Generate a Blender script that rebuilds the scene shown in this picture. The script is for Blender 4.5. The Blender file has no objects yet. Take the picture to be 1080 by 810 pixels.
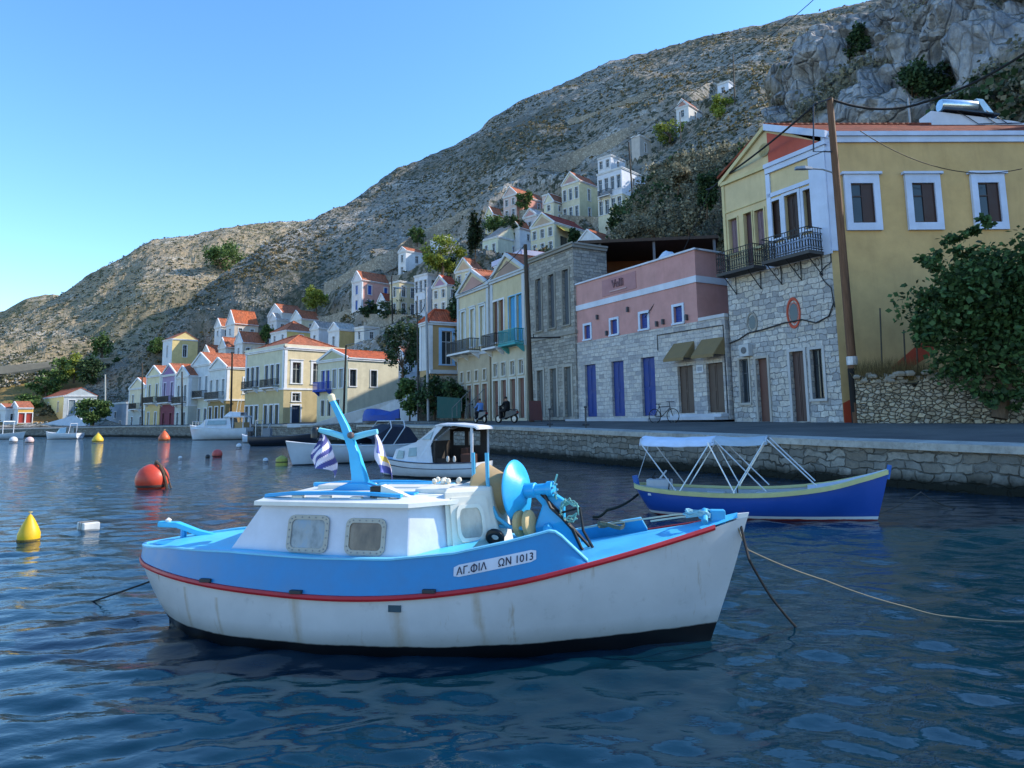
import bpy, math, random
import numpy as np
from mathutils import Vector, Matrix, noise as mnoise
random.seed(7)
R = math.radians
SC = bpy.context.scene
COL = SC.collection
# ------------------------------------------------------------------ camera
F, PX, PY, HC, ROLL = 720.0, 540.0, 353.0, 1.8, 0.015
PIT = math.atan(89 / 720.0)
FW = Vector((0, math.cos(PIT), math.sin(PIT)))
_u0 = Vector((0, -math.sin(PIT), math.cos(PIT))); _r0 = Vector((1, 0, 0))
_c, _s = math.cos(ROLL), math.sin(ROLL)
RT = _r0 * _c - _u0 * _s
UP = _u0 * _c + _r0 * _s
CAMP = Vector((0, 0, HC))

def ray(px, py):
    return RT * ((px - PX) / F) + UP * ((PY - py) / F) + FW
def at(px, py, y):            # the point seen at a pixel of the photograph at depth y
    d = ray(px, py); return CAMP + d * (y / d.y)
def onz(px, py, z=0.0):       # ... and on a level z
    d = ray(px, py); return CAMP + d * ((z - HC) / d.z)
def pix(p):
    v = Vector(p) - CAMP; w = v.dot(FW)
    return PX + F * v.dot(RT) / w, PY - F * v.dot(UP) / w
def onplane(px, py, o, n):
    d = ray(px, py); return CAMP + d * ((Vector(o) - CAMP).dot(n) / d.dot(n))

cam_d = bpy.data.cameras.new('camera'); cam = bpy.data.objects.new('camera', cam_d); COL.objects.link(cam)
cam_d.sensor_width = 36; cam_d.lens = 36 * F / 1080.0
cam_d.shift_y = -52 / 1080.0
cam_d.clip_end = 3000; cam_d.clip_start = 0.05
M = Matrix((RT, UP, -FW)).transposed().to_4x4(); M.translation = CAMP
cam.matrix_world = M
SC.camera = cam
# ------------------------------------------------------------------ light
SUN_EL, SUN_AZ = 35.0, 13.0        # azimuth counted from +X towards +Y
sd = Vector((math.cos(R(SUN_EL)) * math.cos(R(SUN_AZ)), math.cos(R(SUN_EL)) * math.sin(R(SUN_AZ)), math.sin(R(SUN_EL))))
w = bpy.data.worlds.new('World'); SC.world = w; w.use_nodes = True
nt = w.node_tree; nt.nodes.clear()
bg = nt.nodes.new('ShaderNodeBackground'); ow = nt.nodes.new('ShaderNodeOutputWorld')
sky = nt.nodes.new('ShaderNodeTexSky'); sky.sky_type = 'NISHITA'; sky.sun_disc = False
sky.sun_elevation = R(SUN_EL); sky.sun_rotation = R(90 - SUN_AZ)
sky.air_density = 1.0; sky.dust_density = 0.2; sky.ozone_density = 3.4; sky.altitude = 0
hs = nt.nodes.new('ShaderNodeHueSaturation'); hs.inputs['Saturation'].default_value = 1.18; hs.inputs['Hue'].default_value = .499
nt.links.new(sky.outputs[0], hs.inputs['Color']); nt.links.new(hs.outputs[0], bg.inputs[0]); nt.links.new(bg.outputs[0], ow.inputs[0])
bg.inputs[1].default_value = 0.15
sl = bpy.data.lights.new('sun', 'SUN'); sl.energy = 2.9; sl.angle = R(0.55); sl.color = (1, 0.90, 0.76)
so = bpy.data.objects.new('sun', sl); COL.objects.link(so)
so.rotation_euler = (-sd).to_track_quat('-Z', 'Y').to_euler(); so.location = (60, 0, 80)
SC.view_settings.view_transform = 'Standard'; SC.view_settings.look = 'None'
SC.view_settings.exposure = 1.25; SC.view_settings.gamma = 1.0; SC.view_settings.use_curve_mapping = False
SC.render.engine = 'CYCLES'
SC.cycles.max_bounces = 6; SC.cycles.diffuse_bounces = 2; SC.cycles.glossy_bounces = 3
SC.cycles.transmission_bounces = 3; SC.cycles.caustics_reflective = False; SC.cycles.caustics_refractive = False
SC.cycles.use_denoising = True
# ------------------------------------------------------------------ materials
MATS = {}
def srgb(h):
    if isinstance(h, str):
        h = h.lstrip('#'); c = [int(h[i:i + 2], 16) / 255 for i in (0, 2, 4)]
        return tuple(((x / 12.92) if x <= .04045 else ((x + .055) / 1.055) ** 2.4) for x in c)
    return tuple(h)

class NT:
    def __init__(s, name):
        s.m = bpy.data.materials.new(name); s.m.use_nodes = True
        s.t = s.m.node_tree; s.n = s.t.nodes
        s.b = s.n['Principled BSDF']; s.o = s.n['Material Output']
        s.tc = s.n.new('ShaderNodeTexCoord')
    def new(s, typ, **kw):
        n = s.n.new(typ)
        for k, v in kw.items(): setattr(n, k, v)
        return n
    def link(s, a, b): s.t.links.new(a, b)
    def mapping(s, scale=(1, 1, 1), src=None, loc=(0, 0, 0), rot=(0, 0, 0)):
        m = s.new('ShaderNodeMapping'); m.inputs['Scale'].default_value = scale
        m.inputs['Location'].default_value = loc; m.inputs['Rotation'].default_value = rot
        s.link(src or s.tc.outputs['Object'], m.inputs[0]); return m.outputs[0]
    def noise(s, scale, detail=4, rough=.6, vec=None, dist=0):
        n = s.new('ShaderNodeTexNoise'); n.inputs['Scale'].default_value = scale
        n.inputs['Detail'].default_value = detail; n.inputs['Roughness'].default_value = rough
        n.inputs['Distortion'].default_value = dist
        s.link(vec or s.tc.outputs['Object'], n.inputs['Vector']); return n.outputs[0]
    def voro(s, scale, feature='F1', vec=None, out='Distance', rnd=1):
        n = s.new('ShaderNodeTexVoronoi', feature=feature); n.inputs['Scale'].default_value = scale
        n.inputs['Randomness'].default_value = rnd
        s.link(vec or s.tc.outputs['Object'], n.inputs['Vector']); return n.outputs[out]
    def ramp(s, fac, stops, interp='LINEAR'):
        n = s.new('ShaderNodeValToRGB'); n.color_ramp.interpolation = interp
        e = n.color_ramp.elements
        while len(e) < len(stops): e.new(0.5)
        for i, (p, c) in enumerate(stops):
            e[i].position = p
            if not hasattr(c, '__len__'): c = (c, c, c)
            e[i].color = (*c[:3], 1)
        s.link(fac, n.inputs[0]); return n.outputs[0]
    def mix(s, fac, a, b, mode='MIX'):
        n = s.new('ShaderNodeMix', data_type='RGBA', blend_type=mode)
        for sock, v in ((n.inputs[0], fac), (n.inputs[6], a), (n.inputs[7], b)):
            if hasattr(v, 'is_linked'): s.link(v, sock)
            elif sock is n.inputs[0]: sock.default_value = v
            else: sock.default_value = (*(v if hasattr(v, '__len__') else (v, v, v))[:3], 1)
        return n.outputs[2]
    def math(s, op, a, b=0.0, clamp=False):
        n = s.new('ShaderNodeMath', operation=op, use_clamp=clamp)
        for sock, v in ((n.inputs[0], a), (n.inputs[1], b)):
            if hasattr(v, 'is_linked'): s.link(v, sock)
            else: sock.default_value = v
        return n.outputs[0]
    def sep(s, vec=None):
        n = s.new('ShaderNodeSeparateXYZ'); s.link(vec or s.tc.outputs['Object'], n.inputs[0]); return n.outputs
    def comb(s, x, y, z=0.0):
        n = s.new('ShaderNodeCombineXYZ')
        for sock, v in zip(n.inputs, (x, y, z)):
            if hasattr(v, 'is_linked'): s.link(v, sock)
            else: sock.default_value = v
        return n.outputs[0]
    def bump(s, h, strength=.4, dist=.05, prev=None):
        n = s.new('ShaderNodeBump'); n.inputs['Strength'].default_value = strength; n.inputs['Distance'].default_value = dist
        s.link(h, n.inputs['Height'])
        if prev: s.link(prev, n.inputs['Normal'])
        return n.outputs[0]
    def fin(s, col=None, rough=.7, nor=None, spec=.3, metal=0):
        b = s.b
        if col is not None:
            if hasattr(col, 'is_linked'): s.link(col, b.inputs['Base Color'])
            else: b.inputs['Base Color'].default_value = (*col[:3], 1)
        if hasattr(rough, 'is_linked'): s.link(rough, b.inputs['Roughness'])
        else: b.inputs['Roughness'].default_value = rough
        b.inputs['Specular IOR Level'].default_value = spec; b.inputs['Metallic'].default_value = metal
        if nor is not None: s.link(nor, b.inputs['Normal'])
        return s.m

def mul(c, k): return tuple(min(1, x * k) for x in c)
def stucco(hexc, dirt=.35):
    key = ('st', hexc, dirt)
    if key in MATS: return MATS[key]
    c = srgb(hexc); k = NT('plaster')
    n1 = k.noise(.9, 5, .65); n2 = k.noise(1.0, 4, .7, k.mapping((2.2, 2.2, .25)))
    c1 = k.mix(k.ramp(n1, [(.3, 0), (.72, 1)]), mul(c, .80), mul(c, 1.07)); c1 = k.mix(k.ramp(k.noise(.33, 4, .6), [(.42, 0), (.6, .22)]), c1, mul((c[0] * .8 + .08, c[1] * .8 + .08, c[2] * .8 + .07), 1.0))
    grime = mul((c[0] * .5 + .03, c[1] * .48 + .03, c[2] * .45 + .025), 1)
    c2 = k.mix(k.math('MULTIPLY', k.ramp(n2, [(.52, 0), (.8, 1)]), dirt), c1, grime)
    MATS[key] = k.fin(c2, .88, k.bump(k.noise(14, 4, .7), .25, .02), .2); return MATS[key]
def paint(hexc, rough=.45, wear=.15, name='paint'):
    key = ('pt', hexc, rough, wear)
    if key in MATS: return MATS[key]
    c = srgb(hexc); k = NT(name)
    n1 = k.noise(3.5, 5, .65); n2 = k.noise(1.5, 3, .6, k.mapping((3, 3, .6)))
    c1 = k.mix(k.ramp(n1, [(.3, 0), (.7, 1)]), mul(c, .86), mul(c, 1.06))
    c2 = k.mix(k.math('MULTIPLY', k.ramp(n2, [(.55, 0), (.78, 1)]), wear), c1, (c[0] * .5 + .06, c[1] * .48 + .05, c[2] * .45 + .04))
    MATS[key] = k.fin(c2, k.ramp(n1, [(.2, rough * .75), (.8, min(1, rough * 1.25))]), k.bump(k.noise(22, 3, .6), .12, .01), .4); return MATS[key]
def flat(hexc, rough=.6, spec=.3, metal=0, name='plain'):
    key = ('fl', hexc, rough, spec, metal)
    if key in MATS: return MATS[key]
    c = srgb(hexc); k = NT(name)
    c1 = k.mix(k.ramp(k.noise(6, 3, .6), [(.3, 0), (.7, 1)]), mul(c, .85), mul(c, 1.1))
    MATS[key] = k.fin(c1, rough, None, spec, metal); return MATS[key]
def wood(hexc, rough=.65):
    key = ('wd', hexc)
    if key in MATS: return MATS[key]
    c = srgb(hexc); k = NT('wood')
    n = k.noise(2.0, 5, .7, k.mapping((9, 9, .7)))
    c1 = k.ramp(n, [(.3, mul(c, .6)), (.55, c), (.75, mul(c, 1.35))])
    MATS[key] = k.fin(c1, rough, k.bump(n, .3, .02), .25); return MATS[key]
def glass(tint=(.018, .024, .03)):
    key = ('gl', tint)
    if key in MATS: return MATS[key]
    k = NT('window_glass')
    c = k.mix(k.noise(1.3, 2, .5), tint, mul(tint, 2.4))
    MATS[key] = k.fin(c, .08, k.bump(k.noise(2.5, 2, .5), .05, .02), .5); return MATS[key]
def tiles(axis, hexc='#a8654a'):
    key = ('ti', axis, hexc)
    if key in MATS: return MATS[key]
    c = srgb(hexc); k = NT('roof_tiles')
    x, y, z = k.sep()
    a, b = (x, y) if axis == 'x' else (y, x)      # a: across the rows of tiles, b: down the slope
    wv = k.math('ABSOLUTE', k.math('SINE', k.math('MULTIPLY', a, math.pi / .24)))
    rw = k.math('FRACT', k.math('MULTIPLY', b, 1 / .34))
    h = k.math('ADD', k.math('MULTIPLY', wv, .8), k.math('MULTIPLY', rw, .35))
    cell = k.new('ShaderNodeTexWhiteNoise', noise_dimensions='2D')
    k.link(k.comb(k.math('FLOOR', k.math('MULTIPLY', a, 1 / .24)), k.math('FLOOR', k.math('MULTIPLY', b, 1 / .34))), cell.inputs[0])
    n = k.noise(.8, 5, .7)
    c1 = k.mix(k.ramp(cell.outputs[0], [(0, 0), (1, 1)]), mul(c, .68), mul(c, 1.22))
    c2 = k.mix(k.ramp(n, [(.45, 0), (.75, .7)]), c1, (c[0] * .45 + .03, c[1] * .6 + .03, c[2] * .7 + .03))
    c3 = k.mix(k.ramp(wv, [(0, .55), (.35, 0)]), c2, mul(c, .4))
    MATS[key] = k.fin(c3, .85, k.bump(h, .8, .06), .2); return MATS[key]
def rubble(key, sx, stones, mortar, mw=.06, bump=.6):
    """rubble masonry: irregular stones in a pale mortar"""
    if key in MATS: return MATS[key]
    k = NT('stone_masonry')
    v = k.mapping((sx, sx, sx * 1.45))
    dn = k.new('ShaderNodeTexNoise'); dn.inputs['Scale'].default_value = 1.1; k.link(v, dn.inputs['Vector'])
    vv = k.new('ShaderNodeVectorMath', operation='MULTIPLY_ADD')
    k.link(dn.outputs[1], vv.inputs[0]); vv.inputs[1].default_value = (.45, .45, .3); k.link(v, vv.inputs[2])
    e = k.voro(1, 'DISTANCE_TO_EDGE', vv.outputs[0], rnd=.85); colr = k.voro(1, 'F1', vv.outputs[0], 'Color', .85)
    r = k.sep(colr)[0]
    base = k.ramp(r, [(i / (len(stones) - 1), srgb(s)) for i, s in enumerate(stones)])
    base = k.mix(k.ramp(k.noise(7, 5, .7), [(.3, .45), (.65, 0)]), base, mul(srgb(stones[0]), .5))
    m = k.ramp(e, [(mw * .5, 1), (mw * 1.5, 0)])
    col = k.mix(m, base, srgb(mortar))
    h = k.math('ADD', k.ramp(e, [(0, 0), (.16, 1)]), k.math('MULTIPLY', k.noise(9, 4, .7), .5))
    MATS[key] = k.fin(col, .9, k.bump(h, bump, .06), .2); return MATS[key]
def ashlar(key, bw, bh, stones, mortar, ms=.03):
    """squared stones laid in courses"""
    if key in MATS: return MATS[key]
    k = NT('coursed_stone')
    x, y, z = k.sep()
    dn = k.noise(1.6, 3, .6); dn2 = k.noise(2.1, 3, .6)
    u = k.math('ADD', k.math('ADD', x, y), k.math('MULTIPLY', dn2, .22))
    vec = k.comb(u, k.math('ADD', z, k.math('MULTIPLY', dn, .16)))
    b = k.new('ShaderNodeTexBrick'); k.link(vec, b.inputs['Vector'])
    b.inputs['Scale'].default_value = 1; b.inputs['Brick Width'].default_value = bw; b.inputs['Row Height'].default_value = bh
    b.inputs['Mortar Size'].default_value = ms; b.inputs['Mortar Smooth'].default_value = .5
    b.inputs['Color1'].default_value = (0, 0, 0, 1); b.inputs['Color2'].default_value = (1, 1, 1, 1); b.inputs['Mortar'].default_value = (.5, .5, .5, 1)
    base = k.ramp(b.outputs['Color'], [(i / (len(stones) - 1), srgb(s)) for i, s in enumerate(stones)])
    base = k.mix(k.ramp(k.noise(5, 5, .7), [(.35, .5), (.65, 0)]), base, mul(srgb(stones[0]), .55))
    col = k.mix(b.outputs['Fac'], base, srgb(mortar))
    h = k.math('ADD', k.math('SUBTRACT', 1.0, b.outputs['Fac']), k.math('MULTIPLY', k.noise(11, 4, .7), .5))
    MATS[key] = k.fin(col, .9, k.bump(h, .6, .04), .2); return MATS[key]
def courses(key, bw, bh, stones, mortar, ms=.02, along=None, d1=.13, d2=.05, wet=False, bump=.8):
    """roughly squared stones in wavering courses"""
    if key in MATS: return MATS[key]
    k = NT('rough_masonry'); x, y, z = k.sep()
    u = k.math('ADD', x, y) if along is None else k.math('ADD', k.math('MULTIPLY', x, along[0]), k.math('MULTIPLY', y, along[1]))
    def wob(sc, amp): return k.math('MULTIPLY', k.math('SUBTRACT', k.noise(sc, 2, .5), .5), amp)
    u2 = k.math('ADD', u, k.math('ADD', wob(1.9, d1 * 3.2), wob(6.3, d2 * 2.4)))
    o2 = k.mapping((1, 1, 1), loc=(7.3, 3.1, 5.7))
    nA = k.noise(1.6, 2, .5, o2); nB = k.noise(5.7, 2, .5, o2)
    z2 = k.math('ADD', z, k.math('ADD', k.math('MULTIPLY', k.math('SUBTRACT', nA, .5), d1 * 2.6), k.math('MULTIPLY', k.math('SUBTRACT', nB, .5), d2 * 2.2)))
    b = k.new('ShaderNodeTexBrick', offset=.43, squash=1.45, squash_frequency=3, offset_frequency=2); k.link(k.comb(u2, z2), b.inputs['Vector'])
    b.inputs['Scale'].default_value = 1; b.inputs['Brick Width'].default_value = bw; b.inputs['Row Height'].default_value = bh
    b.inputs['Mortar Size'].default_value = ms; b.inputs['Mortar Smooth'].default_value = .7
    b.inputs['Color1'].default_value = (0, 0, 0, 1); b.inputs['Color2'].default_value = (1, 1, 1, 1); b.inputs['Mortar'].default_value = (.5, .5, .5, 1)
    n5 = k.noise(6, 5, .75); n1 = k.noise(.5, 4, .6)
    base = k.ramp(b.outputs['Color'], [(i / (len(stones) - 1), srgb(s)) for i, s in enumerate(stones)])
    base = k.mix(k.ramp(n5, [(.32, .6), (.62, 0)]), base, mul(srgb(stones[0]), .6))
    base = k.mix(k.ramp(n1, [(.45, 0), (.7, .4)]), base, mul(srgb(stones[1]), .62))
    fade = k.math('MULTIPLY', b.outputs['Fac'], k.ramp(k.noise(2.3, 3, .6), [(.3, .35), (.6, 1)]))
    col = k.mix(fade, base, srgb(mortar))
    if wet:
        w_ = k.ramp(k.math('ADD', z, k.math('MULTIPLY', k.noise(1.2, 4, .7), .5)), [(.42, 1), (.66, 0)])
        col = k.mix(w_, col, srgb('#23241e'))
    h = k.math('ADD', k.math('SUBTRACT', 1.0, b.outputs['Fac']), k.math('MULTIPLY', n5, .8))
    MATS[key] = k.fin(col, .9, k.bump(h, bump, .07), .2); return MATS[key]
def foliage(hexa, hexb, key):
    key = ('fo', key)
    if key in MATS: return MATS[key]
    k = NT('leaves')
    g = k.new('ShaderNodeNewGeometry')
    c = k.ramp(g.outputs['Random Per Island'], [(0, srgb(hexa)), (.7, srgb(hexb)), (1, mul(srgb(hexb), 1.5))])
    k.fin(c, .6, None, .25)
    k.b.inputs['Subsurface Weight'].default_value = 0
    tr = k.new('ShaderNodeBsdfTranslucent'); k.link(c, tr.inputs[0])
    mx = k.new('ShaderNodeMixShader'); mx.inputs[0].default_value = .3
    k.link(k.b.outputs[0], mx.inputs[1]); k.link(tr.outputs[0], mx.inputs[2]); k.link(mx.outputs[0], k.o.inputs[0])
    MATS[key] = k.m; return k.m

# ------------------------------------------------------------------ mesh builder
class MB:
    def __init__(s): s.v = []; s.f = []; s.m = []
    def add(s, vs, fs, mi=0):
        o = len(s.v); s.v += [tuple(p) for p in vs]
        for f in fs: s.f.append([i + o for i in f]); s.m.append(mi)
    def hexa(s, c, mi=0):   # 8 corners: bottom ring ccw then top ring
        s.add(c, [(3, 2, 1, 0), (4, 5, 6, 7), (0, 1, 5, 4), (1, 2, 6, 5), (2, 3, 7, 6), (3, 0, 4, 7)], mi)
    def box(s, x0, x1, y0, y1, z0, z1, mi=0):
        s.hexa([(x0, y0, z0), (x1, y0, z0), (x1, y1, z0), (x0, y1, z0), (x0, y0, z1), (x1, y0, z1), (x1, y1, z1), (x0, y1, z1)], mi)
    def quad(s, a, b, c, d, mi=0): s.add([a, b, c, d], [(0, 1, 2, 3)], mi)
    def poly(s, ps, mi=0): s.add(ps, [tuple(range(len(ps)))], mi)
    def prism(s, ps, vec, mi=0):
        n = len(ps); v = Vector(vec); a = [Vector(p) for p in ps]
        s.add(a + [p + v for p in a], [tuple(range(n))[::-1], tuple(range(n, 2 * n))] + [(i, (i + 1) % n, n + (i + 1) % n, n + i) for i in range(n)], mi)
    def loft(s, secs, mi=0, closed=False, caps=False):
        n = len(secs[0]); o = len(s.v)
        vs = [p for r in secs for p in r]; fs = []
        for i in range(len(secs) - 1):
            for j in range(n if closed else n - 1):
                k = (j + 1) % n
                fs.append((i * n + j, i * n + k, (i + 1) * n + k, (i + 1) * n + j))
        if caps: fs += [tuple(range(n))[::-1], tuple((len(secs) - 1) * n + j for j in range(n))]
        s.add(vs, fs, mi)
    def tube(s, pts, r, n=8, mi=0, caps=True):
        pts = [Vector(p) for p in pts]; rr = r if hasattr(r, '__len__') else [r] * len(pts)
        secs = []; prev = None
        for i, p in enumerate(pts):
            t = (pts[min(i + 1, len(pts) - 1)] - pts[max(i - 1, 0)]).normalized()
            if prev is None:
                a = t.orthogonal().normalized()
            else:
                a = (prev - t * prev.dot(t)); a = a.normalized() if a.length > 1e-6 else t.orthogonal().normalized()
            prev = a; b = t.cross(a)
            secs.append([p + (a * math.cos(2 * math.pi * j / n) + b * math.sin(2 * math.pi * j / n)) * rr[i] for j in range(n)])
        s.loft(secs, mi, True, caps)
    def lathe(s, prof, n=24, mi=0, origin=(0, 0, 0), axis=(0, 0, 1), caps=True):
        ax = Vector(axis).normalized(); a = ax.orthogonal().normalized(); b = ax.cross(a); o = Vector(origin)
        s.loft([[o + ax * h + (a * math.cos(2 * math.pi * j / n) + b * math.sin(2 * math.pi * j / n)) * max(r, 1e-4) for j in range(n)] for r, h in prof], mi, True, caps)
    def build(s, name, mats, parent=None, smooth=False, bevel=0.0, angle=40):
        me = bpy.data.meshes.new(name); me.from_pydata([tuple(v) for v in s.v], [], s.f)
        if not isinstance(mats, (list, tuple)): mats = [mats]
        for m in mats: me.materials.append(m)
        me.polygons.foreach_set('material_index', s.m)
        me.update()
        if smooth:
            me.polygons.foreach_set('use_smooth', [True] * len(me.polygons))
            try: me.set_sharp_from_angle(angle=R(angle))
            except Exception: pass
        o = bpy.data.objects.new(name, me); COL.objects.link(o)
        if parent: o.parent = parent
        if bevel:
            md = o.modifiers.new('bevel', 'BEVEL'); md.width = bevel; md.segments = 2; md.limit_method = 'ANGLE'; md.angle_limit = R(35)
        return o

def tag(o, label=None, cat=None, group=None, kind=None):
    if label: o['label'] = label
    if cat: o['category'] = cat
    if group: o['group'] = group
    if kind: o['kind'] = kind
    return o
def thing(name, label, cat, loc=(0, 0, 0), rz=0.0, group=None):
    o = bpy.data.objects.new(name, None); COL.objects.link(o)
    o.location = loc; o.rotation_euler = (0, 0, rz); o.empty_display_size = .3
    return tag(o, label, cat, group)
def copy_tree(o, parent=None):
    c = o.copy(); COL.objects.link(c)
    if parent: c.parent = parent
    for ch in list(o.children): copy_tree(ch, c)
    return c
def lerp(a, b, t): return a + (b - a) * t
def ip(x, tab):       # table interpolation
    xs = [t[0] for t in tab]; ys = [t[1] for t in tab]
    return float(np.interp(x, xs, ys))
# ================================================================== terrain
def horizon(px): return 442 + .015 * (540 - px)
TERR = []
class Slope:
    """a hillside given by profiles: for a column of the view, points (depth, height in the view) from foot to ridge"""
    def __init__(s, cols):
        s.cols = sorted(cols, key=lambda c: c[0])
        s.px = [c[0] for c in s.cols]
        s.W = []
        for px, prof in s.cols:
            pts = [at(px, py, Y) for Y, py in prof]
            r = pts[-1]; q = pts[-2]
            out = Vector((r.x, r.y, 0)).normalized()
            pts.append(r + out * 30 + Vector((0, 0, -4))); pts.append(r + out * 110 + Vector((0, 0, -38)))
            s.W.append(pts)
        s.n = len(s.W[0])
    def ctrl(s, px):
        i = int(np.clip(np.searchsorted(s.px, px) - 1, 0, len(s.px) - 2))
        t = (px - s.px[i]) / (s.px[i + 1] - s.px[i]); t = min(1, max(0, t))
        return [a.lerp(b, t) for a, b in zip(s.W[i], s.W[i + 1])]
    def find(s, px, py):
        c = s.ctrl(px); best = None
        for a, b in zip(c[:-3], c[1:-2]):
            for k in range(41):
                p = a.lerp(b, k / 40); d = abs(pix(p)[1] - py)
                if best is None or d < best[0]: best = (d, p)
        return best[1]
    def mesh(s, name, mat, pxs, nprof, disp, smooth_it=3, seed=0):
        nx = len(pxs); G = np.zeros((nx, nprof, 3))
        lens = None
        for i, px in enumerate(pxs):
            c = s.ctrl(px)
            if lens is None or True:
                L = [0]
                wts = [1.0] * (len(c) - 3) + [.25, .18]
                for q in range(len(c) - 1): L.append(L[-1] + (1.0 / (len(c) - 3) if q < len(c) - 3 else .08))
                L = [l / L[-1] for l in L]
            tt = np.linspace(0, 1, nprof); ca = np.array([list(p) for p in c])
            for d in range(3): G[i, :, d] = np.interp(tt, L, ca[:, d])
        for _ in range(smooth_it):
            Z = G.copy()
            Z[:, 1:-1] = .25 * G[:, :-2] + .5 * G[:, 1:-1] + .25 * G[:, 2:]
            G = Z.copy(); Z[1:-1] = .25 * G[:-2] + .5 * G[1:-1] + .25 * G[2:]; G = Z
        for i in range(nx):
            for j in range(nprof):
                p = Vector(G[i, j]); dv = disp(p, j / (nprof - 1), pxs[i])
                G[i, j] += dv
                if s is HILL: G[i, j] = cut_terraces(Vector(G[i, j]))
        me = bpy.data.meshes.new(name)
        vs = G.reshape(-1, 3)
        fs = [(i * nprof + j, (i + 1) * nprof + j, (i + 1) * nprof + j + 1, i * nprof + j + 1) for i in range(nx - 1) for j in range(nprof - 1)]
        me.from_pydata(vs.tolist(), [], fs); me.materials.append(mat); me.update()
        o = bpy.data.objects.new(name, me); COL.objects.link(o)
        s.G = G
        return o

def rocky_ground(key, cols, rockc, dryc, scrubc, scale, rockthr, scr=(.5, .6)):
    k = NT(key)
    n1 = k.noise(.035 * scale, 6, .62); n2 = k.noise(.28 * scale, 6, .72); n3 = k.noise(2.2 * scale, 5, .75)
    base = k.ramp(n1, [(.32, srgb(cols[0])), (.5, srgb(cols[1])), (.68, srgb(cols[2]))])
    base = k.mix(k.ramp(n2, [(.42, 0), (.66, .75)]), base, srgb(dryc))
    v = k.voro(.55 * scale, 'F1', None, 'Distance'); vv = k.voro(.17 * scale, 'F1', None, 'Distance')
    mixr = k.math('ADD', k.math('MULTIPLY', n3, .6), k.math('MULTIPLY', n2, .55))
    strata = k.noise(.12 * scale, 5, .6, k.mapping((.35, .35, 2.6), rot=(.1, .12, 0)))
    mixr = k.math('ADD', mixr, k.math('MULTIPLY', k.math('SUBTRACT', strata, .5), .55))
    rk = k.ramp(mixr, [(rockthr, 0), (rockthr + .09, 1)])
    rockv = k.mix(k.ramp(n3, [(.35, 0), (.7, 1)]), mul(srgb(rockc), .6), mul(srgb(rockc), 1.15))
    base = k.mix(rk, base, rockv)
    sc = k.ramp(k.math('ADD', k.noise(.7 * scale, 4, .7), k.math('MULTIPLY', n1, .35)), [(scr[0] + .15, 0), (scr[1] + .15, 1)])
    base = k.mix(sc, base, srgb(scrubc))
    zone = k.noise(.016 * scale, 5, .68)
    base = k.mix(k.ramp(zone, [(.50, 0), (.64, .55)]), base, mul(srgb(scrubc), .9)); base = k.mix(k.ramp(zone, [(.30, .5), (.42, 0)]), base, mul(srgb(dryc), .95))
    if key.startswith('far'):
        zz = k.math('ADD', k.sep()[2], k.math('MULTIPLY', k.math('SUBTRACT', n1, .5), 9)); base = k.mix(k.ramp(k.math('MULTIPLY', zz, .05), [(.70, .85), (.80, 0)]), base, k.mix(n2, srgb('#8a6038'), srgb('#7a7444')))
    h = k.math('ADD', k.math('MULTIPLY', n2, 1.6), k.math('ADD', k.math('MULTIPLY', n3, .8), k.math('MULTIPLY', rk, .5)))
    return k.fin(base, .95, k.bump(h, .5, .6 / scale), .1)

M_hill = rocky_ground('hillside_ground', ['#7b7975', '#8d8b86', '#7f786e'], '#bdbab4', '#a38f73', '#4a4e42', 1.0, .60, (.52, .60))
M_farhill = rocky_ground('far_hillside_ground', ['#8b806d', '#998c75', '#8d7d63'], '#bfb8a9', '#ab9270', '#565840', .7, .61, (.54, .62))
def fbm(p, sc, o=5, seed=0.0): return mnoise.fractal(Vector((p.x * sc + seed, p.y * sc - seed, p.z * sc)), 1.0, 2.1, o)
def ridge(p, sc, seed=0.0): return mnoise.ridged_multi_fractal(Vector((p.x * sc + seed, p.y * sc, p.z * sc * 1.0 + seed)), .9, 2.1, 5, 1.0, 2.0)

SKY = [(-60, 448), (20, 444), (40, 440), (70, 428), (100, 402), (110, 393), (150, 358), (200, 312), (250, 275), (300, 246), (340, 226), (380, 205), (420, 180), (460, 160), (500, 140), (530, 118), (560, 100), (600, 83), (640, 67), (680, 55), (720, 44), (760, 35), (800, 25), (840, 18), (870, 12), (900, 5), (960, -15), (1080, -30), (1300, -10), (1500, 0)]
RY = [(-60, 150), (40, 148), (100, 162), (150, 166), (200, 172), (250, 182), (300, 196), (340, 210), (420, 236), (500, 248), (600, 245), (700, 235), (800, 220), (870, 210), (1080, 190), (1500, 150)]
FY = [(-60, 136), (40, 130), (100, 126), (150, 121), (200, 113), (250, 105), (300, 98), (340, 92), (400, 84), (450, 76), (500, 66), (560, 56), (620, 50), (700, 46), (800, 44), (1500, 44)]
MIDT = [(-60, 140, 448), (40, 137, 443), (100, 148, 426), (150, 152, 410), (200, 150, 400), (250, 140, 386), (300, 150, 352), (350, 145, 335), (400, 124, 335), (450, 122, 316), (500, 116, 298), (560, 122, 255), (610, 126, 242), (655, 112, 228), (700, 120, 190), (740, 132, 140), (800, 132, 102), (900, 130, 80), (1080, 120, 40), (1500, 100, 60)]
cols = []
for px in sorted(set([q[0] for q in SKY + RY + FY + MIDT])):
    fy = ip(px, FY); ry = ip(px, RY); my = float(np.interp(px, [m[0] for m in MIDT], [m[1] for m in MIDT])); mp = float(np.interp(px, [m[0] for m in MIDT], [m[2] for m in MIDT]))
    sk = ip(px, SKY)
    cols.append((px, [(fy, horizon(px) + .5), (my, mp), (ry, sk)]))
HILL = Slope(cols)
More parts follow.
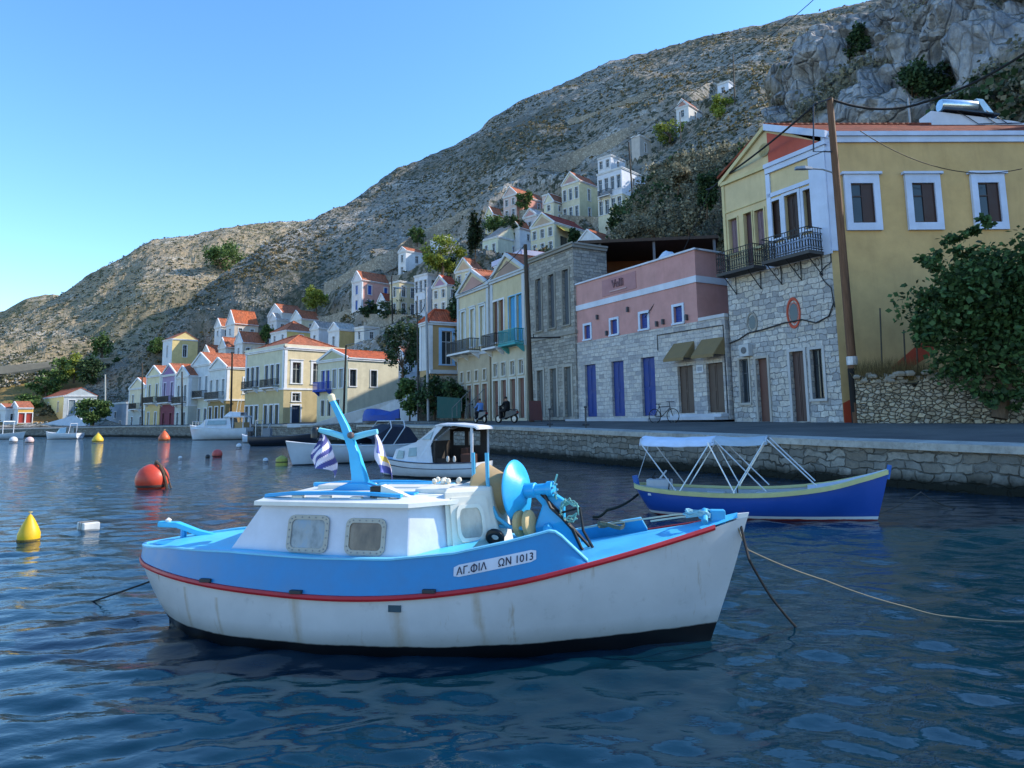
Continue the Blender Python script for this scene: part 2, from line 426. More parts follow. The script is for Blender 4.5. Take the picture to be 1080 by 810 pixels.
def hill_disp(p, t, px):
    a = min(1, max(.0, (t - .12) / .25)); a2 = .25 + .75 * a
    z = fbm(p, .05, 5, 3.1) * 1.4 * a + fbm(p, .25, 4, 9.0) * .45 * a2 + max(0, ridge(p, .07, 5) - 1.1) * .6 * a
    z += (fbm(p, .017, 3, 6.0) * 6.0 - abs(fbm(Vector((p.x + p.y * .5, p.y * .3, p.z * .3)), .03, 3, 2.0)) * 4.0) * max(0, math.sin(math.pi * min(1, max(0, (t - .15) / .70))))
    return Vector((-.25 * z, -.45 * z, .85 * z))
SKB = [(-300, 372), (-100, 362), (0, 341), (30, 327), (60, 313), (100, 288), (150, 258), (180, 249), (230, 240), (280, 234), (330, 227), (400, 212), (500, 200)]
RYB = [(-300, 300), (0, 300), (150, 330), (330, 370), (500, 380)]
cols = []
for px in sorted(set([q[0] for q in SKB + RYB] + [90])):
    cols.append((px, [(ip(px, [(-300, 150), (0, 136), (150, 150), (500, 200)]), horizon(px) - 1), (ip(px, [(-300, 175), (0, 158), (500, 220)]), ip(px, [(-300, 425), (0, 418), (40, 412), (100, 400), (500, 380)])), (ip(px, [(-300, 190), (0, 168), (500, 230)]), ip(px, [(-300, 400), (0, 386), (60, 378), (130, 372), (500, 350)])), (ip(px, RYB), ip(px, SKB))]))
FAR = Slope(cols)
def far_disp(p, t, px):
    a = min(1, max(.0, (t - .3) / .3))
    z = fbm(p, .03, 5, 7.1) * 2.0 * a + fbm(p, .2, 4, 2.0) * .7 * (a + .2)
    z += (fbm(p, .013, 3, 6.0) * 7.0 - abs(fbm(p, .022, 3, 2.0)) * 5.0) * max(0, math.sin(math.pi * min(1, max(0, (t - .42) / .45))))
    return Vector((-.2 * z, -.4 * z, .85 * z))
hillB = FAR.mesh('hillside', M_farhill, [x for x in np.arange(-300, 500, 2.6)], 170, far_disp, 3); tag(hillB, kind='structure')
FAR2 = Slope([(px, [(380, 400), (420, 370), (470, sk)]) for px, sk in [(-300, 380), (-60, 345), (0, 327), (20, 315), (38, 309), (62, 308), (85, 318), (130, 330)]])
hillC = FAR2.mesh('hillside', M_farhill, [x for x in np.arange(-300, 130, 4)], 60, far_disp, 2); tag(hillC, kind='structure')

# near slope and cliff, along a foot line behind the nearest houses
FL0, FLD = Vector((24.5, 28, 0)), Vector((-.504, .864, 0))
def footY(px):
    k = (px - 540) / 720.0
    t = (24.5 - k * 28) / (k * .864 + .504)
    return 28 + .864 * t
CS = [(560, 275), (600, 272), (640, 264), (652, 240), (668, 208), (690, 176), (720, 160), (760, 150), (790, 142), (806, 138), (812, 120), (818, 92), (826, 66), (838, 44), (855, 26), (880, 12), (910, -8), (960, -35), (1080, -70), (1200, -60), (1320, -40)]
cols = []
for px in sorted(set([c[0] for c in CS] + [580, 620])):
    fy = min(footY(px), 64); sk = ip(px, CS); h = horizon(px) + 1
    if px < 808:
        cols.append((px, [(fy, h), (fy * 1.15, lerp(h, sk, .45)), (fy * 1.28, lerp(h, sk, .74)), (fy * 1.5, sk)]))
    else:
        cols.append((px, [(fy, h), (fy * 1.06, lerp(h, sk, .35)), (fy * 1.15, lerp(h, sk, .68)), (fy * 1.34, sk)]))
# unseen cliff right of the view, shaped to shade the quay, not the fishing boat
W = []
NEAR = Slope(cols)
for k, (x, y, top) in enumerate([(30.8, 17.6, 36), (31.8, 15.6, 30), (32.6, 14.2, 14), (34, 12.5, 3)]):
    o = Vector((.864, .504, 0))
    NEAR.px.append(1500 + 150 * k); b = Vector((x, y, 1.2))
    NEAR.W.append([b, b + o * 2 + Vector((0, 0, top * .4)), b + o * 6 + Vector((0, 0, top * .75)), b + o * 14 + Vector((0, 0, top)), b + o * 40 + Vector((0, 0, top * .9)), b + o * 90 + Vector((0, 0, top * .5))])
def cliffmat():
    k = NT('cliff_rock')
    n1 = k.noise(.11, 6, .65); n2 = k.noise(.6, 6, .7, k.mapping((1.5, 1.5, .55))); n3 = k.noise(2.6, 5, .75)
    cr = k.voro(.8, 'DISTANCE_TO_EDGE', k.mapping((1.3, 1.3, .6)))
    base = k.ramp(n2, [(.3, srgb('#7f8388')), (.5, srgb('#a3a6aa')), (.7, srgb('#c4c6c8'))])
    base = k.mix(k.ramp(n3, [(.35, .45), (.6, 0)]), base, srgb('#6a6c70'))
    base = k.mix(k.ramp(n1, [(.56, 0), (.68, .8)]), base, srgb('#755747'))
    base = k.mix(k.math('MULTIPLY', k.ramp(cr, [(0.0, 1), (.06, 0)]), .45), base, srgb('#3c3936'))
    g = k.new('ShaderNodeNewGeometry')
    nz = k.sep(g.outputs['Normal'])[2]
    base = k.mix(k.math('MULTIPLY', k.ramp(nz, [(.55, 0), (.8, 1)]), .75), base, srgb('#5a5138'))
    at_ = k.new('ShaderNodeAttribute'); at_.attribute_name = 'soil'
    soil = k.ramp(n2, [(.35, srgb('#57523f')), (.55, srgb('#6f6853')), (.7, srgb('#877c68'))])
    base = k.mix(at_.outputs['Fac'], base, soil)
    h = k.math('ADD', k.math('MULTIPLY', n2, 1.4), k.math('ADD', k.math('MULTIPLY', n3, .5), k.math('MULTIPLY', k.ramp(cr, [(0, 0), (.12, 1)]), .5)))
    return k.fin(base, .93, k.bump(h, .85, .45), .15)
def near_disp(p, t, px):
    a = min(1, max(0, (t - .05) / .12))
    if px > 1420: a *= .5
    rk = min(1, max(0, (px - 800) / 20))
    z = fbm(p, .12, 5, 4.0) * 1.5 * a + fbm(p, .5, 4, 8.0) * .5 * a
    wq = Vector((fbm(p, .3, 3, 5.0), fbm(p, .3, 3, 15.0), fbm(p, .3, 3, 25.0)))
    d1 = mnoise.voronoi(Vector((p.x * .13, p.y * .13, p.z * .085)) + wq * .35)[0]; d2_ = mnoise.voronoi(Vector((p.x * .62, p.y * .62, p.z * .42)) + wq * .5)[0]
    r = ((ridge(Vector((p.x * 1.2, p.y * 1.2, p.z * .6)), .12, 2.0) - 1.0) * .9 + min(.42, d1[1] - d1[0]) * 6.5 + min(.4, d2_[1] - d2_[0]) * .8 - 1.2) * a
    return Vector((-.55 * z, -.4 * z, .6 * z)) + Vector((-.75 * r, -.5 * r, .12 * r)) * rk
pn = list(np.arange(560, 806, 2.2)) + list(np.arange(806, 1320, 1.9)) + list(np.arange(1320, 1950, 8))
hillD = NEAR.mesh('cliff', cliffmat(), pn, 190, near_disp, 2); tag(hillD, kind='structure')
at_ = hillD.data.attributes.new('soil', 'FLOAT', 'POINT')
vals = []
for i, px in enumerate(pn):
    for j in range(190):
        p = NEAR.G[i, j]; n = fbm(Vector(p), .16, 4, 20)
        s_ = 1.0 if px < 796 else max(0, 1 - (px - 796) / 22)
        vals.append(max(0, min(1, s_ + max(0, min(1, (n - .12) * 5)) * .75 if px > 800 else s_ - .3 * max(0, n))))
at_.data.foreach_set('value', vals)

# terrace field with dry grass far left
# ================================================================== water
def make_water():
    na, nr = 820, 1100
    ang = np.radians(np.linspace(-60, 60, na)); rr = np.concatenate([[0.4], np.geomspace(1.6, 620, nr - 1)])
    A, Rr = np.meshgrid(ang, rr, indexing='ij')
    X = np.sin(A) * Rr; Y = np.cos(A) * Rr - .3
    Z = np.zeros_like(X); rng = np.random.RandomState(5)
    S2 = 0.0
    for k in range(120):
        lam = .10 * (1.0 / .10) ** (rng.rand() ** 1.05); th = np.radians(rng.normal(84, 27)); kk = 2 * math.pi / lam
        dx, dy = math.cos(th), math.sin(th); amp = lam * .0047
        fade = np.clip(1.7 - Rr * .035 / lam, 0, 1)
        env = .55 + .55 * np.sin(X * .35 * rng.rand() + Y * .45 * rng.rand() + rng.rand() * 6)
        ph = kk * (X * dx + Y * dy) + rng.rand() * 6.28 + 1.2 * np.sin(X * .7 * rng.rand() + Y * .6 * rng.rand() + rng.rand() * 6)
        Z += amp * fade * env * np.sin(ph)
    V = np.stack([X, Y, Z], -1).reshape(-1, 3)
    i, j = np.meshgrid(np.arange(na - 1), np.arange(nr - 1), indexing='ij'); q = (i * nr + j).ravel()
    fs = np.stack([q, q + 1, q + nr + 1, q + nr], -1)
    me = bpy.data.meshes.new('water'); me.vertices.add(len(V)); me.vertices.foreach_set('co', V.ravel())
    me.loops.add(fs.size); me.loops.foreach_set('vertex_index', fs.ravel())
    me.polygons.add(len(fs)); me.polygons.foreach_set('loop_start', np.arange(0, fs.size, 4)); me.polygons.foreach_set('loop_total', np.full(len(fs), 4))
    me.update(calc_edges=True); me.polygons.foreach_set('use_smooth', np.ones(len(fs), bool))
    k = NT('sea_water')
    v1 = k.mapping((1, 1.9, 1)); v2 = k.mapping((1, 1.5, 1), rot=(0, 0, .5))
    n1 = k.noise(1.6, 3, .55, v1); n2 = k.noise(5.5, 3, .6, v2); n0 = k.noise(.12, 2, .5)
    n3 = k.noise(13.0, 3, .6, v1)
    h = k.math('ADD', k.math('ADD', k.math('MULTIPLY', n1, 1.0), k.math('MULTIPLY', n2, .36)), k.math('MULTIPLY', n3, .12))
    patch = k.ramp(n0, [(.35, .55), (.65, 1.15)])
    x, y, z = k.sep()
    far = k.math('ADD', k.math('MULTIPLY', y, .02), .055)
    h = k.math('MULTIPLY', h, k.math('MULTIPLY', patch, k.math('MINIMUM', far, 1.5)))
    b = k.bump(h, 1.0, .10)
    col = k.ramp(k.noise(.05, 3, .5), [(.35, srgb('#052433')), (.7, srgb('#073145'))])
    k.fin(col, .015, b, .5); k.b.inputs['IOR'].default_value = 1.40
    me.materials.append(k.m)
    o = bpy.data.objects.new('water', me); COL.objects.link(o); tag(o, kind='structure')
make_water()
# ================================================================== quay
QE = [(24, -8.3), (16.3, 5.0), (10.7, 14.67), (8.61, 18.19), (3.59, 26.81), (-.09, 34.86), (-10.76, 55.3), (-27.8, 77.2), (-60.5, 106.9), (-92, 123), (-150, 145), (-260, 170)]
QZ = [.95, 1.0, 1.07, 1.12, 1.3, 1.42, 1.5, 1.55, 1.6, 1.4, 1.3, 1.2]
def qdir(i):
    a = Vector(QE[max(0, i - 1)]); b = Vector(QE[min(len(QE) - 1, i + 1)]); return (b - a).normalized()
def qn(i): d = qdir(i); return Vector((d.y, -d.x))          # inland
M_quay = rubble('quay', 2.1, ['#4b4a45', '#6d6a62', '#87837a', '#5a5750', '#98948a'], '#55524b', .05, .8)
def quaywall_mat():
    k = NT('quay_masonry')
    v = k.mapping((4.4, 4.4, 6.6))
    dn = k.new('ShaderNodeTexNoise'); dn.inputs['Scale'].default_value = 1.3; k.link(v, dn.inputs['Vector'])
    vv = k.new('ShaderNodeVectorMath', operation='MULTIPLY_ADD'); k.link(dn.outputs[1], vv.inputs[0]); vv.inputs[1].default_value = (.6, .6, .4); k.link(v, vv.inputs[2])
    e = k.voro(1, 'DISTANCE_TO_EDGE', vv.outputs[0]); r = k.sep(k.voro(1, 'F1', vv.outputs[0], 'Color'))[0]
    base = k.ramp(r, [(0, srgb('#6f6d68')), (.4, srgb('#8e8b84')), (.75, srgb('#aaa69d')), (1, srgb('#7d7468'))])
    base = k.mix(k.ramp(k.noise(8, 5, .7), [(.3, .5), (.6, 0)]), base, srgb('#5b5852'))
    base = k.mix(k.ramp(e, [(.02, .8), (.07, 0)]), base, srgb('#55524c'))
    z = k.sep()[2]
    wet = k.ramp(k.math('ADD', z, k.math('MULTIPLY', k.noise(1.2, 4, .7), .5)), [(.42, 1), (.62, 0)])
    base = k.mix(wet, base, srgb('#23241e'))
    h = k.math('ADD', k.ramp(e, [(0, 0), (.14, 1)]), k.math('MULTIPLY', k.noise(9, 4, .7), .4))
    return k.fin(base, .85, k.bump(h, .9, .1), .25)
mb = MB(); cp = MB(); rd = MB(); gr = MB()
top = []; wl = []; capi = []; inn = []; inn2 = []
for i, (e, z) in enumerate(zip(QE, QZ)):
    n = qn(i); e = Vector(e)
    if 2 <= i <= 5: zin = [None, None, 1.38, 1.42, 1.52, 1.62][i]
    else: zin = z + .25
    wl.append(Vector((e.x - n.x * .02, e.y - n.y * .02, -1.2))); top.append(Vector((e.x + n.x * .06, e.y + n.y * .06, z - .16)))
    capi.append((e, n, z, zin))
mb.loft([[Vector((a.x, a.y, a.z)), b] for a, b in zip(wl, top)])
for d0, d1, zz0, zz1 in ((-.05, .75, 0, .03),):
    secs = []
    for e, n, z, zin in capi:
        a = e + n * d0; b = e + n * d1
        secs.append([Vector((a.x, a.y, z - .17)), Vector((a.x, a.y, z)), Vector((b.x, b.y, z + .04)), Vector((b.x, b.y, z - .1))])
    cp.loft(secs, 0)
secs = []
for e, n, z, zin in capi:
    a = e + n * .72; b = e + n * 6.2; c = e + n * 34
    secs.append([Vector((a.x, a.y, z + .025)), Vector((b.x, b.y, zin)), Vector((c.x, c.y, zin + .0))])
rd.loft(secs, 0)
k = NT('old_asphalt'); nn = k.noise(.5, 5, .65); n9 = k.noise(30, 3, .7)
c_ = k.mix(k.ramp(nn, [(.35, 0), (.7, 1)]), srgb('#4e4f50'), srgb('#6a6966')); c_ = k.mix(k.ramp(n9, [(.4, .3), (.6, 0)]), c_, srgb('#3b3b3b'))
M_road = k.fin(c_, .9, k.bump(n9, .3, .02), .25)
k = NT('quay_concrete'); nn = k.noise(.8, 5, .65, k.mapping((1, 1, 1))); 
c_ = k.ramp(nn, [(.3, srgb('#8a8a86')), (.5, srgb('#a6a5a0')), (.72, srgb('#bab8b1'))]); c_ = k.mix(k.ramp(k.noise(6, 5, .75), [(.3, .5), (.55, 0)]), c_, srgb('#6a6862'))
M_conc = k.fin(c_, .9, k.bump(k.noise(9, 4, .7), .3, .03), .2)
QWM = courses('quaywall', .40, .21, ['#6f6d68', '#8e8b84', '#a29e95', '#7d7468', '#97948c'], '#4a4741', .024, (-.52, .854), wet=True)
tag(mb.build('quay_wall', QWM), 'rough stone quay wall dropping from the road to the water', 'quay wall')
tag(cp.build('kerb', M_conc), kind='structure'); tag(rd.build('road', M_road), kind='structure')
# ================================================================== buildings
WHITE = '#d9dde2'
class Fr:       # a wall plane: start point, direction along, outward normal (all in the house's own axes)
    def __init__(s, p0, p1):
        s.p = Vector((p0[0], p0[1], 0)); v = Vector((p1[0] - p0[0], p1[1] - p0[1], 0)); s.L = v.length; s.d = v.normalized(); s.n = Vector((s.d.y, -s.d.x, 0))
    def at(s, u, z, o=0): q = s.p + s.d * u + s.n * o; return Vector((q.x, q.y, z))
def fb(mb, fr, u0, u1, z0, z1, o0, o1, mi=0):
    if u1 < u0: u0, u1 = u1, u0
    mb.hexa([fr.at(u0, z0, o1), fr.at(u1, z0, o1), fr.at(u1, z0, o0), fr.at(u0, z0, o0), fr.at(u0, z1, o1), fr.at(u1, z1, o1), fr.at(u1, z1, o0), fr.at(u0, z1, o0)], mi)
def wallband(mb, fr, z0, z1, ops, th=.2, mi=0, u0=0, u1=None):
    u1 = fr.L if u1 is None else u1
    ops = [o for o in ops if o[2] >= z0 - 1e-4 and o[3] <= z1 + 1e-4 and o[0] > u0 and o[1] < u1]
    us = sorted(set([u0, u1] + [q for o in ops for q in o[:2]])); zs = sorted(set([z0, z1] + [q for o in ops for q in o[2:4]]))
    for i in range(len(us) - 1):
        for j in range(len(zs) - 1):
            uc = (us[i] + us[i + 1]) / 2; zc = (zs[j] + zs[j + 1]) / 2
            if any(o[0] < uc < o[1] and o[2] < zc < o[3] for o in ops): continue
            mb.quad(fr.at(us[i], zs[j]), fr.at(us[i + 1], zs[j]), fr.at(us[i + 1], zs[j + 1]), fr.at(us[i], zs[j + 1]), mi)
    for o in ops:
        a, b, c, d = o[:4]
        for (p, q) in (((a, c), (b, c)), ((b, c), (b, d)), ((b, d), (a, d)), ((a, d), (a, c))):
            mb.quad(fr.at(*p, 0), fr.at(*q, 0), fr.at(*q, -th), fr.at(*p, -th), mi)
def opening(root, fr, o, spec, th=.2):
    """a window or door in an opening; spec: dict(kind, frame, fw, pane, shut, bars)"""
    a, b, c, d = o[:4]; kind = spec.get('kind', 'window')
    mb = MB()
    mats = [spec.get('pane') or glass(), paint(spec.get('bar', WHITE), .5, .1)]
    if spec.get('solid'):
        m = paint(spec['solid'], .55, .25, 'painted_wood'); mats[0] = m
        n = spec.get('leaves', 2); wl = (b - a) / n
        for i in range(n):
            x0 = a + wl * i + .01; x1 = a + wl * (i + 1) - .01
            fb(mb, fr, x0, x1, c + .01, d - .01, -th - .02, -th + .04)
            if spec.get('slats'):
                k = max(4, int((d - c) / .14))
                for q in range(k):
                    z = c + .06 + (d - c - .12) * q / k
                    fb(mb, fr, x0 + .05, x1 - .05, z, z + (d - c) / k * .55, -th + .03, -th + .065)
            else:
                for (f0, f1) in ((.06, .44), (.5, .94)):
                    fb(mb, fr, x0 + wl * .16, x1 - wl * .16, lerp(c, d, f0), lerp(c, d, f1), -th + .03, -th + .06)
        w = mb.build(kind, mats[0], root)
    else:
        mb.quad(fr.at(a, c, -th), fr.at(b, c, -th), fr.at(b, d, -th), fr.at(a, d, -th), 0)
        bw = spec.get('bw', .05)
        for (x0, x1, z0, z1) in ((a, a + bw, c, d), (b - bw, b, c, d), (a + bw, b - bw, c, c + bw), (a + bw, b - bw, d - bw, d), ((a + b) / 2 - bw * .4, (a + b) / 2 + bw * .4, c + bw, d - bw)):
            fb(mb, fr, x0, x1, z0, z1, -th + .002, -th + .05, 1)
        if d - c > .9:
            z = lerp(c, d, .68); fb(mb, fr, a + bw, b - bw, z - .02, z + .02, -th + .002, -th + .04, 1)
        w = mb.build(kind, mats, root)
    fw = spec.get('fw', .14)
    if fw > 0:
        f = MB(); fc = spec.get('frame', WHITE); od = .05
        fb(f, fr, a - fw, a, c, d, 0.003, od); fb(f, fr, b, b + fw, c, d, .003, od); fb(f, fr, a - fw, b + fw, d, d + fw, .003, od)
        if spec.get('head'): fb(f, fr, a - fw * 1.3, b + fw * 1.3, d + fw, d + fw + .08, .003, .13)
        if kind == 'window': fb(f, fr, a - fw * 1.15, b + fw * 1.15, c - .1, c, .003, .1)
        f.build('frame', stucco(fc, .2), w)
    if spec.get('shut'):
        for sgn, x in ((-1, a), (1, b)):
            s = MB(); sw = (b - a) / 2
            x0 = x + sgn * fw * .2; x1 = x0 + sgn * sw
            fb(s, fr, x0, x1, c, d, .06, .1)
            k = max(4, int((d - c) / .16))
            for q in range(k): fb(s, fr, x0 + sgn * .05, x1 - sgn * .05, lerp(c, d, (q + .2) / k), lerp(c, d, (q + .75) / k), .095, .125)
            s.build('shutter', paint(spec['shut'], .55, .2, 'painted_wood'), w)
    return w
def balcony(root, fr, u0, u1, z, depth=.8, metal='#23262a', slab=WHITE, hgt=.95, corbels=2, fancy=False):
    mb = MB(); fb(mb, fr, u0, u1, z - .14, z, .01, depth); s = mb.build('balcony', stucco(slab, .45), root)
    for k in range(corbels):
        u = lerp(u0 + .15, u1 - .15, k / max(1, corbels - 1)); c = MB()
        a = [fr.at(u - .07, z - .15, .01), fr.at(u - .07, z - .62, .01), fr.at(u - .07, z - .5, .2), fr.at(u - .07, z - .15, depth * .8)]
        c.prism(a, fr.d * .14); c.build('corbel', stucco(slab, .45), s)
    r = MB(); t = .018 if fancy else .03
    cs = [fr.at(u0 + .03, z, .02), fr.at(u0 + .03, z, depth - .03), fr.at(u1 - .03, z, depth - .03), fr.at(u1 - .03, z, .02)]
    for a, b in zip(cs[:-1], cs[1:]):
        n = max(2, int((b - a).length / .13))
        for zz in (.08, hgt): r.tube([a + Vector((0, 0, zz)), b + Vector((0, 0, zz))], t * 1.3, 4)
        if fancy: r.tube([a + Vector((0, 0, hgt * .78)), b + Vector((0, 0, hgt * .78))], t, 4)
        for q in range(n + 1):
            p = a.lerp(b, q / n); r.tube([p + Vector((0, 0, .0)), p + Vector((0, 0, hgt))], t * .8, 4)
            if fancy and q < n:
                p2 = a.lerp(b, (q + .5) / n)
                e = (b - a).normalized() * .05
                r.tube([p2 + e * math.cos(w_) + Vector((0, 0, .3 + .16 * math.sin(w_) * 1.0)) for w_ in [i * .7 for i in range(10)]], t * .7, 4)
                r.tube([p2 + e * math.cos(w_) + Vector((0, 0, .6 + .1 * math.sin(w_))) for w_ in [i * .7 for i in range(10)]], t * .7, 4)
    r.build('railing', flat(metal, .5, .4, 0, 'wrought_iron'), s)
    return s
def gable_roof(root, w, D, E, z, hr, axis='y', oh=.18, mat='#a8654a', th=.11, ends=True):
    """two tiled slopes; axis y: ridge runs back from the facade; x: along it. E maps (x, y) of the plan to the house axes"""
    mb = MB(); m = tiles('y' if axis == 'y' else 'x', mat)
    if axis == 'y':
        ed = [(-w - oh, 0), (0 + oh, 0)]; rd_ = -w / 2; sl = hr / (w / 2)
        for x0 in (-w - oh, oh):
            zz = z - oh * sl
            a = [(x0, -oh * .5, zz), (x0, D + oh * .5, zz), (rd_, D + oh * .5, z + hr), (rd_, -oh * .5, z + hr)]
            mb.prism([E(*p) for p in a], (0, 0, th))
        mb.tube([E(rd_, -oh * .5, z + hr + th * .9), E(rd_, D + oh * .5, z + hr + th * .9)], .1, 8)
    else:
        sl = hr / (D / 2)
        for y0 in (-oh, D + oh):
            zz = z - oh * sl
            a = [(-w - oh * .5, y0, zz), (oh * .5, y0, zz), (oh * .5, D / 2, z + hr), (-w - oh * .5, D / 2, z + hr)]
            mb.prism([E(*p) for p in a], (0, 0, th))
        mb.tube([E(-w - oh * .5, D / 2, z + hr + th * .9), E(oh * .5, D / 2, z + hr + th * .9)], .1, 8)
    return mb.build('roof', m, root)
def hip_roof(root, w, D, E, z, hr, oh=.2, mat='#a8654a'):
    mb = MB(); r = min(w, D) / 2
    a, b, c, d = (-w - oh, -oh), (oh, -oh), (oh, D + oh), (-w - oh, D + oh)
    if w >= D: p, q = (-w + r, D / 2), (-r, D / 2)
    else: p, q = (-w / 2, r), (-w / 2, D - r)
    A, B, C, Dd = [Vector(E(*v, z)) for v in (a, b, c, d)]; P_, Q = Vector(E(*p, z + hr)), Vector(E(*q, z + hr))
    if w >= D: fs = [(A, B, Q, P_), (C, Dd, P_, Q), (B, C, Q), (Dd, A, P_)]
    else: fs = [(B, C, Q, P_), (Dd, A, P_, Q), (A, B, P_), (C, Dd, Q)]
    for f in fs: mb.poly(f)
    up = Vector((0, 0, .05))
    for u, v in ((A, P_), (Dd, P_ if w >= D else Q), (B, Q if w >= D else P_), (C, Q), (P_, Q)):
        if (u - v).length > .2: mb.tube([u + up, v + up], .09, 6)
    mb.hexa([A + Vector((0, 0, -.1)), B + Vector((0, 0, -.1)), C + Vector((0, 0, -.1)), Dd + Vector((0, 0, -.1)), A - up * .1, B - up * .1, C - up * .1, Dd - up * .1])
    return mb.build('roof', tiles('y', mat), root)

def house(name, label, pL, pC, pyB, pyE, Y=None, slope=None, th=46, D=None, pR=None, roof='gable', hr=None, low=None, up='#d8c79a', fac=None, side=None,
          rows=(), srows=(), trim=WHITE, split=None, found=0.0, pil=True, rmat='#a8654a', group=None, balc=(), pyS=None, zbase=None, chimney=None, cat='house', ey=None, ped=None, extra=None, corn=True, side_up=False, sidecol=None, roofz=0.0):
    """facade from pixel column pL to the near corner pC; side wall from there back to pR"""
    if slope is not None:
        c = slope.find(pC, pyB)
    else:
        c = at(pC, pyB, Y)
    if zbase is not None: c = Vector((c.x, c.y, zbase))
    th_ = R(th); dl = Vector((-math.sin(th_), math.cos(th_), 0)); dd = Vector((math.cos(th_), math.sin(th_), 0))
    k = (pL - 540) / 720.0
    # horizontal ratio measured at the base so that the lean of the view is respected
    q = at(pL, pyS or pyB, c.y); kL = q.x / q.y
    w = (c.x - kL * c.y) / (kL * dl.y - dl.x)
    if pR is not None:
        q = at(pR, pyS or pyB, c.y); kR = q.x / q.y
        D = (kR * c.y - c.x) / (dd.x - kR * dd.y)
    D = D or 7.0
    ce = onplane(pC, pyE, c, Vector((0, 1, 0))); h = ce.z - c.z
    w = max(2.0, min(22, w)); D = max(2.5, min(18, D))
    ld = -dl
    root = thing(name, label, cat, c, math.atan2(ld.y, ld.x), group)
    if slope is not None: TERR.append(((Matrix.Translation(c) @ Matrix.Rotation(math.atan2(ld.y, ld.x), 4, 'Z')).inverted(), w, D))
    if ey is None: E = lambda x, y, z=0: (x, y, z)
    else: E = lambda x, y, z=0: (x + y * ey[0], y * ey[1], z)
    def e2(x, y): p = E(x, y); return (p[0], p[1])
    FA = Fr(e2(-w, 0), e2(0, 0)); SD = Fr(e2(0, 0), e2(0, D)); BK = Fr(e2(0, D), e2(-w, D)); LF = Fr(e2(-w, D), e2(-w, 0))
    hr = hr if hr is not None else w * .2
    split = split if split is not None else None
    zs = h * split if split else 0
    fops = []; sops = []
    for lst, fr, out in ((rows, FA, fops), (srows, SD, sops)):
        for r in lst:
            z0, z1 = r['z'][0] * h, r['z'][1] * h
            us = r['u'] if 'u' in r else [(i + .5) / r['n'] * (r.get('b', 1) - r.get('a', 0)) + r.get('a', 0) for i in range(r['n'])]
            for uf in us:
                ww = r.get('w', .9); u = uf * fr.L
                if u - ww / 2 < .12 or u + ww / 2 > fr.L - .12: continue
                out.append((u - ww / 2, u + ww / 2, z0, z1, r))
    lowm = low if low is not None else up
    gm = lowm if not isinstance(lowm, str) else stucco(lowm)
    um = up if not isinstance(up, str) else stucco(up)
    fm = (fac if not isinstance(fac, str) else stucco(fac)) if fac else um
    wl = MB(); wu = MB()
    bands = [(0.0, zs, wl, 0), (zs, h, wu, 0)] if split else [(0.0, h, wu, 0)]
    for z0, z1, m, mi in bands:
        wallband(m, FA, z0, z1, fops, mi=(1 if m is wu else 0)); wallband(wu if side_up else m, SD, z0, z1, sops, mi=2 if (m is wu or side_up) else 0); wallband(m, BK, z0, z1, []); wallband(m, LF, z0, z1, [])
    if found:
        tgt = wl if split else wu
        for fr in (FA, SD, BK, LF): tgt.quad(fr.at(0, -found), fr.at(fr.L, -found), fr.at(fr.L, 0), fr.at(0, 0), 0)
    if roof in ('gable',):
        for y, mi in ((0, 1), (D, 0)):
            a, b, t = E(-w, y, h), E(0, y, h), E(-w / 2, y, h + hr)
            wu.poly([a, b, t] if y == 0 else [b, a, t], mi)
    if roof == 'side':
        for x in (0, -w):
            a, b, t = E(x, 0, h), E(x, D, h), E(x, D / 2, h + hr)
            wu.poly([a, b, t] if x == 0 else [b, a, t], 2 if x == 0 else 0)
    if roof in ('flat', 'parapet'):
        pt = .45 if roof == 'parapet' else .02
        wu.poly([E(-w, 0, h - pt), E(0, 0, h - pt), E(0, D, h - pt), E(-w, D, h - pt)], 0)
    if split: wl.build('ground_floor', gm, root)
    sm = stucco(sidecol) if sidecol else um
    W = wu.build('upper_floor' if split else 'wall', [um, fm, sm], root)
    for o in fops: opening(root, FA, o, o[4])
    for o in sops: opening(root, SD, o, o[4])
    if roof in ('gable', 'side'): gable_roof(root, w, D, E, h + roofz, hr - roofz, 'y' if roof == 'gable' else 'x', mat=rmat)
    elif roof == 'hip': hip_roof(root, w, D, E, h, hr, mat=rmat)
    tm = stucco(trim, .25); tr = MB()
    if roof != 'none' and corn:
        for fr in (FA, SD):
            s0 = -.02 if fr is FA else .004
            fb(tr, fr, s0, fr.L + (.14 if fr is FA else -.02), h - .28, h - .02, .003, .14); fb(tr, fr, s0, fr.L + (.22 if fr is FA else -.02), h - .10, h + .02, .142, .22)
    if split:
        for fr in ((FA,) if side_up else (FA, SD)): fb(tr, fr, 0 if fr is FA else .006, fr.L + (.07 if fr is FA else -.02), zs - .1, zs + .12, .004, .075)
    if pil:
        for fr, us in ((FA, (0, FA.L - .38)), (SD, (.02, SD.L - .38))):
            for u in us: fb(tr, fr, u, u + .36, (zs if split else 0) + .02, h - .29, .003, .055)
    if roof == 'gable' and corn:
        for sx in (0, 1):
            a = Vector(E(-w - .12, 0, h)) if sx == 0 else Vector(E(.12, 0, h)); b = Vector(E(-w / 2, 0, h + hr + .05))
            n = FA.n; dz = Vector((0, 0, -.24))
            tr.prism([a + n * .16 + Vector((0, 0, .12)), b + n * .16 + Vector((0, 0, .12)), b + n * .16 + dz + Vector((0, 0, .1)), a + n * .16 + dz + Vector((0, 0, .1))], -n * .2)
    if tr.v: tr.build('cornice', tm, root)
    if ped and roof == 'gable':
        pm = MB(); s_ = .72; zc = h + .1
        pm.prism([FA.at(w * (.5 - .5 * s_), zc, .004), FA.at(w * (.5 + .5 * s_), zc, .004), FA.at(w / 2, h + hr * s_, .004)], FA.n * .02)
        pm.build('pediment', stucco(ped, .2), root)
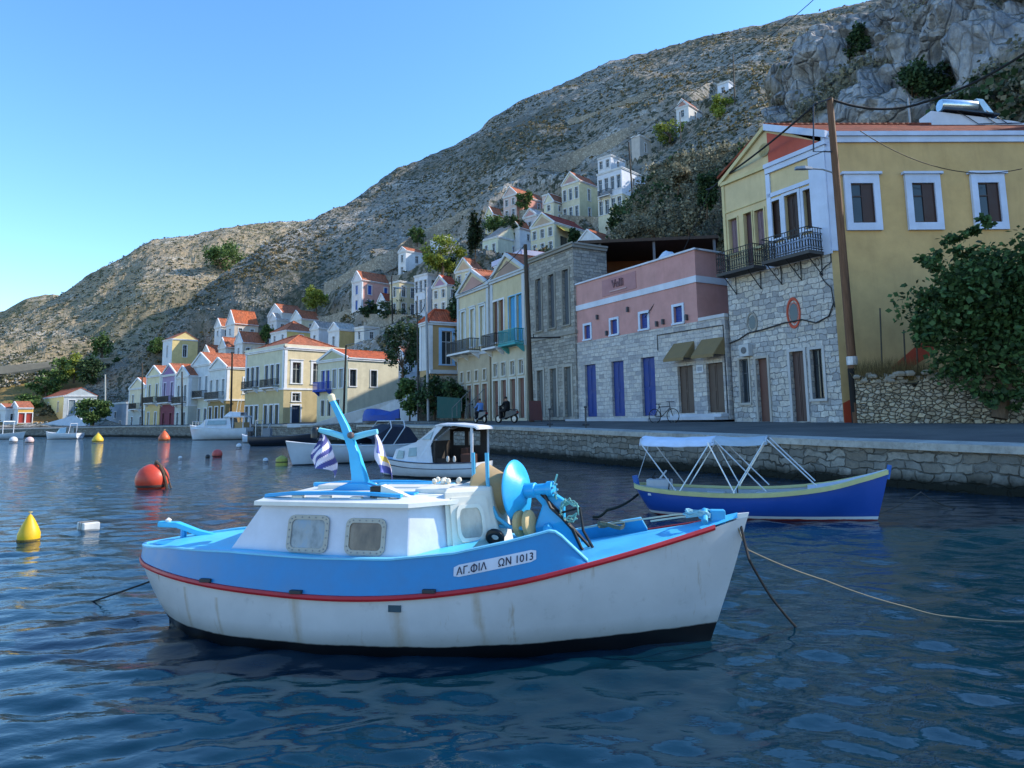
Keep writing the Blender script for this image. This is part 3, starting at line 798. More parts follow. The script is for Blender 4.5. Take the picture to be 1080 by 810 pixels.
    for b in balc: balcony(root, FA, b[0] * w, b[1] * w, b[2] * h, **(b[3] if len(b) > 3 else {}))
    if chimney:
        cm = MB(); x, y = chimney; p = E(-w * x, D * y)
        cm.box(p[0] - .3, p[0] + .3, p[1] - .3, p[1] + .3, h, h + hr + .9); cm.box(p[0] - .38, p[0] + .38, p[1] - .38, p[1] + .38, h + hr + .9, h + hr + 1.02)
        cm.build('chimney', tm, root)
    return dict(root=root, w=w, D=D, h=h, FA=FA, SD=SD, E=E, c=c, hr=hr)
def rw(z0, z1, n=None, w=.9, u=None, **k):
    d = dict(z=(z0, z1), w=w, **k)
    if u: d['u'] = u
    else: d['n'] = n
    return d
SHB = '#3f78a8'; BR = '#5c3a2e'; DKW = '#2f3a4a'; GRN = '#3d5a4a'
GQ = 'neoclassical houses along the quay'; GH = 'houses on the hillside'; GFAR = 'small houses at the head of the harbour'
TH1, TH2 = 30, 46
# ---- the quay row from the far end towards the camera
house('house', 'narrow cream quay house with orange roof beside the dark slope, last of the row', 134, 152, 457, 408, Y=112, th=TH2, D=8, split=.5, up='#d9cfb4', low='#a9b0b0', hr=1.6,
      rows=[rw(.58, .85, 2, .8, solid=DKW, fw=.12), rw(.05, .36, 2, .9, kind='door', solid=DKW, fw=.12)], srows=[rw(.58, .82, 1, .8)], balc=[(.3, .75, .53)], group=GQ)
house('house', 'tall quay house with pale facade and bright yellow side wall next to the purple one', 152, 167, 457, 395, Y=107, th=TH2, D=7, split=.5, up='#cdb684', fac='#d7cfae', low='#cdb684', hr=1.5,
      rows=[rw(.55, .84, 2, .85, solid=DKW, fw=.14), rw(.04, .36, 2, .95, kind='door', solid='#9aa6b4', fw=.14)], balc=[(.12, .88, .52)], group=GQ)
house('house', 'purple and maroon quay house with striped pediment', 168, 183, 457, 394, Y=103, th=TH2, D=8, split=.5, up='#a18fb0', low='#7c4350', ped='#8f6f9c', hr=1.6,
      rows=[rw(.56, .86, 2, .9, solid='#5d668c', fw=.16, frame='#cfc9e0'), rw(.05, .34, 2, .9, kind='door', solid='#5a3038', fw=.1, frame='#8c5560')], balc=[(.1, .9, .52)], group=GQ)
house('house', 'pale grey quay house with cream side wall right of the purple one', 183, 197, 457, 396, Y=99, th=TH2, D=8, split=.48, up='#cfd0cc', low='#b9bdb8', hr=1.5,
      rows=[rw(.56, .84, 2, .8, solid=DKW, fw=.12), rw(.05, .36, 2, .85, kind='door', solid='#3d4654', fw=.12)], srows=[rw(.56, .8, 1, .9)], balc=[(.15, .85, .52)], group=GQ)
house('house', 'wide pale blue grey quay house with gable and long orange roof behind white cruiser', 199, 219, 458, 383, Y=97, th=TH2, D=11, split=.5, up='#c6d0d8', low='#c4c6b8', hr=1.7,
      rows=[rw(.58, .82, 3, .8, solid='#7f90a0', fw=.14), rw(.05, .36, 3, .9, kind='door', solid='#42506a', fw=.14)], balc=[(.1, .9, .52)], group=GQ)
house('house', 'quay house with pale gabled facade and yellow over brown side wall behind white cruiser', 218, 237, 457, 387, Y=91.5, th=TH2, D=8, split=.5, up='#cbb88c', fac='#ced3d2', low='#93805a', hr=1.4,
      rows=[rw(.58, .82, 3, .8, solid='#8d99a2', fw=.14), rw(.05, .4, 3, .9, kind='door', solid='#3c4a66', fw=.16)], srows=[rw(.6, .84, 1, 1.0, u=[.36], fw=.2)], balc=[(.1, .9, .52)], group=GQ)
H7 = house('mansion', 'large cream and yellow corner mansion with orange hipped roof and two iron balconies', 257, 298, 453, 366, Y=81, th=TH2, pR=362, roof='hip', split=.49, up='#cfc2a0', fac='#cbc8b0', low='#b8aa84', hr=2.1,
      rows=[rw(.55, .8, w=.85, u=[.07, .2, .33, .57, .71, .85], solid='#2c4260', fw=.14), rw(.04, .3, w=.9, u=[.07, .2, .33, .57, .71, .85], kind='door', solid='#3a4656', fw=.16)],
      srows=[rw(.56, .82, w=1.1, u=[.2, .53], fw=.28, bar='#cfd4cc', head=True), rw(.34, .44, w=1.0, u=[.2], fw=.16), rw(.03, .29, w=1.1, u=[.2], kind='door', solid='#263a55', fw=.18)],
      balc=[(.05, .36, .52), (.55, .88, .52)], group=GQ, cat='house')
mb = MB(); w7, D7, h7 = H7['w'], H7['D'], H7['h']
for fr in (H7['FA'], H7['SD']): fb(mb, fr, -.3 if fr is H7['FA'] else .0, fr.L + (.3 if fr is H7['FA'] else 0), h7 + .03, h7 + .38, -.2, .12)
mb.build('parapet', stucco('#d8d2bd', .3), H7['root'])
H6 = house('house', 'pale cream house with brown tiled roof and cobalt blue balcony doors above the ramp', 334, 366, 440, 377, Y=75, th=TH2, pR=420, roof='gable', up='#c9c4ac', fac='#cdc9b2', hr=1.1, found=1, ped='#b9b695', rmat='#b05a3a',
      rows=[rw(.5, .82, w=.8, u=[.2, .36], solid='#2848a8', slats=1, fw=.08), rw(.5, .82, w=.8, u=[.58, .8], solid='#8f97a0', fw=.12), rw(.03, .3, w=.7, u=[.2, .42, .7], kind='door', solid='#39424e', fw=.1)],
      srows=[rw(.52, .8, w=.85, u=[.1, .5], fw=.1, bar='#3a4a58')], group=GQ, pil=False)
balcony(H6['root'], H6['FA'], .05 * H6['w'], .5 * H6['w'], .47 * H6['h'], metal='#2747b0', slab='#2b4fae')
# white ramp and stairs wall beside it
def solid_wall(name, label, pts, th, mat, cat='wall', kind=None, z0=None):
    """a wall whose top follows the points, standing on z0"""
    mb = MB(); P_ = [Vector(p) for p in pts]
    base = [Vector((p.x, p.y, z0)) for p in P_]
    d = (P_[-1] - P_[0]); n = Vector((-d.y, d.x, 0)).normalized() * th
    mb.prism(base + P_[::-1], n)
    o = mb.build(name, mat); tag(o, label, cat, kind=kind); return o
solid_wall('ramp_wall', 'whitewashed ramp wall rising beneath the cream house with the blue balcony', [at(303, 447, 69), at(330, 447, 68.5), at(365, 436, 68), at(420, 420, 66), at(450, 407, 65), at(452, 407, 65)], .5, stucco('#c9cdd2', .35), z0=1.3)
solid_wall('retaining_wall', 'grey rubble retaining wall behind the tarpaulin covered boat', [at(330, 449, 60), at(380, 446, 59), at(440, 444, 55), at(482, 446, 50)], .6, quaywall_mat(), z0=.2)
# tan house with orange roof on its terrace
HT = house('house', 'tan house with bright orange roof and light blue framed window above the green netting', 444, 452, 390, 339, Y=60, th=TH1, pR=486, roof='hip', up='#b5986e', fac='#c9ccd0', hr=1.25, found=3.4, rmat='#c8603c',
      srows=[rw(.12, .82, w=1.0, u=[.56], frame='#9cc4e8', fw=.28, kind='window')], group=GQ)
mb = MB(); fb(mb, HT['SD'], 0, HT['SD'].L, -.35, -.003, .005, .35); mb.build('ledge', stucco('#c8ccd0', .3), HT['root'])
solid_wall('terrace_wall', 'stone terrace wall overgrown with ivy beneath the tan house', [at(440, 398, 61), at(470, 396, 59.5), at(490, 396, 58)], 1.2, rubble('terr', 2.0, ['#55524a', '#7a766c', '#8f8a80'], '#5a564e'), z0=1.4)

# ---- the two neoclassical houses with balconies (fourth and fifth from the camera)
ARW = dict(kind='door', fw=.13)
HA = house('house', 'cream neoclassical house with dusty pink pediment and one dark iron balcony', 483, 517, 444, 299, Y=51.5, th=TH1, D=9, split=.5, trim='#bdc3c9', up='#cbbf9f', fac='#ccc0a2', low='#aea28c', ped='#b28d84', hr=1.55,
      rows=[rw(.56, .85, w=.75, u=[.2, .5, .8], solid='#cdd2cf', slats=1, fw=.16, frame='#c9d4dc', head=True), rw(.02, .27, w=.8, u=[.15, .38, .62, .86], kind='door', solid='#7a564c', fw=.12, frame='#c4c0b4'), rw(.3, .375, w=.5, u=[.15, .38, .62, .86], fw=.1, frame='#c4c0b4')],
      balc=[(-.02, .72, .52, dict(depth=.95, corbels=3))], group=GQ)
HB = house('house', 'cream house with turquoise balcony and bright blue shutters behind the wooden pole', 519, 556, 444, 283, Y=46.5, th=TH1, D=9, split=.5, trim='#bdc3c9', up='#c8ba98', fac='#c9bd9c', low='#bcb5a2', ped='#9a8478', hr=1.5,
      rows=[rw(.55, .84, w=.75, u=[.14, .32], solid='#6d4a40', slats=1, fw=.14), rw(.53, .84, w=.95, u=[.64], solid='#3f9ad0', slats=1, fw=.08, frame='#8fc0dc'), rw(.53, .84, w=.95, u=[.86], solid='#3f9ad0', slats=1, fw=.08, frame='#8fc0dc'),
            rw(.02, .28, w=.8, u=[.13, .37, .63, .87], kind='door', solid='#6b4a44', fw=.14, frame='#c4c4bc'), rw(.31, .4, w=.55, u=[.13, .37, .63, .87], fw=.1, frame='#c4c4bc')],
      balc=[(-.02, .4, .51, dict(depth=.8)), (.5, .98, .51, dict(metal='#2f8f95', slab='#4aa0a5', depth=.8))], group=GQ)
HBB = house('house', 'low house with brown tiled roof and lavender parapet showing behind the turquoise balcony', 523, 552, 330, 270, Y=58, th=TH1, D=9, roof='hip', up='#b9b9d2', fac='#b9b9d2', hr=1.2, rmat='#a4503a', group=GQ, found=6)
mb = MB(); 
for fr in (HBB['FA'], HBB['SD']): fb(mb, fr, -.2, fr.L + .2, HBB['h'] + .03, HBB['h'] + .5, .05, .3)
mb.build('parapet', stucco('#c3c4e0', .2), HBB['root'])
# ---- grey stone house
ST = courses('greystone', .42, .22, ['#83827f', '#9f9d97', '#b9b6ae', '#a5a298'], '#6f6d69', .016, d1=.07, d2=.05)
HS = house('house', 'weathered grey stone house with flat parapet and three tall dark windows', 561, 609, 443, 256, Y=41.5, th=TH1, D=2.6, split=.49, up=ST, low=ST, roof='parapet', trim='#8d8b85', pil=False,
      rows=[rw(.54, .86, w=.68, u=[.22, .52, .83], solid='#4f5a66', slats=1, fw=.14, frame='#8a8881'), rw(.02, .3, w=.75, u=[.22, .52, .83], kind='door', solid='#5d6468', fw=.16, frame='#a5a39c')], group=GQ)
# ---- stone taverna with the pink upper floor
STW = courses('palestone', .40, .22, ['#999a9e', '#b4b4b6', '#cac9c7', '#bcb9b5', '#d3d0ca'], '#85858a', .016, d1=.05, d2=.045, bump=.6)
BLUE = '#12357f'
TV = house('taverna', 'stone taverna with dusty pink upper storey, royal blue doors and two olive awnings', 608, 770, 442.5, 334, Y=31.4, th=30.26, D=8, roof='none', up=STW, pil=False,
           rows=[rw(.05, .7, w=1.08, u=[.127, .338, .549], kind='door', solid=BLUE, fw=.0), rw(.07, .56, w=1.05, u=[.775, .934], kind='door', solid='#4d3f38', fw=.0)], cat='taverna', group=GQ)
TR, TW, TH_, TFA = TV['root'], TV['w'], TV['h'], TV['FA']
PW = TW * .857
pinkm = stucco('#c0918e', .3); FP = Fr((-TW, 0.04), (-TW + PW, 0.04)); SP = Fr((-TW + PW, .04), (-TW + PW, 7.5)); z0p, z1p = TH_ + .004, TH_ + 3.6
mb = MB(); wops = []
for u in (.111, .322, .533, .748):
    c = u * TW; wops.append((c - .3, c + .3, z0p + .12, z0p + .95, dict(solid='#1d3c8c', slats=1, leaves=1, fw=.13, frame='#c9d6ea')))
wallband(mb, FP, z0p, z1p, wops, th=.16); wallband(mb, SP, z0p, z1p, [])
bk = Fr((-TW + PW, 7.5), (-TW, 7.5)); lf = Fr((-TW, 7.5), (-TW, .04)); wallband(mb, bk, z0p, z1p, []); wallband(mb, lf, z0p, z1p, [])
mb.poly([(-TW, .04, z1p - .5), (-TW + PW, .04, z1p - .5), (-TW + PW, 7.5, z1p - .5), (-TW, 7.5, z1p - .5)])
mb.poly([(-TW + PW, 0, TH_ - .1), (0, 0, TH_ - .1), (0, 8, TH_ - .1), (-TW + PW, 8, TH_ - .1)])
up = mb.build('upper_floor', pinkm, TR)
for o in wops: opening(TR, FP, o, o[4], th=.16)
mb = MB()
for fr in (FP, SP):
    s0 = 0 if fr is FP else .006
    fb(mb, fr, s0, fr.L + (.06 if fr is FP else 0), z0p + 1.95, z0p + 2.28, .004, .06); fb(mb, fr, s0, fr.L + (.09 if fr is FP else 0), z1p - .02, z1p + .07, -.2, .09)
mb.build('white_band', stucco('#ccd3e2', .2), TR)
mb = MB(); fb(mb, TFA, PW + .1, TW + .05, TH_ + .0, TH_ + .16, -.25, .06); mb.build('coping', stucco('#b9bec6', .3), TR)
def text_mesh(s, size, mat, name, parent, M_, ext=.01, bold=0.0, space=1.0):
    cu = bpy.data.curves.new(name, 'FONT'); cu.body = s; cu.size = size; cu.extrude = ext; cu.align_x = 'CENTER'; cu.align_y = 'CENTER'; cu.offset = bold; cu.space_character = space
    t = bpy.data.objects.new(name, cu); COL.objects.link(t)
    dg = bpy.context.evaluated_depsgraph_get(); me = bpy.data.meshes.new_from_object(t.evaluated_get(dg))
    bpy.data.objects.remove(t)
    me.materials.clear(); me.materials.append(mat)
    o = bpy.data.objects.new(name, me); COL.objects.link(o); o.parent = parent; o.matrix_local = M_; return o
def frame_matrix(fr, u, z, o):
    p = fr.at(u, z, o); m = Matrix((fr.d, Vector((0, 0, 1)), fr.n)).transposed().to_4x4(); m.translation = p; return m
us = .365 * TW
mb = MB(); fb(mb, FP, us - 1.5, us + 1.5, z0p + 2.42, z1p - .22, .004, .03); sg = mb.build('sign_board', stucco('#ab8084', .2), TR)
text_mesh('Valli', .62, flat('#7a5b61', .8), 'lettering', sg, frame_matrix(FP, us - .05, z0p + 2.98, .06), .03, .012)
mb = MB(); fb(mb, FP, us - .75, us + .72, z0p + 2.56, z0p + 2.63, .03, .08); mb.build('underline', stucco('#c2a3a4', .2), sg)
for u in (.775, .934):
    c = u * TW; mb = MB(); a0, a1, zt, zb, dp = c - .7, c + .7, TH_ * .80, TH_ * .63, .75
    p = [TFA.at(a0, zt, .01), TFA.at(a1, zt, .01), TFA.at(a1, zb, dp), TFA.at(a0, zb, dp)]
    mb.prism([p[0], p[1], p[2], p[3]], (0, 0, .03)); mb.prism([p[3], p[2], p[2] - Vector((0, 0, .12)), p[3] - Vector((0, 0, .12))], TFA.n * .02)
    for q0, q1 in ((p[0], p[3]), (p[1], p[2])):
        mb.prism([q0, q1, Vector((q0.x, q0.y, zb))], TFA.d * .02)
    aw = mb.build('awning', paint('#7d6c4c', .9, .3, 'canvas'), TR)
mb = MB(); fb(mb, TFA, .86 * TW - .22, .86 * TW + .22, 2.25, 2.62, .005, .04); nb = mb.build('notice', flat('#c3c9d2', .5), TR)
mb = MB(); fb(mb, TFA, .86 * TW - .15, .86 * TW + .15, 2.33, 2.54, .041, .045); mb.build('panel', flat('#8b93a0', .5), nb)
mb = MB(); fb(mb, TFA, .1, .62 * TW, -.1, .12, .01, .9); mb.build('step', stucco('#aab0ba', .3), TR)
mb = MB(); fb(mb, TFA, .7 * TW, 1.0 * TW - .1, .0, .14, .01, .9); fb(mb, TFA, .72 * TW, 1.0 * TW - .05, .142, .28, .01, .5); mb.build('step', stucco('#b9c0cc', .3), TR)
mb = MB()
for u, z in ((.2, 5.9), (.43, 5.95), (.27, 4.85), (.62, 4.85), (.66, 4.9), (.8, 4.9)):
    fb(mb, TFA, u * TW - .05, u * TW + .05, z, z + .28, -.03, .12)
mb.build('lantern', flat('#4a4a50', .5), TR)
mb = MB(); mb.tube([TFA.at(.62 * TW, TH_ - 1.15, .03), TFA.at(.62 * TW, TH_ - .35, .03), TFA.at(TW - .1, TH_ - .38, .03), TFA.at(TW - .08, .2, .03)], .025, 6); mb.build('cable', flat('#33363c', .6), TR)
# veranda on its roof terrace
a, b = at(609, 257, 43.5), at(758, 251, 41.5); bd = (b - a).normalized(); bn = Vector((-bd.y, bd.x, 0))
VR = thing('veranda', 'open veranda with flat brown roof on the terrace above the pink wall', 'veranda', (a.x, a.y, z1p + TV['c'].z - .5))
def loc(v): return Vector(v) - Vector(VR.location)
mb = MB(); mb.prism([loc(a), loc(b), loc(b + bn * 6), loc(a + bn * 6)], (0, 0, .2)); mb.build('roof', wood('#4a3c34'), VR)
fz = loc(a).z - 3.2
for q in (.09, .16, .55, .97):
    p = loc(a.lerp(b, q)) + bn * .3; mb = MB(); mb.box(p.x - .07, p.x + .07, p.y - .07, p.y + .07, fz - 1, p.z, 0); mb.build('post', flat('#6f7076', .6), VR)
mb = MB(); p, q = loc(a.lerp(b, .02)) + bn * 5.6, loc(a.lerp(b, .99)) + bn * 5.6
mb.prism([Vector((p.x, p.y, fz - 1)), Vector((q.x, q.y, fz - 1)), q, p], bn * .2); mb.build('back_wall', stucco('#8a5a3e', .4), VR)
mb = MB(); p, q = loc(a.lerp(b, .22)) + bn * 5.5, loc(a.lerp(b, .5)) + bn * 5.5
mb.prism([Vector((p.x, p.y, fz)), Vector((q.x, q.y, fz)), q - Vector((0, 0, .9)), p - Vector((0, 0, .9))], bn * .06); mb.build('window', glass(), VR)
mb = MB(); p = loc(a) - bn * .05; mb.box(p.x - .1, p.x + .5, p.y + .2, p.y + 5.5, fz - 3, p.z); mb.build('side_wall', ST, VR)
# crumpled white cover on the terrace
mb = MB(); p0 = at(706, 268, 39.0); rr = random.Random(4); secs = []
for i in range(9):
    row = []
    for j in range(7):
        t = i / 8; s_ = j / 6; hz = math.sin(math.pi * t) * math.sin(math.pi * s_) * (.7 - .35 * t)
        row.append((t * 1.5 - .75, s_ * 1.0 - .5, hz + rr.uniform(-.05, .05)))
    secs.append(row)
mb.loft(secs); o = mb.build('dust_sheet', paint('#c9d3e2', .8, .1, 'cloth'), None, True); o.location = p0 + Vector((0, 0, -.35)); tag(o, 'crumpled white cover lying on the terrace behind the pink parapet', 'sheet')

# ---- yellow house
YST = courses('yellowstone', .33, .235, ['#94969a', '#b3b5b7', '#cdcdcb', '#bdb9b1', '#d6d3cc'], '#74757a', .018, d1=.10, d2=.06)
DKB = '#33221f'
YH = house('house', 'big ochre yellow house with stone ground floor and two black iron balconies, nearest the camera', 775, 890, 446, 150, Y=26.5, th=28.4, pyS=445, D=13.5, roof='gable', split=.6, hr=1.75, side_up=True, sidecol='#c9a976',
           up='#d0be96', fac='#d0be96', low=YST, ey=(.449, .893), pil=False, rmat='#84432f', roofz=.40, corn=False, trim='#c9d6ee', group=GQ,
           rows=[rw(.69, .837, w=.52, u=[.102, .38], solid='#7a6672', leaves=2, fw=.06, frame='#c9bc90'), rw(.61, .84, w=.46, u=[.262], kind='door', solid='#4a3038', leaves=1, fw=.06, frame='#c9bc90'),
                 rw(.70, .85, w=.54, u=[.538, .85], solid=DKB, leaves=1, fw=.12, frame='#c4d2ea'), rw(.61, .854, w=.68, u=[.692], kind='door', solid=DKB, fw=.12, frame='#c4d2ea'),
                 rw(.08, .254, w=.52, u=[.134], fw=.08, frame='#a9a8a4', bar='#4a5560'), rw(.005, .25, w=.62, u=[.315], kind='door', solid='#5d3f38', leaves=1, fw=.1, frame='#a5a39f'),
                 rw(.005, .262, w=.68, u=[.648], kind='door', solid='#4c3a38', leaves=2, fw=.12, frame='#b3b5b8'), rw(.085, .262, w=.56, u=[.818], fw=.11, frame='#b3b5b8', bar='#23282e')],
           srows=[])
yr, yw, yh, YF, YS = YH['root'], YH['w'], YH['h'], YH['FA'], YH['SD']
TRIM = stucco('#c6d4ee', .15)
def side_u(px, py):          # where a pixel of the photograph falls on the side wall
    rw_ = math.atan2(math.sin(yr.rotation_euler.z), math.cos(yr.rotation_euler.z)); m = Matrix.Rotation(rw_, 4, 'Z')
    o = Vector(yr.location) + m @ YS.p; d = m @ YS.d; n = m @ YS.n
    p = onplane(px, py, o, n) - o; return p.dot(d), p.z
for px0, px1 in ((896, 921.5), (960.5, 986), (1030, 1054), (1099, 1123)):
    u0, zb = side_u(px0 + 1.5, 218); u1, zt = side_u(px1, 218)
    zb, zt = .70 * yh, .845 * yh
    mb = MB(); fw = .25
    a, b = u0, u1
    for (x0, x1, z0, z1) in ((a - fw, a, zb, zt), (b, b + fw, zb, zt), (a - fw, b + fw, zt, zt + .36), (a - fw, b + fw, zb - .3, zb)): fb(mb, YS, x0, x1, z0, z1, .004, .12)
    fb(mb, YS, a - fw - .1, b + fw + .1, zt + .362, zt + .46, .004, .2)
    f = MB(); f.quad(YS.at(a, zb, .01), YS.at(b, zb, .01), YS.at(b, zt, .01), YS.at(a, zt, .01), 0)
    bt = .05
    for (x0, x1) in ((a, a + bt), (b - bt, b), ((a + b) / 2 - .03, (a + b) / 2 + .03)): fb(f, YS, x0, x1, zb, zt, .012, .05, 1)
    fb(f, YS, (a + b) / 2 + .04, b - bt, zb + .03, zt - .03, .012, .035, 1)
    for z in (zb, zt - bt, lerp(zb, zt, .66)): fb(f, YS, a + bt, (a + b) / 2 - .03, z, z + bt, .013, .045, 1)
    w_ = f.build('window', [glass(), paint('#3a2420', .5, .2, 'dark_wood')], yr)
    mb.build('frame', TRIM, w_)
# white trims: corner, mid pilaster, cornice and pediment
mb = MB(); z6 = .6 * yh
fb(mb, YF, yw - .72, yw + .05, z6 + .01, yh - .42, .004, .08); fb(mb, YS, .006, .42, z6 + .01, yh - .022, .004, .08)
fb(mb, YF, yw * .47, yw * .47 + .22, z6 + .01, yh - .42, .004, .07)
fb(mb, YF, yw * .475, yw - .73, .868 * yh, .868 * yh + .18, .004, .07); fb(mb, YF, yw * .48 + .22, yw - .73, z6 + .02, .70 * yh - .2, .004, .05)
fb(mb, YF, yw * .475, yw + .12, yh - .40, yh - .16, .004, .12); fb(mb, YF, yw * .475, yw + .2, yh - .158, yh + .02, .004, .2)
fb(mb, YS, .006, YS.L - .02, yh - .02, yh + .22, -.2, .10); fb(mb, YS, .006, YS.L - .02, yh + .222, yh + .40, -.2, .2)
A0 = YF.at(yw + .24, yh + .40, .2); B0 = YF.at(yw * .5, yh + YH['hr'] + .12, .2)
for (q0, q1, o_) in (((0, .34), (0, .34), 0),):
    dz = Vector((0, 0, -.30)); mb.prism([A0, B0, B0 + dz, A0 + dz], -YF.n * .19)
mb.build('cornice', TRIM, yr)
mb = MB(); C0 = YF.at(-.1, yh + .12, .14); dz = Vector((0, 0, -.2)); mb.prism([B0 - YF.n * .06, C0, C0 + dz, B0 - YF.n * .06 + dz], -YF.n * .12); fb(mb, YF, -.02, yw * .47, yh - .12, yh + .04, .004, .12)
fb(mb, YF, .05, yw * .46, .868 * yh, .868 * yh + .06, .004, .05); fb(mb, YF, -.01, .14, z6, yh - .13, .004, .05)
mb.build('cornice', stucco('#cdbf92', .3), yr)
mb = MB(); mb.prism([YF.at(yw * .505, yh + .06, .01), YF.at(yw * .985, yh + .06, .01), YF.at(yw * .505, yh + YH['hr'] - .28, .01)], YF.n * .02); mb.build('pediment', stucco('#b5584a', .2), yr)
mb = MB(); mb.lathe([(.30, 0), (.30, .03), (.22, .03), (.22, .012)], 20, 0, YF.at(yw * .47, yh + .75, .02), YF.n); 
for q in range(8):
    e = q * math.pi / 4; p = YF.at(yw * .47, yh + .75, .035); v = YF.d * math.cos(e) + Vector((0, 0, math.sin(e))); mb.tube([p, p + v * .24], .022, 4)
mb.build('rosette', stucco('#a99a72', .3), yr)
# oval windows
for u, zc, ru, rz_, ring in ((.245, .395, .30, .48, '#8f8e8a'), (.648, .405, .34, .66, '#b4523f')):
    n = 28; c = u * yw; z = zc * yh
    def el(s, o): return [YF.at(c + ru * s * math.cos(6.2832 * q / n), z + rz_ * s * math.sin(6.2832 * q / n), o) for q in range(n)]
    mb = MB(); mb.loft([el(1.0, .004), el(1.0, .05), el(.84, .05), el(.78, -.02), el(.62, .012)], 0, True); mb.poly(el(.62, .012), 1)
    mb.build('oval_window', [stucco(ring, .25), glass()], yr, True)
balcony(yr, YF, .03 * yw, .43 * yw, .604 * yh, depth=.85, metal='#15171a', slab='#4a4a4c', fancy=True, corbels=0)
balcony(yr, YF, .52 * yw, .95 * yw, .604 * yh, depth=.95, metal='#15171a', slab='#4a4a4c', fancy=True, corbels=0)
for u, d_ in ((.1, .8), (.36, .8), (.56, .9), (.74, .9), (.92, .9)):
    mb = MB(); mb.tube([YF.at(u * yw, .604 * yh - .15, d_), YF.at(u * yw, .604 * yh - .95, .02)], .022, 5)
    mb.tube([YF.at(u * yw, .604 * yh - .15, .04), YF.at(u * yw, .604 * yh - .95, .04)], .02, 5)
    if u > .5: mb.tube([YF.at(u * yw, .604 * yh - .42 + .16 * math.sin(q * .6), .3 + .13 * math.cos(q * .6)) for q in range(11)], .014, 4)
    mb.build('balcony_bracket', flat('#15171a', .5, .4), yr)
# red dado that climbs with the outside stair
mb = MB(); mb.prism([YS.at(.02, .0, .004), YS.at(.62, 0, .004), YS.at(.62, 1.05, .004), YS.at(.02, .75, .004)], YS.n * .012)
pts = [side_u(928, 398), side_u(975, 357), side_u(985, 362), side_u(985, 372), side_u(935, 405)]
mb.prism([YS.at(u, z, .004) for u, z in pts][::-1], YS.n * .012); mb.build('dado', stucco('#b34a33', .3), yr)
# cables along the stone
mb = MB()
mb.tube([YF.at(yw * u, yh * z, .05) for u, z in ((0, .325), (.1, .335), (.2, .355), (.35, .36), (.55, .372), (.72, .375), (.84, .355), (.95, .372), (1.0, .42))], .03, 6)
mb.tube([YF.at(yw * u, yh * z, .05) for u, z in ((1.0, .40), (.985, .47), (.93, .5), (.9, .53), (.95, .55), (1.0, .56), (1.0, .72), (1.0, .95))], .022, 6)
mb.build('cable', flat('#2b2d31', .6), yr)
mb = MB(); fb(mb, YF, .14 * yw, .235 * yw, .263 * yh, .31 * yh, .01, .3); ac = mb.build('air_conditioner', paint('#aeb3b8', .5, .2), yr)
mb = MB(); mb.lathe([(.15, 0), (.15, .02), (.03, .02)], 16, 0, YF.at(.187 * yw, .286 * yh, .3), YF.n); mb.build('fan_grille', flat('#55595e', .5), ac)
# solar water heater and aerial on the roof
def on_roof(px, py, y): return at(px, py, y)
r0 = on_roof(1030, 124, 29.0)
WH = thing('water_heater', 'silver solar water heater tank on a white plinth on the yellow house roof', 'water heater', r0, 0)
mb = MB(); mb.prism([(-2.0, 0, .35), (-2.0, 0, -.35), (4.2, 0, -.72), (1.6, 0, -.18)], (0, .9, 0)); mb.build('plinth', stucco('#cdd6e6', .2), WH)
mb = MB(); mb.lathe([(.02, 0), (.26, .0), (.29, .05), (.29, 1.55), (.26, 1.6), (.02, 1.6)], 24, 0, (-1.4, .3, .72), (1, 0, -.06)); mb.build('tank', flat('#cfdbe2', .25, .5, .85, 'polished_metal'), WH, True)
mb = MB(); mb.prism([(.15, .1, .95), (.45, .1, .9), (1.0, .1, .05), (.6, .1, .05)], (0, .75, 0)); mb.build('end_bracket', flat('#b9c8cf', .35, .5, .6), WH)
mb = MB(); mb.prism([(-1.5, -.2, .42), (.9, -.2, .1), (.9, -.2, .03), (-1.5, -.2, .35)], (0, 1.0, 0)); mb.build('collector', flat('#23272d', .2, .5), WH)
mb = MB()
for x0 in (-.9, -.1, .4): mb.tube([(x0, -.05, .3), (x0 + .4, -.06, .05), (x0 + .9, -.06, -.32), (x0 + 1.6, -.06, -.3)], .018, 5)
for x0 in (-1.2, .1): mb.tube([(x0, .1, .5), (x0, .1, .3)], .025, 5)
mb.build('pipe', flat('#30343a', .5), WH)
r1 = on_roof(960, 131, 29.5)
AE = thing('aerial', 'television aerial on a short post on the yellow house roof', 'aerial', r1)
mb = MB(); mb.tube([(0, 0, -.3), (0, 0, 1.25)], .04, 6); mb.build('mast', flat('#8d9094', .4, .5, .5), AE)
mb = MB(); mb.tube([(0, 0, .8), (.95, 0, 1.0)], .015, 4)
for q in range(6): mb.tube([(.2 + .14 * q, -.3, .84 + .03 * q), (.2 + .14 * q, .3, .84 + .03 * q)], .008, 4)
mb.tube([(.15, 0, .9), (.75, 0, 1.15)], .008, 4); mb.build('antenna', flat('#9a9da2', .4, .5, .5), AE)

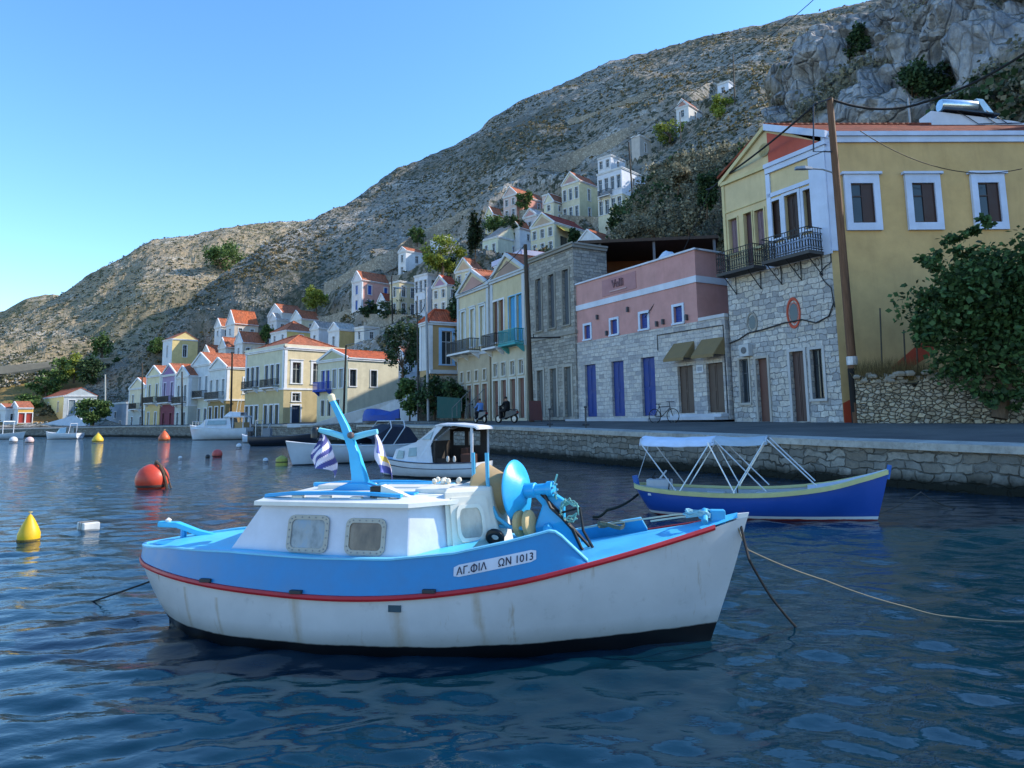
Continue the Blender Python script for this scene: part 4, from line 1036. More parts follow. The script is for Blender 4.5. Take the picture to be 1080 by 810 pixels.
# ---- houses on the hillside (label, columns, base and eave, ...)
W_ = '#d3d6da'; OR = '#b0694a'
def hill(label, pL, pC, pR, pyE, pyB, roof='gable', up='#d6c48e', fac=None, side=None, hr=None, n=2, sn=1, rm='#a8654a', win=None, th=46, ped=None, slope=HILL, storeys=2, **k):
    sp = dict(solid=win, fw=.14) if win else dict(fw=.13)
    zr = [(.58, .86), (.1, .4)] if storeys == 2 else [(.25, .7)]
    rows = [rw(a, b, n, .8, **sp) for a, b in zr] if n else []
    srows = [rw(a, b, sn, .85, **sp) for a, b in zr] if sn else []
    return house('house', label, pL, pC, pyB, pyE, slope=slope, th=th, pR=pR, roof=roof, hr=hr, up=up, fac=fac, sidecol=side, rows=rows, srows=srows, rmat=rm, ped=ped, found=5, group=k.pop('group', GH), pil=k.pop('pil', False), **k)
hill('yellow gabled house standing alone on the dark slope left of the red roofs', 170, 180, 207, 357, 402, 'side', '#d2bd86', fac='#cdd4dc', hr=1.6, n=1, sn=1)  # blue-grey of the facade is shade put into the wall colour
hill('small white house with a red roof at the far left of the red roofed cluster', 226, 233, 245, 344, 358, 'gable', W_, hr=1.9, n=1, sn=1, storeys=1)
hill('house with the broadest orange roof, at the top of the red roofed cluster', 238, 247, 272, 341, 358, 'gable', W_, side='#c9b9a8', hr=3.2, n=1, sn=2, storeys=1, rm='#b0603f')
hill('low house with a small orange gable below the broad orange roof', 230, 238, 252, 366, 382, 'gable', '#c9c8c4', hr=2.2, n=1, sn=1, storeys=1)
hill('house with brownish walls and orange roof tucked behind the cream mansion', 247, 255, 279, 361, 380, 'gable', '#cdbfae', fac=W_, hr=2.4, n=1, sn=2, storeys=1)
hill('white house with orange roof and open porch highest above the mansion', 282, 297, 321, 330, 347, 'gable', W_, hr=2.4, n=2, sn=1, storeys=1)
hill('yellow house with an orange pyramid roof right behind the mansion', 285, 302, 332, 348, 376, 'hip', '#dcc07a', fac=W_, hr=2.3, n=2, sn=1, storeys=2)
hill('plain white house with grey roof just right of the yellow pyramid roofed house', 327, 336, 354, 346, 368, 'gable', '#cfd2d8', hr=1.4, n=1, sn=0, storeys=1, rm='#a39a94')
hill('white fronted house with tan side wall above the brown tiled roof', 346, 358, 377, 347, 370, 'gable', '#c8ab74', fac=W_, hr=1.3, n=1, sn=0, storeys=1, rm='#b8b2aa')
hill('pink house with vivid blue shutters and a long orange roof', 371, 381, 431, 295, 330, 'gable', '#cf9d92', fac='#d9d2d6', hr=2.0, n=1, sn=3, win='#2458b0', pil=True)
hill('cream flat roofed house with battlement parapet beside the pink one', 411, 421, 440, 296, 335, 'parapet', '#cfc3a4', n=1, sn=2)
hill('tall plain white cube house above the street lamp', 437, 451, 462, 288, 333, 'parapet', '#d0d6e2', n=3, sn=1)
hill('house with a mauve pediment and red roof beside the white cube', 456, 472, 484, 300, 330, 'gable', '#d4cdbd', hr=1.7, n=2, sn=1, ped='#a5849a', rm='#b5523a')
hill('lone small white house with flat orange roof beside the lime green tree', 420, 428, 451, 264, 290, 'gable', W_, hr=.9, n=1, sn=1)
hill('white windowless block partly hidden behind the lime green tree', 454, 468, 484, 249, 268, 'flat', '#ccd4e0', n=0, sn=0)
hill('cream house with yellowish pediment and orange roof behind the pink pedimented quay house', 480, 498, 509, 283, 316, 'gable', '#d2cab0', hr=2.0, n=2, sn=1, ped='#c9a98c')
hill('pale greenish house with a wide gabled end below the pink hill house', 509, 525, 559, 249, 272, 'side', '#cfcdb8', fac='#c9cdb8', hr=3.0, n=2, sn=1, storeys=1, rm='#9a8f88')
hill('salmon pink house with orange roof high on the bare slope', 531, 545, 576, 204, 228, 'gable', '#d3988a', fac='#c9b4ae', hr=1.9, n=2, sn=2)
hill('small flat roofed annexe with pinkish walls right of the salmon house', 575, 580, 592, 204, 224, 'flat', '#d2bcb4', n=1, sn=1, storeys=1)
HAW = hill('cream house with dark red roof and a yellow awning on its side', 560, 585, 619, 234, 268, 'gable', '#d3ccb4', fac='#cfc9ae', hr=2.1, n=3, sn=0, rm='#8f4034', ped='#b7a08a')
mb = MB(); fr = HAW['SD']; h_ = HAW['h']
mb.prism([fr.at(.5, h_ * .9, .03), fr.at(4.0, h_ * .9, .03), fr.at(4.0, h_ * .68, 1.6), fr.at(.5, h_ * .68, 1.6)], (0, 0, .05)); mb.build('awning', paint('#d9b552', .8, .1, 'canvas'), HAW['root'])
mb = MB(); mb.quad(fr.at(1.5, .1, .01), fr.at(3.2, .1, .01), fr.at(3.2, h_ * .6, .01), fr.at(1.5, h_ * .6, .01)); mb.build('window', glass(), HAW['root'])
hill('low white and pink gabled house between the salmon house and the awning house', 552, 566, 580, 226, 244, 'gable', '#d5c6c4', hr=1.5, n=1, sn=1, storeys=1, ped='#bb8f8c', rm='#b8b0b0')
hill('tall cream house with sunny yellow side and orange roof high up the village', 593, 612, 632, 190, 232, 'gable', '#d3c7a0', fac='#cfc8b0', hr=2.2, n=3, sn=1, ped='#b4938c')
hill('white flat roofed block at the top of the village', 631, 645, 660, 163, 190, 'flat', '#cfd5de', n=2, sn=1)
hill('big white house with cream ground floor and balconies above the thorny slope', 631, 657, 682, 176, 226, 'parapet', '#d0d6e2', low='#d3cbb0', split=.45, n=4, sn=1, balc=[(.1, .6, .48)])
hill('white gable with orange roof peeping over the veranda roof', 607, 634, 652, 253, 266, 'gable', '#c9cfd6', hr=2.0, n=0, sn=0)
hill('solitary gabled white house beside the olive green tree up on the slope', 714, 727, 741, 110, 136, 'gable', '#d4d3d0', fac='#cfd2d8', hr=1.7, n=1, sn=1, ped='#b08378')
hill('white cube shaped hut against the foot of the cliff', 757, 769, 788, 85, 101, 'flat', '#c6d2e2', n=1, sn=1, storeys=1)
hill('white gabled house wedged between the orange roofs and the pyramid roofed house', 283, 291, 304, 337, 352, 'gable', W_, hr=1.6, n=1, sn=1, storeys=1, rm='#b9aaa2')
hill('low white house with a flat terrace beside the tan side walled house', 374, 384, 400, 344, 360, 'flat', '#cfd0ce', n=1, sn=1, storeys=1)
hill('little white cottage with brown roof under the white cube house', 418, 426, 440, 376, 396, 'gable', '#cdd2d8', hr=1.3, n=1, sn=1, storeys=1, rm='#8d5f50')
hill('grey stone shed just above the big white house on the slope', 668, 675, 687, 142, 164, 'flat', '#b5b2ae', n=0, sn=1, storeys=1)
hill('pale house with red roof, lowest and leftmost of the red roofed cluster', 213, 221, 233, 372, 388, 'gable', '#d0cbc4', hr=1.8, n=1, sn=1, storeys=1)
hill('cream house with orange roof just right of the yellow pyramid roofed house', 306, 318, 338, 336, 352, 'gable', '#d2cab0', fac=W_, hr=2.0, n=1, sn=1, storeys=1)
hill('small white house with a dark red roof among the bushes below the pink house', 398, 406, 418, 318, 336, 'gable', '#d2d5da', hr=1.6, n=1, sn=1, rm='#a0523c')
hill('tall narrow cream house between the pale greenish house and the cypress', 512, 520, 531, 226, 246, 'gable', '#d3c9a4', hr=1.8, n=1, sn=1)
hill('white house with orange roof under the salmon pink house', 536, 548, 566, 240, 254, 'gable', W_, hr=1.8, n=1, sn=1, storeys=1)
hill('cream house with a brown roof left of the sunny yellow sided house', 574, 584, 597, 212, 232, 'gable', '#d4cdb4', hr=1.8, n=1, sn=1, rm='#94604c')
TW_ = rubble('terracewall', 1.6, ['#8d877b', '#a59f92', '#b9b3a5'], '#7c766b')
for lab, pts in (('long grey terrace wall climbing above the cream house with the blue balcony', ((365, 372), (400, 362), (440, 346))), ('pale terrace wall below the pink house with blue shutters', ((370, 334), (400, 337), (436, 338))), ('terrace wall below the salmon pink house', ((528, 230), (560, 229), (592, 227))), ('terrace wall on the bare slope right of the lone small white house', ((395, 296), (420, 293), (455, 286))), ('stepped terrace wall under the tall cream house', ((590, 234), (612, 236), (634, 232))), ('terrace wall left of the bright lime green tree above the mansion', ((320, 336), (345, 338), (372, 330)))):
    P_ = [HILL.find(*q) for q in pts]
    o = solid_wall('terrace_wall', lab, [p + Vector((0, -.4, .9)) for p in P_], .5, TW_, z0=min(p.z for p in P_) - 3); o['group'] = 'terrace walls on the hillside'
def long_wall(label, pts, hgt, mat, th=.6):
    P_ = []
    for a, b in zip(pts[:-1], pts[1:]):
        for q in range(8): P_.append(HILL.find(lerp(a[0], b[0], q / 8), lerp(a[1], b[1], q / 8)))
    for _ in range(3): P_ = [P_[0]] + [(P_[i - 1] + P_[i] * 2 + P_[i + 1]) / 4 for i in range(1, len(P_) - 1)] + [P_[-1]]
    mb = MB(); rnd = random.Random(len(label)); secs = []
    for p in P_:
        f = Vector((-.35, -.9, 0)); t = p + f * 1.2 + Vector((0, 0, hgt + rnd.uniform(-.25, .25))); secs.append([t + Vector((0, 0, -hgt - 3)), t, t - f * th, t - f * th + Vector((0, 0, -hgt - 3))])
    mb.loft(secs, 0, True, True); o = mb.build('terrace_wall', mat); tag(o, label, 'wall', 'long terrace walls on the bare hillside'); return o
long_wall('long pale wall climbing the bare hillside above the lone small white house', [(345, 306), (390, 284), (430, 262), (480, 238), (525, 216)], 1.5, TW_)
long_wall('pale wall climbing the hillside above the salmon pink house', [(540, 196), (600, 170), (650, 148), (700, 128)], 1.5, TW_)
long_wall('short pale wall high on the hillside left of the solitary gabled white house', [(600, 134), (650, 116), (705, 96)], 1.3, TW_)
# ---- head of the harbour, far left
house('house', 'long pale yellow house with red orange roof behind the white ramp, far left', 45, 66, 441, 417, Y=143, th=TH2, pR=101, roof='side', up='#ddcf92', sidecol='#aab4ba', hr=1.6, found=2, rows=[rw(.3, .75, 2, 1.0, solid=DKW)], srows=[rw(.15, .8, 2, 1.2, solid='#7a8a92')], rmat='#b05f42', group=GFAR, pil=False)  # grey side wall: shade put into its colour, the house is yellow
house('house', 'tiny white house with red roof at the left edge of the photo', -6, 5, 449, 431, Y=137, th=TH2, pR=15, roof='gable', up=W_, hr=1.0, found=2, rows=[rw(.3, .7, 1, .9, solid=DKW)], srows=[rw(.3, .7, 1, .9)], group=GFAR, pil=False)
house('house', 'tiny yellow and red house second from the left edge', 10, 18, 449, 430, Y=135, th=TH2, pR=34, roof='gable', up='#ddb05a', fac=W_, hr=1.2, found=2, rows=[rw(.3, .7, 1, .9, solid=DKW)], srows=[rw(.15, .7, 2, 1.0, solid='#a03a30')], group=GFAR, pil=False)
house('house', 'blue grey house in deep shade just right of the round quay tree', 110, 132, 457, 424, Y=122, th=TH2, D=6, roof='flat', up='#8e9cae', rows=[rw(.5, .7, 1, 1.0, solid=DKW), rw(.05, .4, 2, .9, kind='door', solid='#3c4a5c')], group=GFAR, pil=False)  # deep shade is put into the blue-grey wall colour
solid_wall('ramp_wall', 'broad whitewashed ramp in front of the long pale yellow house', [at(26, 452, 132), at(50, 446, 131), at(78, 438, 129), at(90, 445, 127), at(98, 455, 125)], 1.0, stucco('#bcc4ce', .4), z0=1.3)
solid_wall('stone_wall', 'long dry stone terrace wall across the far hillside', [at(-60, 388, 167), at(0, 386, 166), at(60, 381, 172), at(130, 376, 178)], .8, rubble('quay', 2.1, ['#8a857a'], '#55524b') if 0 else stucco('#8f887a'), z0=at(0, 386, 166).z - 2)
# ------------------------------------------------------------------ the near hillside, cut into terraces where houses stand
def cut_terraces(p):
    for M_, w_, D_ in TERR:
        q = M_ @ p
        if -w_ - 9 < q.x < 12 and -9 < q.y < D_ + 6 and q.z > -.3:
            dx = max(0, -w_ - 3.0 - q.x, q.x - 5.0); dy = max(0, -4.0 - q.y, q.y - D_ - 1.0); d = math.hypot(dx, dy)
            k_ = max(0, 1 - d / 4.0)
            p.z -= (q.z + .3) * k_ * k_ * (3 - 2 * k_)
    return p
hillA = HILL.mesh('hillside', M_hill, [x for x in np.arange(-40, 1400, 2.6)], 210, hill_disp, 4)
tag(hillA, kind='structure')

# ------------------------------------------------------------------ scrub and stones scattered over the hills (nobody could count them)
def scatter(name, S, pxs, n, size, mats, kind, seed, trange=(.12, .85), dens=None, nq=7, ls=.38):
    rnd = random.Random(seed); mb = MB(); G = S.G; nx, npf = G.shape[:2]
    k = 0; tries = 0
    while k < n and tries < n * 12:
        tries += 1
        i = rnd.randrange(nx - 1); j = int(rnd.uniform(*trange) * npf); j = min(npf - 2, j)
        p = Vector(G[i, j]).lerp(Vector(G[i + 1, j + 1]), rnd.random())
        if dens and rnd.random() > dens(p, pxs[i], j / npf): continue
        s = size * (.45 + rnd.random() ** 2 * 1.3); k += 1
        nv = 6
        if kind == 'bush':
            for _ in range(nq):
                c = p + Vector((rnd.gauss(0, .4), rnd.gauss(0, .4), abs(rnd.gauss(0, .32)) + .05)) * s
                a = Vector((rnd.gauss(0, 1), rnd.gauss(0, 1), rnd.gauss(0, 1))).normalized(); b = a.orthogonal().normalized() * s * ls; cc = a.cross(b)
                mb.add([c - b, c - cc * .9, c + b * 1.1, c + cc], [(0, 1, 2, 3)], 0)
        else:
            ring = [Vector((math.cos(6.283 * q / 5 + rnd.random()) * rnd.uniform(.6, 1.1), math.sin(6.283 * q / 5) * rnd.uniform(.6, 1.1), rnd.uniform(-.2, .35))) * s for q in range(5)]
            top = p + Vector((rnd.uniform(-.3, .3), rnd.uniform(-.3, .3), rnd.uniform(.5, .9))) * s
            vs = [p + r for r in ring] + [p + r * .75 + Vector((0, 0, .45 * s)) for r in ring] + [top]
            mb.add(vs, [(q, (q + 1) % 5, 5 + (q + 1) % 5, 5 + q) for q in range(5)] + [(5 + q, 5 + (q + 1) % 5, 10) for q in range(5)], 0)
    o = mb.build(name, mats); tag(o, kind='stuff'); return o
F_scrub = foliage('#3b4030', '#5f5f48', 'scrub'); F_dry = foliage('#5d5238', '#8a7a55', 'dryscrub')
F_dark = foliage('#223322', '#3f5636', 'dark'); F_mid = foliage('#33482a', '#5b7440', 'mid'); F_lime = foliage('#53662a', '#8a9440', 'lime')
F_cyp = foliage('#101c12', '#22321c', 'cypress'); F_grey = foliage('#55584a', '#8b8873', 'grey')
M_stone = flat('#8f897e', .95, .1, name='limestone')
pA = list(np.arange(-40, 1400, 2.6)); pB = list(np.arange(-300, 500, 2.6))
def dA(p, px, t):
    return max(0.05, min(1, .45 + fbm(p, .04, 3, 1.0) * 1.2)) * (1 if px < 900 else .1)
o = scatter('scrub', HILL, pA, 13000, .45, F_scrub, 'bush', 11, (.2, .84), dA); tag(o, 'low dark scrub bushes dotted over the near hillside', 'scrub')
o = scatter('scrub', HILL, pA, 7000, .45, F_dry, 'bush', 12, (.2, .84), dA); tag(o, 'dry straw coloured scrub scattered over the near hillside', 'scrub')
o = scatter('stones', HILL, pA, 8000, .30, M_stone, 'rock', 13, (.15, .86), lambda p, px, t: max(.05, min(1, .4 - fbm(p, .04, 3, 1.0) * 1.4)) * (1 if px < 900 else .1)); tag(o, 'pale limestone boulders strewn over the near hillside', 'stones')
dB = lambda p, px, t: 1 if -40 < px < 370 else .05
o = scatter('scrub', FAR, pB, 8000, .55, F_scrub, 'bush', 14, (.36, .86), dB); tag(o, 'low scrub bushes dotted over the far hillside', 'scrub')
o = scatter('stones', FAR, pB, 6000, .42, M_stone, 'rock', 15, (.36, .86), dB); tag(o, 'pale boulders strewn over the far hillside', 'stones')
def dD(p, px, t):
    if px < 806: return 1.0
    if px > 1330: return .0
    return max(0, min(1, (fbm(p, .16, 4, 20) - .15) * 4)) * .5
o = scatter('scrub', NEAR, pn, 5200, .8, F_grey, 'bush', 16, (.1, .84), dD, 30, .12); tag(o, 'grey green thorny scrub covering the steep slope behind the pink house', 'scrub')
o = scatter('scrub', NEAR, pn, 1500, .8, F_dark, 'bush', 17, (.08, .84), lambda p, px, t: dD(p, px, t) * max(.03, min(1, .5 + 1.6 * fbm(p, .1, 3, 44))), 18, .18); tag(o, 'dark green scrub in clumps on the steep slope and cliff', 'scrub')
# ================================================================== boats
def interp_rows(tab, n):
    """resample a table of stations smoothly"""
    T = np.array(tab, float); t = np.linspace(0, len(T) - 1, n); out = []
    for q in t:
        i = int(min(len(T) - 2, math.floor(q))); f = q - i
        p0, p1, p2, p3 = T[max(0, i - 1)], T[i], T[i + 1], T[min(len(T) - 1, i + 2)]
        out.append(.5 * ((2 * p1) + (-p0 + p2) * f + (2 * p0 - 5 * p1 + 4 * p2 - p3) * f * f + (-p0 + 3 * p1 - 3 * p2 + p3) * f ** 3))
    return [list(map(float, o)) for o in out]
def hull_mesh(rows, nv=12, inset=0.0, floor=None):
    """rows: (x at rail, x at keel, half beam, rail z, keel z, fullness)"""
    secs = []
    for xr, xk, b, zr, zk, p in rows:
        b = max(.004, b - inset); sec = []
        for sgn in (-1, 1):
            part = []
            for i in range(nv + 1):
                t = i / nv; z = lerp(zr, zk, t); y = b * max(0, 1 - t ** p) ** .8; x = lerp(xr, xk, t ** 1.15)
                if floor is not None: z = max(z, floor)
                part.append((x, sgn * y, z))
            sec += part if sgn < 0 else part[::-1][1:]
        secs.append(sec)
    return secs
def hull_mat(key, colr, boot, thr, bend, mid, streak=.5, band=None):
    k = NT('hull_paint'); x, y, z = k.sep(); c = srgb(colr)
    n = k.noise(1.6, 5, .65); st = k.noise(1.0, 5, .7, k.mapping((7, 7, .55)))
    fine = k.noise(9, 4, .7)
    base = k.mix(k.ramp(n, [(.3, 0), (.7, 1)]), mul(c, .86), mul(c, 1.04))
    rust = k.math('MULTIPLY', k.ramp(st, [(.60, 0), (.74, 1)]), streak)
    base = k.mix(rust, base, srgb('#8a7350'))
    base = k.mix(k.math('MULTIPLY', k.ramp(fine, [(.6, 0), (.75, 1)]), streak * .35), base, srgb('#77777a'))
    if key == 'main':
        for xs, w_, zt in ((.80, .022, .40), (1.52, .035, .43), (2.36, .05, .37), (2.98, .03, .5), (.45, .02, .45)):
            wob = k.math('ADD', k.math('MULTIPLY', k.math('SUBTRACT', st, .5), .16), k.math('MULTIPLY', k.math('SUBTRACT', zt, z), .12))
            ax = k.math('ABSOLUTE', k.math('SUBTRACT', k.math('SUBTRACT', x, xs), wob))
            f = k.math('MULTIPLY', k.ramp(ax, [(0, .5), (w_ * .6, .3), (w_ * 1.6, 0)]), k.math('MULTIPLY', k.math('LESS_THAN', z, zt), k.ramp(fine, [(.3, .5), (.6, 1)])))
            base = k.mix(f, base, srgb('#8f7440'))
    dx = k.math('SUBTRACT', x, mid)
    t = k.math('ADD', thr, k.math('MULTIPLY', k.math('MULTIPLY', dx, dx), bend))
    d = k.math('SUBTRACT', z, t)
    low = k.ramp(k.math('ADD', d, k.math('MULTIPLY', k.noise(5, 4, .7), .05)), [(.02, 1), (.16, 0)])
    base = k.mix(k.math('MULTIPLY', low, .5 * min(1, streak * 2)), base, srgb('#6f7468'))
    if band:
        base = k.mix(k.ramp(k.math('SUBTRACT', d, band[1]), [(0.0, 1), (.004, 0)]), base, srgb(band[0]))
    e = k.ramp(k.math('ADD', d, k.math('MULTIPLY', k.math('SUBTRACT', k.noise(3, 4, .7), .5), .035)), [(0.0, 1), (.012, 0)])
    base = k.mix(e, base, srgb(boot))
    k.fin(base, k.ramp(n, [(.3, .28), (.7, .45)]), k.bump(k.noise(2.2, 3, .6), .10, .03), .5)
    return k.m
CY = '#3fb4e0'; DB = '#0f7cba'
BOAT = thing('fishing_boat', 'white and blue wooden fishing boat with cabin, red rail and net hauler, the largest boat', 'boat', (-3.086, 6.647, 0), math.atan2(-.17569, .98444))
st = [(-.46, .02, .015, .565, -.1, 1.5), (-.36, .04, .17, .56, -.22, 1.55), (-.1, .22, .40, .545, -.34, 1.75), (.4, .5, .65, .515, -.4, 2.4), (1.0, 1.0, .80, .48, -.42, 3.0), (1.8, 1.8, .86, .45, -.44, 3.3), (2.5, 2.5, .84, .475, -.45, 3.0), (3.2, 3.2, .75, .56, -.46, 2.4), (3.8, 3.75, .59, .68, -.46, 1.9), (4.3, 4.12, .39, .79, -.46, 1.6), (4.7, 4.4, .20, .885, -.44, 1.4), (4.96, 4.56, .06, .95, -.38, 1.3), (5.07, 4.62, .018, .975, -.3, 1.2)]
ROWS = interp_rows(st, 61)
mb = MB(); mb.loft(hull_mesh(ROWS, 14)); mb.build('hull', hull_mat('main', '#b9bdc2', '#0b0d11', .088, .0055, 2.0, .8), BOAT, True, angle=60)
XR = [r[0] for r in ROWS]
def railp(x, s, out=0.0, dz=0.0):
    b = float(np.interp(x, XR, [r[2] for r in ROWS])); z = float(np.interp(x, XR, [r[3] for r in ROWS])); return Vector((x, s * (b + out), z + dz))
STK_S = [(-.44, .67), (-.3, .685), (.2, .735), (.9, .752), (1.65, .73), (2.3, .732), (2.8, .78), (3.2, .86), (3.54, .94), (3.60, .90), (3.80, .70)]
STK_P = [(-.44, .67), (-.3, .685), (.2, .735), (.9, .752), (1.65, .73), (2.3, .732), (2.7, .72), (3.1, .66), (3.6, .75), (4.24, .90), (4.27, .80)]
def strakep(x, t, s, out=0.0):
    tab = STK_S if s < 0 else STK_P; zt = ip(x, tab); r = railp(x, s)
    b = abs(r.y) * (1 - .045 * t) - .012 * t; return Vector((x, s * (b + out), lerp(r.z, zt, t)))
for s in (-1, 1):
    mb = MB(); xs = list(np.linspace(-.45, STK_S[-1][0] if s < 0 else STK_P[-1][0], 90)); secs = []
    for x in xs: secs.append([strakep(x, 0, s, .012), strakep(x, .5, s, .012), strakep(x, 1, s, .012), strakep(x, 1, s, -.03), strakep(x, .5, s, -.03), strakep(x, 0, s, -.03)])
    mb.loft(secs, 0, True, True); wsk = mb.build('washstrake', paint(DB, .4, .12, 'boat_paint') if s < 0 else paint('#2f9ad6', .4, .1, 'boat_paint'), BOAT, True)
    mb = MB(); secs = []
    for x in xs:
        p = strakep(x, 1, s, 0.022); secs.append([p, p + Vector((0, 0, .014)), p + Vector((0, -s * .06, .014)), p + Vector((0, -s * .06, 0))])
    mb.loft(secs, 0, True, True); mb.build('cap_rail', paint('#6cc0e6', .4, .12, 'boat_paint'), wsk, True)
    mb = MB(); secs = []
    for x in np.linspace(-.46, 4.80, 110):
        p = railp(x, s); secs.append([p + Vector((0, s * .0, -.02)), p + Vector((0, s * .028, -.018)), p + Vector((0, s * .036, 0)), p + Vector((0, s * .028, .02)), p + Vector((0, 0, .022))])
    mb.loft(secs, 0, True, True); mb.build('rubbing_rail', paint('#a8202c', .45, .25, 'boat_paint'), BOAT, True)
# decks
mb = MB(); mb.loft([[railp(x, -1, -.02, .012), railp(x, 0, 0, .05), railp(x, 1, -.02, .012)] for x in np.linspace(2.7, 5.0, 30)]); mb.build('foredeck', paint('#49b4e4', .45, .2, 'boat_paint'), BOAT, True)
mb = MB(); mb.loft([[strakep(x, .97, -1, -.01), Vector((x, 0, strakep(x, 1, -1).z + .035 * min(1, (x + .46) * 2))), strakep(x, .97, 1, -.01)] for x in np.linspace(-.45, 2.9, 40)]); mb.build('deck', paint('#58c8ea', .4, .15, 'boat_paint'), BOAT, True)
mb = MB()      # stem post
mb.loft([[(5.0, -.02, 1.0), (5.09, -.012, 1.01), (5.09, .012, 1.01), (5.0, .02, 1.0)], [(4.86, -.03, .6), (4.94, -.014, .58), (4.94, .014, .58), (4.86, .03, .6)], [(4.68, -.03, .2), (4.76, -.014, .18), (4.76, .014, .18), (4.68, .03, .2)]], 0, True, True); mb.build('stem_post', paint('#d6d9dc', .4, .2, 'boat_paint'), BOAT)
mb = MB(); mb.box(4.78, 4.9, -.05, .05, .9, 1.03); mb.tube([(4.72, -.16, .95), (4.74, 0, 1.02), (4.72, .16, .95)], .03, 6); mb.build('bow_bitt', paint('#3a9fd2', .45, .1, 'boat_paint'), BOAT, bevel=.01)
# cabin
WP = paint('#c6cad6', .38, .18, 'boat_paint'); WPC = paint('#d8d6cc', .42, .15, 'boat_paint')
cb = [(.76, .58), (.76, -.58), (2.40, -.715), (2.74, -.36), (2.74, .36), (2.40, .715)]; ct = [(1.05, .53), (1.05, -.53), (2.385, -.63), (2.68, -.32), (2.68, .32), (2.385, .63)]
ZB, ZT = .70, 1.115
mb = MB(); mb.loft([[(x, y, ZB) for x, y in cb], [(x, y, ZT) for x, y in ct]], 0, True, True); CAB = mb.build('cabin', WP, BOAT, bevel=.012)
def cside(x, z, s=-1, out=0.0):
    t = (z - ZB) / (ZT - ZB); yb = lerp(.58, .715, (x - .76) / (2.40 - .76)); yt = lerp(.53, .63, (x - 1.05) / (2.385 - 1.05)); return Vector((x, s * (lerp(yb, yt, t) + out), z))
def rrect(x0, x1, z0, z1, r, n=5):
    pts = []
    for cx, cz, a0 in ((x1 - r, z1 - r, 0), (x0 + r, z1 - r, 90), (x0 + r, z0 + r, 180), (x1 - r, z0 + r, 270)):
        for q in range(n + 1): a = R(a0 + 90 * q / n); pts.append((cx + r * math.cos(a), cz + r * math.sin(a)))
    return pts
def pane_mat(cols, key):
    k = NT('boat_pane'); n = k.noise(2.6, 5, .65, k.mapping((2, 2, 1))); c = k.ramp(n, [(.3, srgb(cols[0])), (.5, srgb(cols[1])), (.7, srgb(cols[2]))])
    return k.fin(c, .16, k.bump(k.noise(5, 2, .5), .05, .02), .5)
PM = [pane_mat(['#4d5358', '#8d9296', '#6d8fb0'], 'a'), pane_mat(['#4a3a2e', '#75604c', '#8d7a66'], 'b')]  # blue in the first pane is a reflection put into its colour
RIV = flat('#8b8d90', .4, .5, .6, 'rivet_metal')
for s in (-1, 1):
    for i, (x0, x1, z0, z1) in enumerate(((1.325, 1.70, .745, 1.035), (1.855, 2.205, .742, 1.02))):
        f = MB(); o_ = rrect(x0, x1, z0, z1, .055); n_ = rrect(x0 + .034, x1 - .034, z0 + .034, z1 - .034, .04)
        sh = -.02 * 0
        f.loft([[cside(x, z, s, .004) for x, z in o_], [cside(x, z, s, .018) for x, z in o_], [cside(x, z, s, .018) for x, z in n_], [cside(x, z, s, .007) for x, z in n_]], 0, True)
        g = MB(); g.poly([cside(x, z, s, .007) for x, z in (n_ if s < 0 else n_[::-1])][::-1]); w_ = g.build('window', PM[i], CAB)
        v = f
        mid_ = rrect(x0 + .017, x1 - .017, z0 + .017, z1 - .017, .045, 2)
        L = [cside(x, z, s, .018) for x, z in mid_]
        for a, b in zip(L, L[1:] + L[:1]):
            m_ = max(1, int((b - a).length / .055))
            for q in range(m_):
                p = a.lerp(b, q / m_); v.lathe([(.007, 0), (.005, .005), (0.0005, .006)], 6, 1, p, (0, s, .2))
        f.build('frame', [paint('#a9a69c', .5, .4, 'weathered_frame'), RIV], w_)
# roof with rails
ro = [(1.0, .58), (1.0, -.58), (2.40, -.69), (2.76, -.36), (2.76, .36), (2.40, .69)]
mb = MB(); mb.loft([[(x, y, ZT - .005) for x, y in ro], [(x, y, ZT + .028) for x, y in ro], [(lerp(1.85, x, .93), y * .9, ZT + .05) for x, y in ro], [(lerp(1.85, x, .4), y * .3, ZT + .07) for x, y in ro]], 0, True, True); RF = mb.build('cabin_roof', paint('#dcdedb', .4, .12, 'boat_paint'), BOAT, True, angle=30)
BLP = paint('#2a98d4', .4, .12, 'boat_paint')
for s in (-1, 1):
    mb = MB(); mb.loft([[(x, s * (y - .035), z), (x, s * (y + .035), z), (x, s * (y + .035), z + .028), (x, s * (y - .035), z + .028)] for x, y, z in ((1.05, .47, 1.165), (1.3, .5, 1.188), (1.7, .525, 1.195), (2.05, .545, 1.19), (2.3, .555, 1.175))], 0, True, True)
    mb.build('hand_rail', BLP, RF, bevel=.006)
    mb = MB()
    for x in (1.08, 1.36, 1.62, 1.9, 2.14): 
        y = ip(x, [(1.05, .47), (1.7, .525), (2.3, .555)]); mb.box(x - .05, x + .05, s * y - .028, s * y + .028, ZT + .02, ip(x, [(1.05, 1.166), (1.3, 1.189), (2.3, 1.176)]))
    mb.build('rail_block', WPC, RF, bevel=.006)
mb = MB(); mb.box(1.25, 1.75, .08, .32, 1.16, 1.215); mb.box(1.85, 2.3, .1, .4, 1.16, 1.20); mb.box(2.3, 2.62, -.22, .25, 1.15, 1.215); mb.build('hatch_cover', WPC, RF, bevel=.012)
mb = MB(); mb.box(1.0, 2.3, .50, .56, 1.16, 1.2); mb.box(1.75, 2.5, .34, .4, 1.18, 1.21); mb.build('plank', paint('#58b4de', .45, .2, 'boat_paint'), RF, bevel=.008)
mb = MB(); mb.box(2.0, 2.1, -.50, -.40, ZT + .03, 1.26); hl = mb.build('horn', flat('#1a1b1e', .4, .4), RF, bevel=.008)
